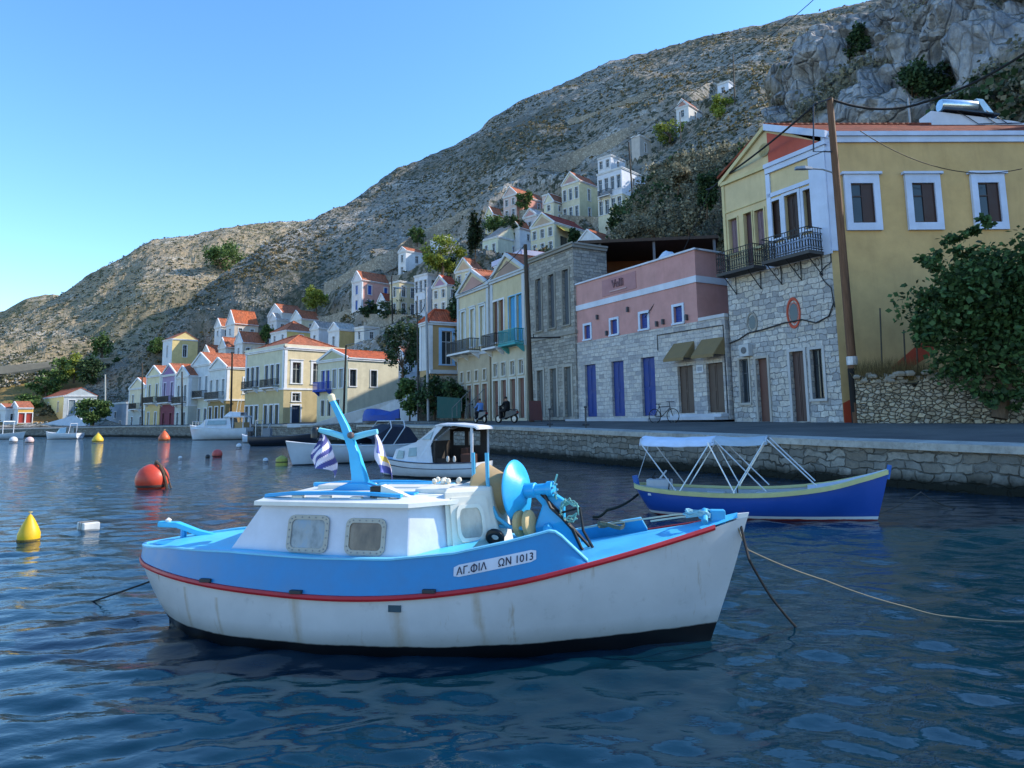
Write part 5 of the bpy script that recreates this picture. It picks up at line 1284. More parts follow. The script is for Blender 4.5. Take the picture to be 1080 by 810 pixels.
mb = MB(); mb.loft([[(2.1, -.51, 1.155), (2.1, -.39, 1.155), (2.1, -.39, 1.27), (2.1, -.51, 1.27)], [(2.34, -.47, 1.155), (2.34, -.40, 1.155), (2.34, -.40, 1.17), (2.34, -.47, 1.17)]], 0, True, True); mb.build('cowl', WPC, hl)
mb = MB(); mb.box(2.2, 2.34, -.36, -.2, 1.16, 1.19); mb.build('vent', BLP, RF, bevel=.006)
mb = MB(); rr = random.Random(2)
for q in range(9): mb.lathe([(.002, 0), (.025, .02), (.02, .045), (.002, .055)], 8, 0, (2.44 + rr.uniform(-.1, .12), .22 + rr.uniform(-.1, .1), 1.205 + rr.uniform(0, .02)))
mb.build('float_line', paint('#d9d4c4', .7, .2, 'floats'), RF, True)
# mast
mb = MB(); mb.prism([(1.42, -.09, 1.16), (2.02, -.09, 1.16), (1.86, -.09, 1.215), (1.78, -.09, 1.25), (1.62, -.09, 1.25), (1.52, -.09, 1.21)], (0, .18, 0)); ms = mb.build('mast_step', BLP, BOAT, bevel=.008)
def mastp(t): return Vector((1.72 - .30 * t + .05 * math.sin(math.pi * t), 0, 1.2 + .80 * t))
mb = MB(); mb.loft([[mastp(t) + Vector((sx * r, sy * r * .8, 0)) for sx, sy in ((-1, -1), (1, -1), (1, 1), (-1, 1))] for t, r in ((0, .075), (.15, .062), (.4, .046), (.7, .036), (1, .028))], 0, True, True); MS = mb.build('mast', paint('#38aee0', .4, .12, 'boat_paint'), BOAT, bevel=.008)
mb = MB(); p = mastp(1); mb.lathe([(.03, -.01), (.034, .0), (.034, .045), (.02, .06), (.001, .062)], 12, 0, p, (-.3, 0, 1)); mb.build('mast_cap', paint('#e0d3b0', .5, .1), MS, True)
AC = mastp(.57)
mb = MB(); 
for e in (Vector((AC.x - .30, 0, AC.z + .07)), Vector((AC.x + .27, 0, AC.z + .05))): mb.tube([AC + Vector((0, 0, -.01)), AC.lerp(e, .6), e], [.03, .028, .024], 8)
mb.build('cross_arm', paint('#7fd0e4', .45, .12, 'boat_paint'), MS, True)
mb = MB(); mb.lathe([(.001, -.035), (.028, -.02), (.034, 0), (.028, .02), (.001, .035)], 12, 0, AC + Vector((.03, -.045, .02))); mb.build('bulb', flat('#5a4c4c', .4, .5), MS, True)
mb = MB(); e0 = Vector((AC.x - .31, 0, AC.z + .05)); mb.lathe([(.001, -.06), (.04, -.05), (.042, .02), (.025, .045), (.001, .05)], 12, 0, e0 + Vector((-.03, 0, 0))); mb.build('lantern', flat('#22262a', .4, .4), MS, True)
bm4 = Matrix.Translation((-3.086, 6.647, 0)) @ Matrix.Rotation(math.atan2(-.17569, .98444), 4, 'Z')
def flag(label, x, z0, wdt, hgt, mats, fn, lean):
    mb = MB(); nu, nv = 18, 26; V = []
    for j in range(nv + 1):
        v = j / nv
        for i in range(nu + 1):
            u = i / nu; sp = wdt * (.12 + .88 * min(1, v * 1.5) * (1 - .55 * max(0, v - .6)))
            V.append((x + (u - .5) * sp + lean * v, .05 * math.sin(u * 8 + v * 2) * (.3 + v) + .02 * math.sin(v * 9), z0 - hgt * v * (1 - .12 * math.sin(u * 3.14)) - .22 * hgt * (u - .5) * v))
    for j in range(nv):
        for i in range(nu): mb.add([V[j * (nu + 1) + i], V[j * (nu + 1) + i + 1], V[(j + 1) * (nu + 1) + i + 1], V[(j + 1) * (nu + 1) + i]], [(0, 1, 2, 3)], fn((i + .5) / nu, (j + .5) / nv))
    o = mb.build('flag', mats, None, True); o.matrix_world = bm4; return tag(o, label, 'flag')
FB, FW_, FYL = paint('#4a4f8f', .85, .05, 'cloth'), paint('#d8d4e4', .85, .05, 'cloth'), paint('#d8bb62', .85, .05, 'cloth')
flag('striped blue and white Greek flag hanging left of the fishing boat mast', AC.x - .27, AC.z + .03, .30, .36, [FB, FW_], lambda u, v: (0 if (v < .3 and u < .6 and not (.12 < v < .18)) else int((u * .9 + v * 1.3) * 5.2) % 2), .02)
flag('pale blue, white and yellow flag hanging right of the fishing boat mast', AC.x + .25, AC.z + .03, .17, .40, [FW_, paint('#5a62a8', .85, .05, 'cloth'), FYL], lambda u, v: (1 if (.15 < v < .5 and .3 < u < .6) or v > .8 else (2 if .52 < v < .68 and u > .55 else 0)), .10)
# companion hood with its hatch
hb = [(2.66, -.46), (3.06, -.17), (3.10, .2), (2.7, .46)]; ht = [(2.62, -.44), (2.97, -.19), (3.0, .2), (2.66, .44)]
mb = MB(); mb.loft([[(x, y, .66) for x, y in hb], [(x, y, 1.20) for x, y in ht], [(lerp(2.8, x, .93), y * .93, 1.235) for x, y in ht]], 0, True, True); HD = mb.build('hood', WPC, BOAT, bevel=.014)
def hoodp(u, z, out=0.0):
    t = (z - .66) / .54; a = Vector((lerp(hb[0][0], ht[0][0], t), lerp(hb[0][1], ht[0][1], t), z)); b = Vector((lerp(hb[1][0], ht[1][0], t), lerp(hb[1][1], ht[1][1], t), z))
    n = Vector((.587, -.81, .05)); return a.lerp(b, u) + n * out
def ring_on(f, o_, n_, d, mb_, pf): mb_.loft([[pf(u, z, .003) for u, z in o_], [pf(u, z, d) for u, z in o_], [pf(u, z, d) for u, z in n_], [pf(u, z, d * .4) for u, z in n_]], 0, True)
g = MB(); o_ = rrect(.10, .86, .72, 1.16, .05); g.poly([hoodp(u, z, .016) for u, z in o_]); g.loft([[hoodp(u, z, .0) for u, z in o_], [hoodp(u, z, .016) for u, z in o_]], 0, True); DR = g.build('hatch', WPC, HD)
f = MB(); o_ = rrect(.2, .74, .80, 1.10, .1); n_ = rrect(.26, .68, .83, 1.07, .08)
f.loft([[hoodp(u, z, .017) for u, z in o_], [hoodp(u, z, .03) for u, z in o_], [hoodp(u, z, .03) for u, z in n_], [hoodp(u, z, .02) for u, z in n_]], 0, True); f.build('frame', paint('#e0ddd2', .5, .1), DR)
g = MB(); g.poly([hoodp(u, z, .02) for u, z in n_]); g.build('window', pane_mat(['#8f918c', '#a9aaa4', '#bdbdb6'], 'c'), DR)
mb = MB(); mb.tube([Vector((3.02, -.30, .83)) + Vector((math.cos(a) * .055, -math.sin(a) * .03, math.sin(a) * .05)) for a in np.linspace(0, 6.28, 18)], .026, 8); mb.build('opening_ring', flat('#16171a', .5, .4), BOAT, True)  # black ring standing in for a dark opening beside the hood
# registration plate on the washstrake
def platep(u, v, out):       # u 0..1 along, v 0..1 up
    x = lerp(2.80, 3.42, u); zc = lerp(.655, .772, u); z = zc + (v - .5) * .086; r = railp(x, -1); zt = ip(x, STK_S); t = (z - r.z) / (zt - r.z); q = strakep(x, t, -1, out); return Vector((q.x, q.y, z))
mb = MB(); pl = rrect(0, 1, 0, 1, .12, 4)
o2 = [(lerp(.0, 1, .5 + (u - .5)), v) for u, v in pl]; o2 = [((u - .5) * .9999 + .5, v) for u, v in o2]
us_ = np.linspace(0, 1, 17); mb.loft([[platep(u, .0 if .02 < u < .98 else .14, .016), platep(u, .5, .017), platep(u, 1.0 if .02 < u < .98 else .86, .016)] for u in us_]); PL = mb.build('name_plate', paint('#c3cadb', .45, .15, 'plate'), BOAT)
LT = flat('#171c3a', .5)
def span(s_):
    o = text_mesh(s_, 1.0, LT, 'lettering', PL, Matrix.Identity(4), 0.0, .012, 1.04); xs_ = [v.co.x for v in o.data.vertices]; w_ = max(xs_) - min(xs_); bpy.data.objects.remove(o); return w_
wA, wO = span('\u0391\u0393.O'), span('O')
tx = text_mesh('\u0391\u0393.O\u0399\u039b    \u03a9\u039d 1013', 1.0, LT, 'lettering', PL, Matrix.Identity(4), 0.0, .012, 1.04)
vs = [v.co.copy() for v in tx.data.vertices]; x0, x1 = min(v.x for v in vs), max(v.x for v in vs); y0, y1 = min(v.y for v in vs), max(v.y for v in vs)
def on_plate(x, y): return platep(.035 + .93 * (x - x0) / (x1 - x0), .16 + .68 * (y - y0) / (y1 - y0), .021)
for v, c in zip(tx.data.vertices, vs): v.co = on_plate(c.x, c.y)
xc = x0 + wA - wO / 2; mb = MB(); mb.quad(*[on_plate(x, y) + Vector((0, -.001, 0)) for x, y in ((xc - .06, y0 - .03), (xc + .06, y0 - .03), (xc + .06, y1 + .03), (xc - .06, y1 + .03))]); mb.build('lettering', LT, PL)
# tiller and rudder
mb = MB(); mb.loft([[(x, -w_, z), (x, w_, z), (x, w_, z + .05), (x, -w_, z + .05)] for x, z, w_ in ((-.32, .83, .035), (-.12, .825, .04), (.1, .755, .035), (.36, .705, .025))], 0, True, True); TL = mb.build('tiller', paint('#3fb6e0', .4, .15, 'boat_paint'), BOAT, bevel=.01)
mb = MB(); mb.tube([(-.06, 0, .69), (-.06, 0, .82)], .028, 8); mb.lathe([(.16, .0), (.16, .012), (.05, .02)], 20, 0, (-.08, -.1, .705)); mb.build('rudder_post', BLP, TL, True)
mb = MB(); mb.lathe([(.02, 0), (.03, .02), (.005, .04)], 8, 0, (-.22, -.01, .875)); mb.build('bolt', paint('#d8d8d2', .5, .1), TL, True)
mb = MB(); mb.loft([[(x, -.02, z), (x, .02, z)] for x, z in ((-.02, .2), (-.1, .05), (-.12, -.3))]); mb.box(-.16, .04, -.02, .02, -.35, .10); mb.build('rudder', paint('#15171a', .6, .1), BOAT)
# fittings on the white hull
mb = MB()
for x in (.7, 1.55, 2.62): 
    p = railp(x, -1, .03, .03); mb.box(p.x - .05, p.x + .05, p.y - .01, p.y + .03, p.z - .01, p.z + .018)
mb.build('cleat', flat('#2b3138', .5, .4), BOAT, bevel=.004)
mb = MB(); p = Vector((2.35, -.845, .385)); mb.box(p.x - .05, p.x + .05, p.y - .012, p.y + .02, p.z - .025, p.z + .025); mb.box(.78, .82, -.745, -.72, .37, .41); mb.build('drain_outlet', flat('#2f4a58', .5, .3), BOAT)
# net hauler
AX = Vector((.95, -.27, .10)).normalized(); WC = Vector((3.20, -.02, 1.13))
HK = paint('#2fa8e0', .35, .08, 'boat_paint')
NH = thing('net_hauler', 'cyan net hauler with two round flanges standing on the fishing boat foredeck', 'net hauler', bm4 @ Vector((3.55, -.05, .70)), math.atan2(-.17569, .98444))
NH.scale = (1.1, 1.1, 1.1)
def L_(v): return Vector(v) - Vector((3.55, -.05, .70))
mb = MB(); mb.lathe([(.06, .075), (.10, .07), (.15, .03), (.236, .012), (.25, -.004), (.238, -.018), (.14, .0), (.08, .02), (.06, .02)], 40, 0, L_(WC), AX, False); mb.build('wheel_flange', HK, NH, True)
mb = MB(); mb.lathe([(.03, -.345), (.10, -.345), (.15, -.32), (.235, -.30), (.245, -.28), (.235, -.26), (.1, -.17), (.08, -.04), (.14, .0)], 40, 0, L_(WC), AX, False); mb.build('drum', paint('#cfb98a', .6, .5, 'worn_rubber'), NH, True)
mb = MB(); mb.lathe([(.238, -.302), (.249, -.28), (.238, -.258), (.13, -.08), (.225, -.02)], 40, 0, L_(WC - AX * .0), AX, False); mb.build('rubber_tread', paint('#a8906a', .7, .6, 'worn_rubber'), NH, True)
mb = MB(); mb.lathe([(.02, .05), (.058, .05), (.058, .16), (.046, .165), (.046, .26), (.06, .265), (.06, .31), (.03, .32), (.001, .32)], 20, 0, L_(WC), AX); MO = mb.build('motor', HK, NH, True, angle=30)
mb = MB()
for q in range(6):
    a1 = AX.orthogonal().normalized(); b1 = AX.cross(a1); e = q * math.pi / 3; mb.lathe([(.009, .318), (.009, .332), (.0005, .333)], 6, 0, L_(WC) + (a1 * math.cos(e) + b1 * math.sin(e)) * .042, AX)
mb.build('bolts', flat('#7fb6cc', .35, .5, .5), MO)
hub = WC + AX * .2
mb = MB(); path = [hub + Vector((-.02, .02, -.01)), hub + Vector((.1, .03, -.12)), Vector((3.46, -.06, .86)), Vector((3.53, -.05, .72)), Vector((3.56, -.05, .55))]
secs = []
for p, w_ in zip(path, (.06, .085, .12, .15, .17)):
    p = L_(p); secs.append([p + Vector((-w_, -.045, 0)), p + Vector((w_, -.045, w_ * .5)), p + Vector((w_, .045, w_ * .5)), p + Vector((-w_, .045, 0))])
mb.loft(secs, 0, True, True); mb.build('arm', HK, NH, bevel=.012)
mb = MB(); p = L_((3.44, -.12, .83)); mb.lathe([(.001, .0), (.07, .0), (.075, .03), (.03, .05), (.001, .05)], 20, 0, p, AX); mb.build('gusset', HK, NH, True)
mb = MB(); p = L_((3.27, -.13, .90)); mb.lathe([(.001, -.06), (.075, -.07), (.10, -.055), (.10, -.025), (.055, 0), (.10, .025), (.10, .055), (.075, .07), (.001, .06)], 24, 0, p, AX); mb.build('roller', paint('#c2a878', .6, .5, 'worn_rubber'), NH, True)
for x in (2.86, 2.985):
    mb = MB(); y = -.10 if x < 2.9 else -.16
    mb.tube([L_((x, y, 1.44)), L_((x + .005, y, 1.22)), L_((x + .02, y, 1.08)), L_((x + .08, y - .01, .95)), L_((x + .18, y - .02, .88)), L_((x + .32, y - .03, .87))], .016, 8); mb.build('guide_rod', paint('#4aa6cc', .4, .12, 'boat_paint'), NH, True)
mb = MB()
for dy, e in ((0, 3.74), (.05, 3.80)):
    mb.tube([L_(WC + AX * .2 + Vector((0, dy * .3, .03))), L_((3.48, -.14 + dy, 1.02)), L_((3.56, -.14 + dy, .95)), L_((3.64, -.13 + dy, .86)), L_((e - .04, -.1 + dy, .72)), L_((e, -.08 + dy, .66))], .013, 6)
mb.tube([L_((3.40, -.1, 1.12)), L_((3.55, -.12, .98)), L_((3.70, -.12, 1.02)), L_((3.72, -.12, .85)), L_((3.82, -.08, .66))], .012, 6)
mb.build('hydraulic_hose', flat('#17181b', .45, .4), NH, True)
mb = MB(); rr = random.Random(9)
for q in range(7): mb.tube([L_(Vector((3.62, -.12, 1.0)) + Vector((math.cos(a) * .07, rr.uniform(-.03, .03), math.sin(a) * .07 + rr.uniform(-.03, .03)))) for a in np.linspace(0, 5.6, 12)], .005, 4)
mb.tube([L_((3.52, -.1, 1.08)), L_((3.50, -.1, 1.18)), L_((3.53, -.1, 1.27))], .008, 5); mb.build('wire_coil', paint('#7db8b0', .5, .1), NH)
# loose gear on the foredeck
mb = MB(); rr = random.Random(3)
for q in range(4): mb.tube([bm4 @ Vector((4.68 + math.cos(a) * .1 + rr.uniform(-.02, .02), math.sin(a) * .09 - .02, .985 + .012 * q + .01 * math.sin(3 * a))) for a in np.linspace(0, 6.0, 14)], .007, 5)
o = mb.build('rope_coil', paint('#7fb6c8', .8, .2, 'rope')); tag(o, 'small coil of pale blue rope on the fishing boat bow', 'rope')
mb = MB(); mb.tube([bm4 @ Vector(p) for p in ((3.65, .42, .80), (3.9, .40, .84), (4.2, .30, .90), (4.5, .12, .97), (4.72, .0, 1.0))], .008, 5); mb.tube([bm4 @ Vector(p) for p in ((4.3, .22, .90), (4.55, .06, .96), (4.72, -.05, .99))], .008, 5); o = mb.build('line', paint('#b9b7a8', .8, .2, 'rope')); tag(o, 'thin slack line running along the fishing boat foredeck to its bow', 'rope')
mb = MB(); 
for q in range(3): mb.tube([bm4 @ Vector((3.95 + .12 * math.cos(a), .36 + .05 * math.sin(a), .83 + .012 * q + .02 * math.sin(2 * a))) for a in np.linspace(0, 6, 12)], .006, 5)
o = mb.build('rope_coil', paint('#6a6f5e', .85, .2, 'rope')); tag(o, 'dark olive rope bundled against the far bulwark of the fishing boat', 'rope')

# ---- blue open boat with white canopy
d2 = Vector((.923, -.386)); BB = thing('canopy_boat', 'open royal blue boat with cream rail under a white sun canopy', 'boat', (2.663, 13.35, 0), math.atan2(d2.y, d2.x))
st = [(-.36, .02, .03, .53, -.05, 1.5), (-.28, .05, .24, .515, -.15, 1.7), (0, .15, .46, .49, -.2, 2.2), (.6, .6, .62, .455, -.25, 2.8), (1.4, 1.4, .68, .44, -.28, 3), (2.2, 2.2, .62, .47, -.28, 2.6), (3.0, 2.95, .45, .57, -.28, 2), (3.6, 3.5, .22, .72, -.26, 1.6), (4.0, 3.72, .03, .84, -.2, 1.3)]
RB = interp_rows(st, 45)
mb = MB(); mb.loft(hull_mesh(RB, 12)); mb.build('hull', hull_mat('blue', '#1c4a9e', '#7a2620', .02, .0, 2, .12, ('#cfd3d8', .05)), BB, True, angle=60)
mb = MB(); mb.loft(hull_mesh(RB, 12, .035, .12)); mb.build('inner_hull', paint('#b9c0c9', .5, .3, 'boat_paint'), BB, True, angle=60)
for s in (-1, 1):
    mb = MB(); secs = []
    for xr, xk, b, zr, zk, p in RB: secs.append([(xr, s * (b + .025), zr - .06), (xr, s * (b + .035), zr + .012), (xr, s * max(0, b - .06), zr + .018), (xr, s * max(0, b - .06), zr - .03)])
    mb.loft(secs, 0, True, True); mb.build('rail', paint('#c9c890', .5, .2, 'boat_paint'), BB, True)
for x, t in ((.15, 'stern_seat'), (1.1, 'thwart'), (2.0, 'thwart'), (2.75, 'foredeck')):
    b = float(np.interp(x, [r[0] for r in RB], [r[2] for r in RB])) - .05; z = float(np.interp(x, [r[0] for r in RB], [r[3] for r in RB])) - .08
    mb = MB()
    if t == 'foredeck': mb.loft([[(r[0], -max(0, r[2] - .05), r[3] - .0), (r[0], 0, r[3] + .03), (r[0], max(0, r[2] - .05), r[3] - .0)] for r in RB if r[0] > 2.6])
    else: mb.box(x - .16, x + .16, -b, b, z - .04, z)
    mb.build(t, paint('#c3cad4', .5, .2, 'boat_paint'), BB)
mb = MB(); mb.box(-.1, .35, -.14, .14, .12, .62); mb.tube([(.1, .05, .6), (.25, .1, .78)], .02, 5); mb.build('engine_box', paint('#aeb6c0', .5, .3, 'boat_paint'), BB, bevel=.02)
mb = MB(); mb.tube([(.32, -.2, .4), (.36, -.2, .66)], .012, 5); mb.tube([(1.55, -.1, .3), (1.55, -.1, .62)], .012, 5); mb.tube([(.12, .1, .5), (-.02, .05, .66), (.02, .1, .72)], .03, 6); mb.build('tackle', flat('#23262b', .6, .3), BB)
mb = MB(); mb.tube([(3.98, 0, .7), (4.03, 0, .93)], .035, 6); mb.tube([(-.3, 0, .45), (-.35, 0, .68)], .06, 6); mb.build('stem_post', paint('#2a62b4', .5, .1, 'boat_paint'), BB)
FAB = paint('#cdd8ea', .85, .08, 'canvas'); secs = []
for i in range(25):
    u = i / 24; x = lerp(-.12, 1.22, u); row = []
    for j in range(13):
        s_ = -1 + j / 6; row.append((x, s_ * .56, 1.34 + .10 * (1 - abs(s_) ** 2.4) - .025 * math.sin(u * 3.14) - (.05 if abs(s_) > .95 else 0) - .03 * abs(math.sin(u * 9.4)) * 0.3))
    secs.append(row)
mb = MB(); mb.loft(secs); mb.loft([[(p[0], p[1], p[2] - .012) for p in r] for r in secs][::-1]); CN = mb.build('canopy', FAB, BB, True)
secs = []
for i in range(17):
    u = i / 16; x = lerp(1.22, 2.12, u); secs.append([(x, (-1 + j / 6) * .55, 1.345 + .09 * (1 - abs(-1 + j / 6) ** 2.4) - .03 * math.sin(u * 3.14) - (.05 if abs(-1 + j / 6) > .95 else 0)) for j in range(13)])
mb = MB(); mb.loft(secs); mb.build('canopy', paint('#a9b5bd', .7, .2, 'grey_canvas'), BB, True)
mb = MB(); FRM = flat('#d3d6d8', .3, .5, .5, 'steel_tube')
for s in (-1, 1):
    y0, y1 = s * .56, s * .6
    for (xa, za, xb, zb) in ((-.1, 1.33, .52, .47), (1.16, 1.33, .58, .44), (1.12, 1.33, 1.54, .46), (1.24, 1.37, 2.06, .50), (2.08, 1.35, 1.52, .46), (2.12, 1.38, 2.86, .60)):
        yb = s * (float(np.interp(xb, [r[0] for r in RB], [r[2] for r in RB])) - .02); mb.tube([(xa, y0, za), (xb, yb, zb)], .013, 6)
for x in (-.1, 1.2, 2.1): mb.tube([(x, -.56, 1.33), (x, -.5, 1.39), (x, 0, 1.425), (x, .5, 1.39), (x, .56, 1.33)], .013, 6)
mb.build('canopy_frame', FRM, BB, True)
mb = MB(); mb.tube([(-.3, 0, .6), (-.08, .3, 1.36)], .006, 4); mb.build('stay', FRM, BB)

# ---- white cabin boat behind
d3 = Vector((-.923, .384)); WB = thing('cabin_boat', 'small white boat with open backed wheelhouse and dark interior moored by the quay', 'boat', (-1.0, 21.65, 0), math.atan2(d3.y, d3.x))
st = [(-.1, -.05, .62, .50, -.1, 4), (.3, .3, .72, .48, -.2, 3.4), (1.2, 1.2, .80, .46, -.25, 3), (2.2, 2.2, .72, .48, -.28, 2.4), (3.0, 2.9, .48, .54, -.28, 1.9), (3.6, 3.3, .2, .61, -.25, 1.5), (3.9, 3.45, .02, .66, -.2, 1.3)]
RWB = interp_rows(st, 40); mb = MB(); S_ = hull_mesh(RWB, 10); mb.loft(S_); mb.poly(S_[0]); mb.build('hull', hull_mat('wcab', '#c9ced6', '#2b3138', .05, 0, 2, .2), WB, True, angle=50)
for s in (-1, 1):
    for dz in (0, -.17):
        mb = MB(); mb.loft([[(r[0], s * (r[2] * (1 if dz == 0 else .975) + .02), r[3] + dz), (r[0], s * (r[2] * (1 if dz == 0 else .975) + .03), r[3] + dz + .015), (r[0], s * (r[2] * (1 if dz == 0 else .97) - .01), r[3] + dz + .03)] for r in RWB]); mb.build('rubbing_rail', paint('#3a4658', .5, .1), WB)
mb = MB(); mb.loft([[(r[0], -r[2], r[3] + .01), (r[0], 0, r[3] + .04), (r[0], r[2], r[3] + .01)] for r in RWB if r[0] > 1.5]); mb.build('foredeck', paint('#8fb0c8', .5, .2), WB, True)
WHT = paint('#ccd2dc', .4, .12, 'gelcoat')
mb = MB(); mb.loft([[(x, -b, .48), (x, -b * .86, z), (x, b * .86, z), (x, b, .48)] for x, b, z in ((3.12, .3, .52), (2.9, .42, .88), (2.0, .58, 1.14))], 0, False); mb.poly([(3.12, -.3, .48), (3.12, .3, .48), (3.12, .26, .52), (3.12, -.26, .52)]); TC = mb.build('trunk_cabin', WHT, WB)
for s in (-1, 1):
    for pts in (((2.56, .60), (2.86, .60), (2.76, .86), (2.54, .84)), ((2.02, .68), (2.36, .66), (2.33, .93), (2.0, .96))):
        g = MB(); g.prism([(x, s * (lerp(.42, .58, (2.9 - x) / .9) * lerp(1, .86, (z - .48) / .6) + .01), z) for x, z in pts], (0, s * .012, 0)); g.build('window', flat('#7d97a0', .15, .5), TC)
mb = MB()
for s in (-1, 1):
    y0, y1 = s * .60, s * .56
    P0 = [(1.98, y0, .48), (1.98, y0, 1.12), (1.28, y1, 1.62), (1.05, y1, 1.62), (1.35, y0, 1.3), (1.5, y0, 1.0), (1.42, y0, .48)]
    mb.prism(P0, (0, -s * .04, 0))
mb.prism([(1.98, -.6, 1.06), (1.98, .6, 1.06), (1.9, .6, 1.15), (1.9, -.6, 1.15)], (0.05, 0, .03)); WHS = mb.build('wheelhouse', WHT, WB)
mb = MB(); mb.loft([[(x, -b, z), (x, -b, z + .05), (x, 0, z + .09), (x, b, z + .05), (x, b, z)] for x, b, z in ((1.36, .54, 1.60), (1.2, .6, 1.63), (.6, .66, 1.62), (-.05, .64, 1.55), (-.12, .62, 1.50))], 0, True, True); mb.build('roof', WHT, WHS)
g = MB(); g.prism([(1.93, -.52, 1.17), (1.93, .52, 1.17), (1.36, .5, 1.58), (1.36, -.5, 1.58)], (.02, 0, .02)); g.build('windscreen', flat('#9fb3c0', .1, .5), WHS)
for s in (-1, 1):
    g = MB(); g.prism([(1.82, s * .602, 1.2), (1.5, s * .602, 1.2), (1.4, s * .58, 1.46)], (0, s * .012, 0)); g.build('window', flat('#93a8b4', .12, .5), WHS)
DKI = flat('#2e2a29', .8)
mb = MB()
for x0, x1, z0, z1 in ((.08, 1.4, .34, .98), (.08, .3, .98, 1.56), (.72, .86, .98, 1.56), (1.28, 1.4, .98, 1.56), (.3, .72, 1.42, 1.56), (.86, 1.28, 1.42, 1.56)): mb.box(x0, x1, -.56, -.53, z0, z1)
mb.box(.1, 1.38, -.52, .52, 1.56, 1.585); mb.box(.6, 1.38, .50, .53, .34, .62); mb.build('lining', DKI, WHS)
for s in (-1, 1):
    mb = MB(); mb.box(.02, .1, s * .58 - .02, s * .58 + .02, .5, 1.6); mb.build('post', WHT, WHS)
mb = MB(); mb.box(1.35, 1.42, -.55, .55, .3, 1.15); mb.box(.0, 1.4, -.6, .6, .3, .34); mb.build('bulkhead', flat('#3a3532', .7), WHS)
mb = MB(); mb.box(.55, .8, -.5, -.1, .35, .9); mb.box(.1, .5, .1, .5, .35, .75); mb.build('seat', flat('#4a3028', .7), WB, bevel=.03)
mb = MB()
for x in (.62, .85): mb.lathe([(.03, 0), (.05, .06), (.04, .16), (.0, .19)], 10, 0, (x, .66, .52))
mb.build('fender', paint('#c9c6c2', .6, .2), WB, True)

# ---- a general small boat for the farther ones
def small_boat(name, label, p0, p1, beam, zs, colr, boot='#20262c', trimc='#d5dade', deck='#c8ccd2', group=None):
    """hull from stern p0 to bow p1 on the water"""
    p0, p1 = Vector(p0), Vector(p1); d = p1 - p0; Ln = Vector((d.x, d.y, 0)).length
    rt = thing(name, label, 'boat', (p0.x, p0.y, 0), math.atan2(d.y, d.x), group)
    k = Ln / 5.0
    rows = interp_rows([(-.1 * k, 0, beam * .8, zs, -.1, 4), (.6 * k, .6 * k, beam * .95, zs * .95, -.2, 3.4), (2 * k, 2 * k, beam, zs * .95, -.25, 3), (3.4 * k, 3.4 * k, beam * .85, zs * 1.02, -.25, 2.3), (4.5 * k, 4.4 * k, beam * .45, zs * 1.15, -.25, 1.7), (5.3 * k, 4.95 * k, .02, zs * 1.3, -.2, 1.3)], 26)
    S_ = hull_mesh(rows, 8); mb = MB(); mb.loft(S_); mb.poly(S_[0]); mb.build('hull', hull_mat(name, colr, boot, .04, 0, 2, .15), rt, True, angle=50)
    for s in (-1, 1):
        mb = MB(); mb.loft([[(r[0], s * (r[2] + .015), r[3] - .05), (r[0], s * (r[2] + .03), r[3] + .0), (r[0], s * max(0, r[2] - .05), r[3] + .02)] for r in rows]); mb.build('rail', paint(trimc, .5, .1), rt)
    mb = MB(); mb.loft([[(r[0], -max(0, r[2] - .03), r[3] - .02), (r[0], 0, r[3] + .03), (r[0], max(0, r[2] - .03), r[3] - .02)] for r in rows if r[0] > 2.6 * k]); mb.loft([[(r[0], -max(0, r[2] - .05), r[3] - .32), (r[0], 0, r[3] - .32), (r[0], max(0, r[2] - .05), r[3] - .32)] for r in rows if r[0] <= 2.75 * k]); mb.build('deck', paint(deck, .5, .15), rt, True)
    return rt, k
def wl(px, py): return onz(px, py, 0)
MBT, k_ = small_boat('motorboat', 'long white motorboat with navy canvas cover seen behind the mast flags', wl(432, 484), wl(309, 491), .95, .78, '#c3cad2', deck='#cfd4da')
mb = MB(); mb.loft([[(x, -b, z0), (x, -b * .9, z1), (x, 0, z1 + .12), (x, b * .9, z1), (x, b, z0)] for x, b, z0, z1 in ((-.05, .7, .75, .95), (.5, .85, .75, 1.5), (1.5, .88, .75, 1.55), (2.4, .75, .8, 1.0))], 0, False, False); mb.build('canvas_cover', paint('#1d2638', .85, .1, 'canvas'), MBT, True)
mb = MB()
for x in (.7, 1.4): mb.tube([(x + .7, -.9, .75), (x + .1, -.86, 1.5), (x, -.6, 1.8), (x, .6, 1.8), (x + .1, .86, 1.5), (x + .7, .9, .75)], .025, 6)
mb.build('arch', FRM, MBT, True)
mb = MB(); mb.lathe([(.1, 0), (.1, .03), (.0, .04)], 12, 0, (3.2, .72, .62), (0, 1, 0)); mb.build('porthole', flat('#2b3550', .3, .5), MBT)
DBT, k_ = small_boat('work_boat', 'dark navy open workboat with small console moored below the mansion', wl(266, 470), wl(332, 469), .9, .75, '#1f2735', trimc='#4c5560', deck='#6f757c')
mb = MB(); mb.box(.9, 1.5, -.3, .3, .4, 1.35); CO = mb.build('console', paint('#7b828a', .5, .2), DBT, bevel=.03)
mb = MB(); mb.tube([(.5, -.7, .7), (.5, -.7, 2.0), (.5, .7, 2.0), (.5, .7, .7)], .035, 6); mb.tube([(1.3, -.3, 1.3), (1.4, 0, 1.75), (1.3, .3, 1.3)], .03, 6); mb.build('arch', flat('#aab0b6', .4, .5, .4), DBT)
mb = MB(); mb.box(-.35, -.05, -.2, .2, .2, 1.15); mb.build('outboard', flat('#2b2f36', .4, .4), DBT, bevel=.05)
SBT, k_ = small_boat('dinghy', 'little white and blue dinghy beside the white cruiser', wl(270, 466.5), wl(256, 466.5), .5, .6, '#a9c0d8')
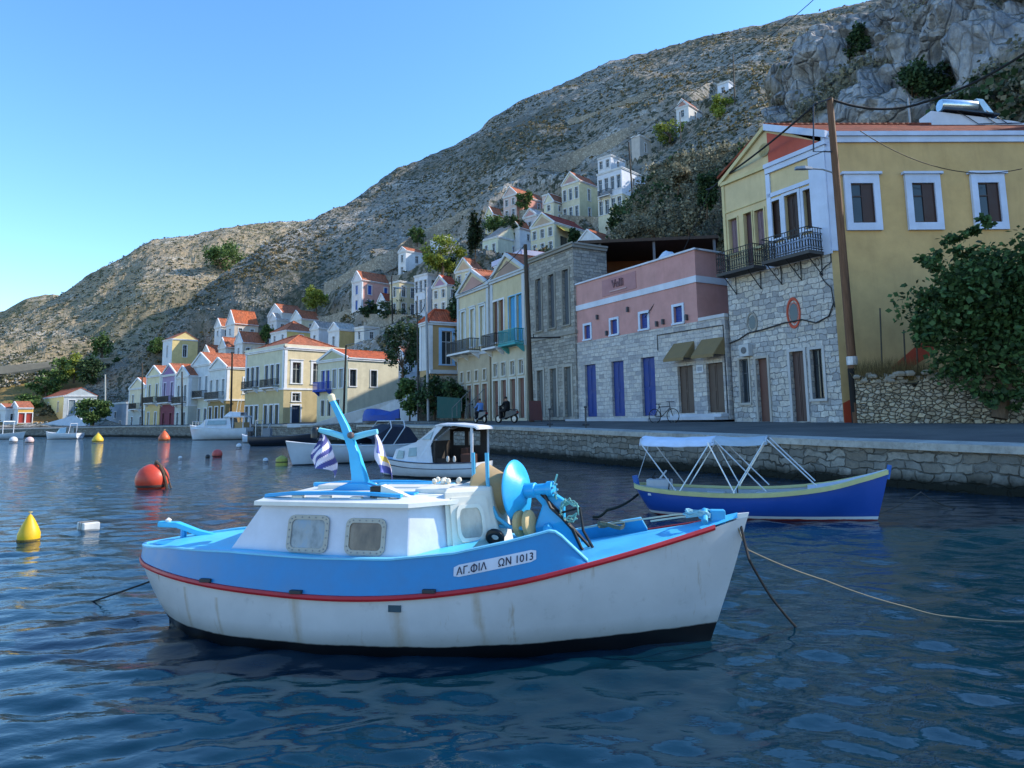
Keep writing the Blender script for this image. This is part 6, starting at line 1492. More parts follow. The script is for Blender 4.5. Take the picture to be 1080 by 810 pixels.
CR, k_ = small_boat('cruiser', 'white cabin cruiser with flybridge moored at the far quay', wl(262, 463.2), wl(203, 464), 1.2, 1.3, '#cfd6dd')
mb = MB(); mb.loft([[(x, -b, 1.2), (x, -b * .85, z), (x, b * .85, z), (x, b, 1.2)] for x, b, z in ((5.0 * k_, .45, 1.3), (4.0 * k_, .8, 1.75), (3.6 * k_, .9, 2.3), (1.4 * k_, 1.0, 2.4), (1.2 * k_, 1.0, 1.3))]); CC = mb.build('cabin', WHT, CR)
for s in (-1, 1):
    g = MB(); g.prism([(3.4 * k_, s * .93, 1.65), (1.7 * k_, s * 1.0, 1.65), (1.7 * k_, s * .93, 2.15), (3.3 * k_, s * .86, 2.15)], (0, s * .03, 0)); g.build('window', flat('#8fa5ad', .15, .5), CC)
mb = MB(); mb.box(.1 * k_, 1.9 * k_, -1.0, 1.0, 2.45, 2.62); mb.loft([[(x, -.8, 2.62), (x, -.7, z), (x, .7, z), (x, .8, 2.62)] for x, z in ((1.9 * k_, 2.7), (1.5 * k_, 3.1), (.5 * k_, 3.0))]); FLB = mb.build('flybridge', WHT, CR)
for x, y in ((.2, -.9), (.2, .9), (1.1, -.9), (1.1, .9)):
    mb = MB(); mb.tube([(x * k_, y, 1.1), (x * k_, y, 2.45)], .06, 6); mb.build('post', WHT, CR)
mb = MB(); mb.box(.25 * k_, 1.0 * k_, -.85, .85, 1.1, 1.9); mb.build('cockpit_seat', flat('#a78a62', .7), CR, bevel=.05)
mb = MB(); mb.tube([(1.2 * k_, 0, 2.6), (1.0 * k_, 0, 4.4)], .03, 5); mb.tube([(.7 * k_, .5, 2.6), (.5 * k_, .5, 5.2)], .02, 4); mb.build('antenna', FRM, CR)
mb = MB(); rows_ = [(4.9 * k_, .35), (4.3 * k_, .6), (3.6 * k_, .9)]
for s in (-1, 1):
    mb.tube([(x, s * b, 2.05) for x, b in rows_], .03, 5)
    for x, b in rows_: mb.tube([(x, s * b, 1.4), (x, s * b, 2.05)], .025, 5)
mb.build('pulpit', FRM, CR)
SB2, k_ = small_boat('motorboat', 'tiny white motorboat moored before the white ramp at far left', wl(84, 462.8), wl(50, 463.2), .9, .8, '#ccd3dc')
mb = MB(); mb.loft([[(x * k_, -b, .7), (x * k_, -b * .8, z), (x * k_, b * .8, z), (x * k_, b, .7)] for x, b, z in ((3.3, .6, .8), (2.6, .75, 1.5), (1.6, .75, 1.6))]); mb.build('windscreen', flat('#9ab4c4', .2, .5), SB2)
mb = MB(); mb.tube([(1.2 * k_, -.7, .7), (1.0 * k_, -.6, 2.1), (1.0 * k_, .6, 2.1), (1.2 * k_, .7, .7)], .05, 5); mb.build('arch', WHT, SB2)
SB3, k_ = small_boat('motorboat', 'pale motorboat with flat awning cut by the left edge of the photo', wl(-14, 463.4), wl(24, 463), 1.0, .8, '#bfc8d2')
mb = MB(); mb.box(.2 * k_, 3.0 * k_, -.95, .95, 2.5, 2.62); 
for x in (.3, 2.9):
    for y in (-.85, .85): mb.tube([(x * k_, y, .7), (x * k_, y, 2.5)], .05, 5)
mb.build('awning', paint('#d5dbe2', .7, .1, 'canvas'), SB3)
# covered dinghy lying on the quay
TB = thing('covered_dinghy', 'dinghy under a blue tarpaulin lying on top of the rubble wall', 'boat', at(403, 445, 57.5), R(-35))
mb = MB(); secs = []
for i in range(13):
    u = i / 12; x = lerp(-2.0, 2.0, u); b = .85 * (1 - abs(2 * u - .9) ** 2.6 * .8); b = max(.08, b); secs.append([(x, -b, .1), (x, -b * 1.02, .55), (x, -b * .5, .95 + .18 * math.sin(u * 7)), (x, b * .5, 1.0 + .15 * math.sin(u * 5 + 1)), (x, b * 1.02, .55), (x, b, .1)])
mb.loft(secs, 0, True, True); mb.build('tarpaulin', paint('#23479a', .6, .25, 'tarpaulin'), TB, True)
mb = MB(); mb.loft([[(p[0] * 1.04, p[1] * .85, z_) for p, z_ in ((s_[0], .0), (s_[0], .28), (s_[-1], .28), (s_[-1], .0))] for s_ in secs], 0, True, True); mb.build('hull', paint('#2b3542', .5, .2), TB)
# ================================================================== floats, ropes
def buoy_ball(label, px, py, r, colr, dz=.55, extra=None):
    p = onz(px, py); b = thing('buoy', label, 'buoy', (p.x, p.y, 0), 0, None); n = 14
    mb = MB(); mb.lathe([(r * math.sin(math.pi * i / n), r * dz - r * math.cos(math.pi * i / n)) for i in range(n + 1)], 24); mb.build('float', paint(colr, .45, .3, 'buoy_plastic'), b, True)
    mb = MB(); z = r * dz - r * .35; rr_ = math.sqrt(r * r - (r * .35) ** 2); mb.lathe([(rr_, z - r * .1), (rr_ * 1.03, z), (rr_, z + r * .1)], 24, caps=False); mb.build('seam', paint('#3a2622', .7, .3), b, True)
    return b, r
B0_, r_ = buoy_ball('large orange red ball buoy with a rope lashed to its right side', 160, 515, .44, '#c8452f')
mb = MB(); mb.lathe([(.05, 0), (.06, .06), (.03, .12), (0, .13)], 8, 0, (.1, 0, .66)); mb.tube([(.12, -.02, .74), (.26, -.12, .66), (.38, -.15, .45), (.46, -.14, .2), (.5, -.12, -.05)], .035, 6); mb.tube([(.12, .02, .72), (.30, -.05, .6), (.48, -.08, .32), (.6, -.1, .0)], .022, 5); mb.build('lashing', paint('#5b4a3c', .85, .3, 'rope'), B0_)
def cone_buoy(label, px, py, r, h, colr):
    p = onz(px, py); b = thing('buoy', label, 'buoy', (p.x, p.y, 0))
    mb = MB(); mb.lathe([(.02, -.1), (r * .9, -.06), (r, h * .1), (r * 1.0, h * .28), (r * .78, h * .5), (r * .4, h * .78), (r * .14, h * .93), (.005, h * .95)], 24); mb.build('float', paint(colr, .45, .2, 'buoy_plastic'), b, True, angle=60)
    mb = MB(); mb.tube([(0, 0, h * .93), (0, 0, h * 1.04)], r * .07, 6); mb.lathe([(r * .16, 0), (r * .2, r * .06), (r * .16, r * .12)], 10, 0, (0, 0, h * 1.0), caps=False); mb.build('top_ring', paint('#c8b98a', .5, .2), b)
    mb = MB(); mb.lathe([(r * 1.005, h * .03), (r * 1.02, h * .07), (r * 1.005, h * .1)], 24, caps=False); mb.build('waterline_band', paint('#6b5a26', .8, .2), b); return b
cone_buoy('bright yellow cone shaped buoy in the left foreground', 30, 571, .155, .44, '#d8b01c')
cone_buoy('small yellow cone buoy far off near the white ramp', 103, 466, .55, 1.0, '#d9b73a')
cone_buoy('small orange cone buoy far off below the purple house', 173, 464.5, .6, 1.15, '#d0633c')
buoy_ball('small coral red ball buoy between the red buoy and the white cruiser', 229, 482, .27, '#c4554c')
buoy_ball('white ball buoy floating nearest the left edge, far off', 14, 466.5, .42, '#cfcfd2'); buoy_ball('white and pink ball buoy far off, second from the left edge', 31, 467, .42, '#d0b8b8')
buoy_ball('tiny white float just left of the dark workboat', 252, 472, .2, '#d8dade'); buoy_ball('tiny dark float close to the coral red ball buoy', 219, 483, .12, '#23262b'); buoy_ball('white float in front of the yellow green drum', 280, 487, .12, '#d0d4d8'); buoy_ball('tiny white float far off between the red and coral buoys', 190, 484, .1, '#d3d6da')
p = onz(93, 558.5); fo = thing('foam_float', 'white block of foam wrapped in cord floating beyond the yellow cone buoy', 'float', (p.x, p.y, 0), -.7)
mb = MB(); mb.box(-.17, .17, -.13, .13, -.06, .13); mb.build('block', paint('#d6d6d2', .8, .25, 'foam'), fo, bevel=.02)
mb = MB(); 
for x in (-.03, .06): mb.tube([(x, -.135, -.05), (x, -.135, .135), (x, .135, .135), (x, .135, -.05)], .008, 4)
mb.build('cord', paint('#6a6660', .8), fo)
p = onz(297, 491); dr = thing('drum_float', 'yellow green plastic drum floating at the bow of the white motorboat', 'float', (p.x, p.y, 0))
mb = MB(); mb.lathe([(.02, -.1), (.24, -.1), (.25, .0), (.24, .3), (.12, .38), (.06, .42), (.001, .42)], 18); mb.build('float', paint('#a5a24a', .5, .3), dr, True)
mb = MB(); mb.lathe([(.25, .12), (.262, .15), (.25, .18)], 18, caps=False); mb.build('band', paint('#55552a', .6), dr)
def rope(name, label, pts, r, colr, cat='rope', sag=0.0, n=24):
    P_ = [Vector(p) for p in pts]; out = []
    segs = len(P_) - 1
    for s in range(segs):
        for i in range(n):
            t = i / n; q = P_[s].lerp(P_[s + 1], t); q.z -= sag * 4 * t * (1 - t); out.append(q)
    out.append(P_[-1]); mb = MB(); mb.tube(out, r, 6); return tag(mb.build(name, paint(colr, .85, .2, 'rope') if cat != 'cable' else flat(colr, .6), None, True), label, cat)
bow = bm4 @ Vector((4.98, -.03, .93)); bowl = bm4 @ Vector((5.02, -.02, .90))
rope('mooring_rope', 'pale mooring rope running from the fishing boat bow out to the right edge', [bow, onz(789, 580, .72), onz(870, 612, .42), onz(960, 641, .16), onz(1010, 651, .09), onz(1095, 655, .12)], .0055, '#7d7665', sag=.015)
rope('mooring_rope', 'dark mooring rope dropping from the fishing boat bow into the water', [bowl, at(790, 590, 5.5), at(812, 628, 5.6), onz(841, 663, -.03)], .011, '#15181c', sag=.008)
rope('mooring_rope', 'dark mooring rope from the fishing boat stern into the water on the left', [bm4 @ Vector((-.22, 0, .38)), onz(78, 641, -.10)], .009, '#14181d', sag=.004)
sb_ = Matrix.Translation((2.663, 13.35, 0)) @ Matrix.Rotation(math.atan2(d2.y, d2.x), 4, 'Z')
rope('mooring_rope', 'dark weedy mooring line from the stern of the blue canopy boat', [sb_ @ Vector((-.3, 0, .32)), at(640, 538, 12.6), onz(625, 545, .03)], .025, '#1f2620', sag=.05)
rope('mooring_rope', 'mooring line from the blue canopy boat bow looping over the water to the quay', [sb_ @ Vector((3.6, 0, .05)), at(971, 519, 12.6), onz(1010, 536, .0), at(1085, 548, 11.5)], .010, '#3d3a33', sag=.06)
rope('mooring_rope', 'mooring line hanging from the bow of the white cabin boat', [Matrix.Translation((-1.0, 21.65, 0)) @ Matrix.Rotation(math.atan2(d3.y, d3.x), 4, 'Z') @ Vector((3.85, 0, .6)), onz(372, 503, -.02)], .012, '#555149', sag=.05)
# ================================================================== poles, lamps, wires
def pole(label, base, top, r0, r1, colr, arms=(), lamp=None, group=None, name='utility_pole', cat='pole', collar=False):
    b, t = Vector(base), Vector(top); rt = thing(name, label, cat, b, 0, group); v = t - b
    mb = MB(); mb.tube([(0, 0, -.4), v * .5, v], [r0, lerp(r0, r1, .5), r1], 10); mb.build('shaft', wood(colr) if cat == 'pole' else flat(colr, .5, .3, .2, 'painted_steel'), rt, True)
    for (h, x0, x1, rr) in arms:
        mb = MB(); q = v * h; mb.tube([q + Vector((x0, 0, 0)), q + Vector((x1, 0, 0))], rr, 6)
        for x in (x0 * .9, x1 * .9): mb.lathe([(.02, 0), (.04, .04), (.02, .1)], 6, 0, q + Vector((x, 0, rr)))
        mb.build('cross_arm', flat('#2c2a2a', .6), rt)
    if lamp:
        h, dx, dz, hl = lamp; q = v * h; mb = MB(); mb.tube([q, q + Vector((dx * .5, 0, dz * .8)), q + Vector((dx, 0, dz))], .03, 6); am = mb.build('lamp_arm', flat('#7f858c', .5, .4, .3), rt, True)
        s_ = 1 if dx > 0 else -1; e = q + Vector((dx, 0, dz)); mb = MB(); mb.loft([[(e.x + s_ * x, e.y - w_, e.z - .03), (e.x + s_ * x, e.y + w_, e.z - .03), (e.x + s_ * x, e.y + w_ * .6, e.z + hh), (e.x + s_ * x, e.y - w_ * .6, e.z + hh)] for x, w_, hh in ((-.1, .05, .05), (.2, .11, .10), (.55, .10, .07))], 0, True, True); mb.build('lamp_head', flat('#8d949c', .45, .4, .2), am)
    if collar:
        mb = MB(); q = v * .17; mb.lathe([(r0 * 1.12, 0), (r0 * 1.14, .02), (r0 * 1.14, .3), (r0 * 1.12, .32)], 12, 0, q, v, False); mb.build('band', flat('#b9bec6', .5, .4, .3), rt)
        mb = MB(); mb.tube([(0, 0, -.1), v * .16], [r0 * 1.05, r0 * 1.03], 10); mb.build('tarred_foot', flat('#1c1a19', .8), rt, True)
    return rt, t
PB = at(904, 445, 25.6); PT = at(875, 104, 25.2)
pole('tall leaning brown wooden utility pole in front of the yellow house corner', PB, PT, .17, .12, '#6a4c38', lamp=(.76, -1.0, .22, 0), collar=True)
mb = MB(); q = PT + Vector((0, -.15, -.1)); q2 = at(858, 160, 25.2)
mb.tube([PT + Vector((.0, -.13, -.05)), at(858, 110, 25.2), q2, at(877, 160, 25.2)], .03, 6); o = mb.build('conduit', flat('#3b4250', .5, .3, .3), None); tag(o, 'bent steel conduit bracket beside the top of the leaning wooden pole', 'bracket')
P2B, P2T = at(561, 443, 43.0), at(554, 258, 43.0)
pole('dark wooden pole in front of the grey stone house', P2B, P2T, .17, .12, '#43382f', arms=[])
mb = MB(); a = P2B.lerp(P2T, .46); mb.tube([a, a + Vector((2.0, -.1, 0))], .05, 6); mb.tube([a + Vector((.3, 0, .02)), a + Vector((.3, 0, .25))], .03, 5); o = mb.build('pole_bracket', flat('#26262a', .6), None); tag(o, 'horizontal iron bar bracketed to the dark pole by the grey stone house', 'bracket')
pole('grey steel street lamp post with two lamps before the tan house', at(452, 447, 56), at(449, 303, 56), .12, .09, '#8b9096', lamp=(.985, -2.0, .12, 0), name='street_lamp', cat='street lamp')
pole('dark thin pole close left of the street lamp with two lamps', at(441, 440, 58), at(440, 312, 58), .07, .05, '#4c4742')
pole('dark pole rising before the cream house with the blue balcony', at(362, 446, 70), at(365, 364, 70), .12, .09, '#3a332d', lamp=(1.0, 1.2, .15, 0))
pole('dark pole in front of the yellow over brown quay house', at(243, 457, 84), at(245, 372, 84), .14, .1, '#3d3129')
pole('pole in front of the yellow and purple quay houses', at(150, 458, 105), at(150, 383, 105), .14, .1, '#4d443c')
pole('dark pole rising before the wide pale blue grey house', at(192, 457, 95), at(192, 392, 95), .14, .1, '#443c36')
pole('tall dark pole beside the big white house above the thorny slope', at(667, 206, 100), at(663, 150, 100), .13, .1, '#3b342f')
pole('dark pole at the right end of the pink house with blue shutters', at(414, 341, 116), at(413, 291, 116), .13, .1, '#2b2a2c')
pole('thin dark pole left of the mauve pedimented house', at(462, 318, 112), at(462, 282, 112), .1, .08, '#3b3735')
pole('pole on the skyline above the white cube hut', at(775, 108, 125), at(773, 56, 125), .14, .1, '#4a423a')
pole('short pole on the slope right of the tall cream house', at(718, 150, 120), at(717, 118, 120), .1, .08, '#5a5048')
pole('pale concrete post at the foot of the dark far slope', at(111, 440, 130), at(111, 395, 130), .14, .12, '#a7a9a4', cat='post', name='post')
def wire(label, pts, r=.018, sag=.3): return rope('power_cable', label, pts, r, '#14161a', 'cable', sag, 14)
wire('thick black cable from the yellow house gable up to the leaning pole', [at(745, 200, 33), at(760, 189, 31.5), at(862, 108, 25.2)], .045, .12)
wire('thick black cable from the leaning pole to the upper right edge', [PT, at(960, 112, 25), at(1090, 50, 22)], .045, .25)
wire('thin cable sagging across the yellow side wall', [at(907, 138, 25.5), at(1078, 178, 25.6)], .016, .75)
wire('thin overhead wire crossing the sky near the cliff', [at(660, 150, 90), at(765, 70, 60), at(860, -2, 45)], .03, .3)
wire('thin black wire from the dark pole to the pink pedimented house', [P2T, at(484, 310, 51)], .025, .5)
wire('overhead wire between the dark pole and the leaning wooden pole', [at(680, 335, 36), at(750, 196, 33)], .02, .5)
wire('overhead wire from the street lamp to the cream house with blue balcony', [at(449, 318, 56), at(440, 330, 58), at(372, 350, 74)], .03, .4)
# ================================================================== plants
def leaves(mb, rnd, c, rx, ry, rz_, n, size, clumps=18, hang=0.0, fill=.55):
    C_ = []
    for _ in range(clumps):
        d = Vector((rnd.gauss(0, 1), rnd.gauss(0, 1), rnd.gauss(0, 1))).normalized(); k = rnd.uniform(fill, .95)
        C_.append((Vector((d.x * rx * k, d.y * ry * k, d.z * rz_ * k)), rnd.uniform(.22, .42)))
    for _ in range(n):
        q, s = C_[rnd.randrange(clumps)]
        d = Vector((rnd.gauss(0, 1), rnd.gauss(0, 1), rnd.gauss(0, .8))).normalized() * (rnd.random() ** .45) * s
        p = Vector(c) + q + Vector((d.x * rx, d.y * ry, d.z * rz_))
        a = Vector((rnd.gauss(0, 1), rnd.gauss(0, 1), rnd.gauss(0, .6) - hang)).normalized(); b = a.orthogonal().normalized(); b = (b * math.cos(rnd.random() * 6) + a.cross(b) * math.sin(rnd.random() * 6))
        L = size * rnd.uniform(.6, 1.3); W2 = L * .36
        mb.add([p, p + a * L * .5 + b * W2, p + a * L, p + a * L * .5 - b * W2], [(0, 1, 2, 3)])
    return C_
BARK = wood('#5a4a3a')
def tree(name, label, base, c, rx, rz_, n, size, mat, cat='tree', clumps=20, group=None, seed=1, ry=None, trunk=True, hang=0.0, fill=.5):
    rnd = random.Random(seed); base, c = Vector(base), Vector(c); rt = thing(name, label, cat, base, 0, group); lc = c - base
    mb = MB(); C_ = leaves(mb, rnd, lc, rx, ry or rx, rz_, n, size, clumps, hang, fill); mb.build('crown', mat, rt)
    if trunk:
        mb = MB(); tr_ = max(.05, rx * .06); top = lc * .75
        mb.tube([(0, 0, -.5), lc * .35 + Vector((rx * .05, 0, 0)), top], [tr_ * 1.3, tr_, tr_ * .5], 8)
        for q, s in C_[:9]:
            e = lc + q * .85; mb.tube([lc * .45, (lc * .45).lerp(e, .5) + Vector((0, 0, .06 * rx)), e], [tr_ * .5, tr_ * .3, tr_ * .08], 5)
        mb.build('trunk', BARK, rt, True)
    return rt
def ptree(name, label, px, pyb, pyt, rpx, Y, n, size, mat, **k):
    b = at(px, pyb, Y); t = at(px, pyt, Y); rx = rpx * Y / 720; hz = t.z - b.z; rz_ = k.pop('rzf', .45) * hz
    return tree(name, label, b, (t.x, b.y, t.z - rz_), rx, rz_, n, size, mat, **k)
F_fig = foliage('#22361f', '#44623a', 'fig')
# the big fig bush at the right
b = at(1052, 425, 22.3); tree('fig_bush', 'big dark green fig bush overhanging the stone wall at the right edge', b, at(1066, 326, 22.3), 3.1, 2.8, 26000, .19, F_fig, 'bush', 90, seed=5, ry=1.8, hang=.3, fill=.25)
rnd = random.Random(8)
mb = MB()
for (px, py, s) in ((985, 315, .6), (980, 335, .6), (985, 275, .5), (990, 345, .7), (1010, 262, .6), (975, 355, .35), (1030, 235, .4), (1060, 405, .6), (1075, 420, .5), (1040, 418, .4)):
    leaves(mb, rnd, at(px, py, 21.8), s, s, s * .75, 260, .19, 6, .3)
o = mb.build('fig_branches', F_fig); o.parent = bpy.data.objects['fig_bush']; o.matrix_parent_inverse = Matrix.Translation(-b)
o.name = 'branch_leaves'
ptree('cypress', 'slender dark cypress standing among the hill houses', 501, 275, 213, 9, 108, 2600, .42, F_cyp, seed=3, rzf=.5, clumps=30, fill=.1, group=None)
HT_ = 'trees among the hillside houses'
ptree('tree', 'round lime green tree left of the cypress', 466, 292, 247, 24, 112, 4200, .42, F_lime, seed=4, group=HT_)
ptree('tree', 'bright lime green tree above the mansion roof', 333, 332, 301, 14, 148, 2000, .5, F_lime, seed=6, group=HT_)
ptree('tree', 'olive green tree beside the solitary gabled white house', 764, 150, 98, 20, 128, 3600, .45, F_lime, seed=7, group=HT_)
ptree('tree', 'lone dark tree high on the skyline between the two hills', 236, 296, 252, 23, 285, 2600, 1.0, F_mid, seed=8, group=None)
ptree('tree', 'round dark green tree on the quay in front of the long pale yellow house', 98, 452, 415, 17, 122, 3600, .45, F_mid, seed=9)
i = 0
for (px, pb, pt, r, Y, m, lab) in ((48, 420, 398, 14, 158, F_mid, 'low green tree at the right end of the brown field'), (62, 408, 376, 15, 162, F_mid, 'broad green tree left of the two tall dark ones by the far slope'), (78, 402, 372, 13, 165, F_lime, 'olive green tree in the middle of the far harbour grove'), (97, 408, 374, 15, 160, F_dark, 'tall dark tree at the right of the far harbour grove'), (30, 432, 415, 16, 150, F_mid, 'spreading low bush at the lower edge of the brown field'), (108, 388, 350, 10, 185, F_mid, 'small tree at the top of the dark gully'), (128, 398, 378, 9, 165, F_dark, 'small dark tree left of the yellow gabled house')):
    i += 1; ptree('tree', lab, px, pb, pt, r, Y, 1700, .6, m, seed=20 + i, group='trees around the head of the harbour')
for (px, pb, pt, r, Y, m, lab) in ((166, 372, 356, 8, 142, F_mid, 'small tree behind the yellow gabled house'), (186, 402, 386, 9, 128, F_mid, 'bush below the yellow gabled house'), (283, 362, 342, 7, 128, F_mid, 'small tree between the orange roofed houses and the yellow pyramid roofed one'), (414, 335, 312, 17, 114, F_dark, 'dark bush below the pink house with blue shutters'), (390, 335, 318, 10, 116, F_dark, 'smaller dark bush at the left foot of the pink house'), (553, 222, 200, 9, 118, F_mid, 'small tree before the salmon pink house'), (540, 250, 228, 12, 118, F_dark, 'dark tree right of the cypress'), (522, 248, 226, 14, 122, F_mid, 'green tree just right of the cypress'), (606, 262, 240, 8, 104, F_dark, 'dark bush beside the yellow awning'), (650, 248, 215, 12, 92, F_dark, 'dark bush at the foot of the big white house'), (672, 250, 205, 18, 84, F_dark, 'large dark bush at the left of the thorny slope'), (482, 300, 262, 10, 118, F_cyp, 'dark tree between the lime tree and the cypress'), (612, 200, 186, 9, 150, F_mid, 'tree behind the tall cream house'), (706, 148, 128, 20, 132, F_lime, 'yellow green bush left of the solitary white house'), (440, 258, 240, 8, 140, F_mid, 'small tree left of the windowless white block')):
    i += 1; Y = max(60, HILL.find(px, pb).y - .6); ptree('tree', lab, px, pb, pt, r, Y, 1700, .42, m, seed=40 + i, group=HT_, rzf=.5)
for (px, pb, pt, r, Y, m, lab) in ((424, 402, 338, 22, 67, F_dark, 'big dark tree behind the street lamp'), (458, 437, 396, 20, 57, F_dark, 'ivy covered bush under the tan house'), (432, 440, 398, 13, 60, F_mid, 'green bush beside the covered dinghy'), (481, 375, 300, 9, 62, F_dark, 'dark tree squeezed between the tan house and the pink pedimented one'), (478, 440, 400, 12, 55, F_dark, 'dark bush against the pink pedimented house')):
    i += 1; ptree('tree' if 'tree' in lab else 'bush', lab, px, pb, pt, r, Y, 2200, .3, m, seed=60 + i, group='greenery in the gap beside the street lamp', rzf=.5, cat='tree' if 'tree' in lab else 'bush')
for k_, (px, pb, pt, r, Y) in enumerate(((690, 262, 215, 26, 56), (725, 255, 195, 24, 54), (660, 262, 228, 22, 58), (745, 225, 180, 14, 52), (715, 200, 170, 16, 62))):
    ptree('bush', ['wide grey green bush in the middle of the thorny slope', 'tallest grey green bush, beside the yellow house gable', 'grey green bush at the lower left of the thorny slope', 'narrow grey green bush next to the yellow house eave', 'small grey green bush near the top of the thorny slope'][k_], px, pb, pt, r, Y, 2600, .26, (F_grey, F_grey, F_grey, F_dark, F_grey)[k_], seed=80 + k_, group='bushes on the thorny slope', rzf=.55, cat='bush', fill=.2)
for k_, (px, pb, pt, r, Y) in enumerate(((960, 128, 60, 26, 40), (1020, 60, 5, 34, 46), (905, 60, 28, 16, 48), (985, 110, 66, 24, 40))):
    c_ = ['green bush clinging to the cliff above the television aerial', 'broad green bush high on the cliff at the upper right', 'small bush on the cliff edge near the sky', 'green bush on the cliff left of the water heater'][k_]
    ptree('bush', c_, px, pb, pt, r, Y, 3200, .24, F_dark, seed=90 + k_, group='bushes on the cliff', rzf=.5, cat='bush', fill=.3)
# bare twigs over the thorny slope
mb = MB(); rnd = random.Random(31)
for _ in range(260):
    px = rnd.uniform(640, 800); py = rnd.uniform(175, 262); 
    if py < 262 - (px - 640) * .55: continue
    p = NEAR.find(px, py) + Vector((-.3, -.6, 0))
    for q in range(3):
        v = Vector((rnd.gauss(0, .5), rnd.gauss(0, .3) - .2, rnd.uniform(.7, 1.8))); mb.tube([p, p + v * .5 + Vector((rnd.gauss(0, .1), 0, 0)), p + v], [.022, .015, .005], 3)
o = mb.build('brushwood', wood('#6d6357')); tag(o, 'tangle of bare grey twigs on the thorny slope', 'brushwood', kind='stuff')
# field stone wall below the fig bush
mb = MB(); rnd = random.Random(12); top = []
wa, wb = at(905, 446, 25.2), at(1130, 447, 21.8)
dirw = (wb - wa); L = Vector((dirw.x, dirw.y, 0)).length; ux = Vector((dirw.x, dirw.y, 0)).normalized(); un = Vector((ux.y, -ux.x, 0))
secs = []
for i in range(90):
    u = i / 89; h = 1.62 + .22 * mnoise.noise(Vector((u * 14, 0, 3))) - .35 * math.exp(-((u - .28) / .06) ** 2) + .1 * mnoise.noise(Vector((u * 40, 1, 3)))
    b_ = wa + ux * (u * L); row = []
    for k_ in range(12):
        t = k_ / 11; o_ = .07 * mnoise.noise(Vector((u * 34, t * 6, 0)))
        row.append(b_ + un * (.12 - .1 * t + o_) + Vector((0, 0, -.3 + (h + .3) * t)))
    row.append(b_ - un * .5 + Vector((0, 0, h + .05))); secs.append(row)
mb.loft(secs)
FSW = rubble('fieldstone', 5.2, ['#7d7464', '#a89c86', '#c6bba4', '#938877', '#bdb4a4'], '#3a352d', .04, 1.0)
o = mb.build('stone_wall', FSW, None, True, angle=80); tag(o, 'dry stone garden wall beside the foot of the leaning pole', 'stone wall')
mb = MB()
for _ in range(70):
    u = rnd.random(); b_ = wa + ux * (u * L) + un * .0; s = rnd.uniform(.1, .22); 
    vs = [Vector((rnd.uniform(-1, 1), rnd.uniform(-1, 1), rnd.uniform(-.6, .8))) * s for _ in range(8)]
    ring = [Vector((math.cos(q * 1.257) * rnd.uniform(.8, 1.2), math.sin(q * 1.257) * rnd.uniform(.8, 1.2), 0)) * s for q in range(5)]
    c_ = b_ + un * rnd.uniform(-.3, .1) + Vector((0, 0, 1.62 + rnd.uniform(-.15, .12))); mb.loft([[c_ + r * .8 - Vector((0, 0, s * .4)) for r in ring], [c_ + r for r in ring], [c_ + r * .6 + Vector((0, 0, s * .5)) for r in ring]], 0, True, True)
c_ = wa + ux * (L * .52) + Vector((0, 0, 1.72)); mb.prism([c_ + Vector((-.3, -.25, -.1)), c_ + Vector((.3, -.3, -.1)), c_ + Vector((.28, .1, -.1)), c_ + Vector((-.3, .1, -.1))], (0, 0, .26))
o = mb.build('loose_stones', M_stone); tag(o, 'loose capstones lying along the top of the garden wall', 'stones', kind='stuff')
mb = MB()
for _ in range(1500):
    u = abs(rnd.gauss(.16, .13)); b_ = wa + ux * (u * L) - un * rnd.uniform(-.05, .9) + Vector((0, 0, 1.5)); v = Vector((rnd.gauss(0, .18), rnd.gauss(0, .15), rnd.uniform(.3, .95))); w_ = Vector((.012, 0, 0)); mb.add([b_ - w_, b_ + w_, b_ + v], [(0, 1, 2)])
o = mb.build('dry_grass', F_dry); tag(o, 'dry straw grass growing behind the garden wall', 'dry grass', kind='stuff')
for k_, (px, py0, py1) in enumerate(((930, 398, 325), (955, 400, 348), (968, 400, 352))):
    mb = MB(); a, b_ = at(px, py0, 25.3), at(px - 2, py1, 25.3); mb.tube([a - Vector((0, 0, .5)), b_], .03, 5); o = mb.build('fence_stake', flat('#4a453c', .7)); tag(o, ['tall thin stake rising from the dry grass behind the garden wall', 'shorter middle stake in the dry grass by the garden wall', 'stake nearest the fig bush in the dry grass'][k_], 'stake', 'stakes in the dry grass')
mb = MB(); a, b_ = at(950, 405, 25.6), at(1130, 405, 22.3); mb.prism([a, b_, b_ + Vector((6, 4, .5)), a + Vector((6, 1, .5))], (0, 0, -.6)); o = mb.build('garden_soil', flat('#5d523e', .95)); tag(o, kind='structure')
# netting and steps in the gap
mb = MB(); a, b_ = at(461, 441, 54), at(486, 441, 52); mb.prism([a, b_, b_ + Vector((0, 0, 1.5)), a + Vector((0, 0, 1.7))], (0, .08, 0)); o = mb.build('netting_fence', paint('#1b4a47', .8, .4, 'netting')); tag(o, 'dark green netting fence below the tan house', 'fence')
mb = MB(); a = at(477, 444, 51)
for q in range(2):
    for k_ in range(5): mb.tube([a + Vector((q * 1.0 + k_ * .35, 0, k_ * .35)), a + Vector((q * 1.0 + k_ * .35, 0, .95 + k_ * .35))], .03, 5)
    mb.tube([a + Vector((q * 1.0, 0, .95)), a + Vector((q * 1.0 + 1.4, 0, 2.35))], .035, 5)
o = mb.build('stair_railing', flat('#6c6f70', .5)); tag(o, 'grey railing of the stair left of the pink pedimented house', 'railing')
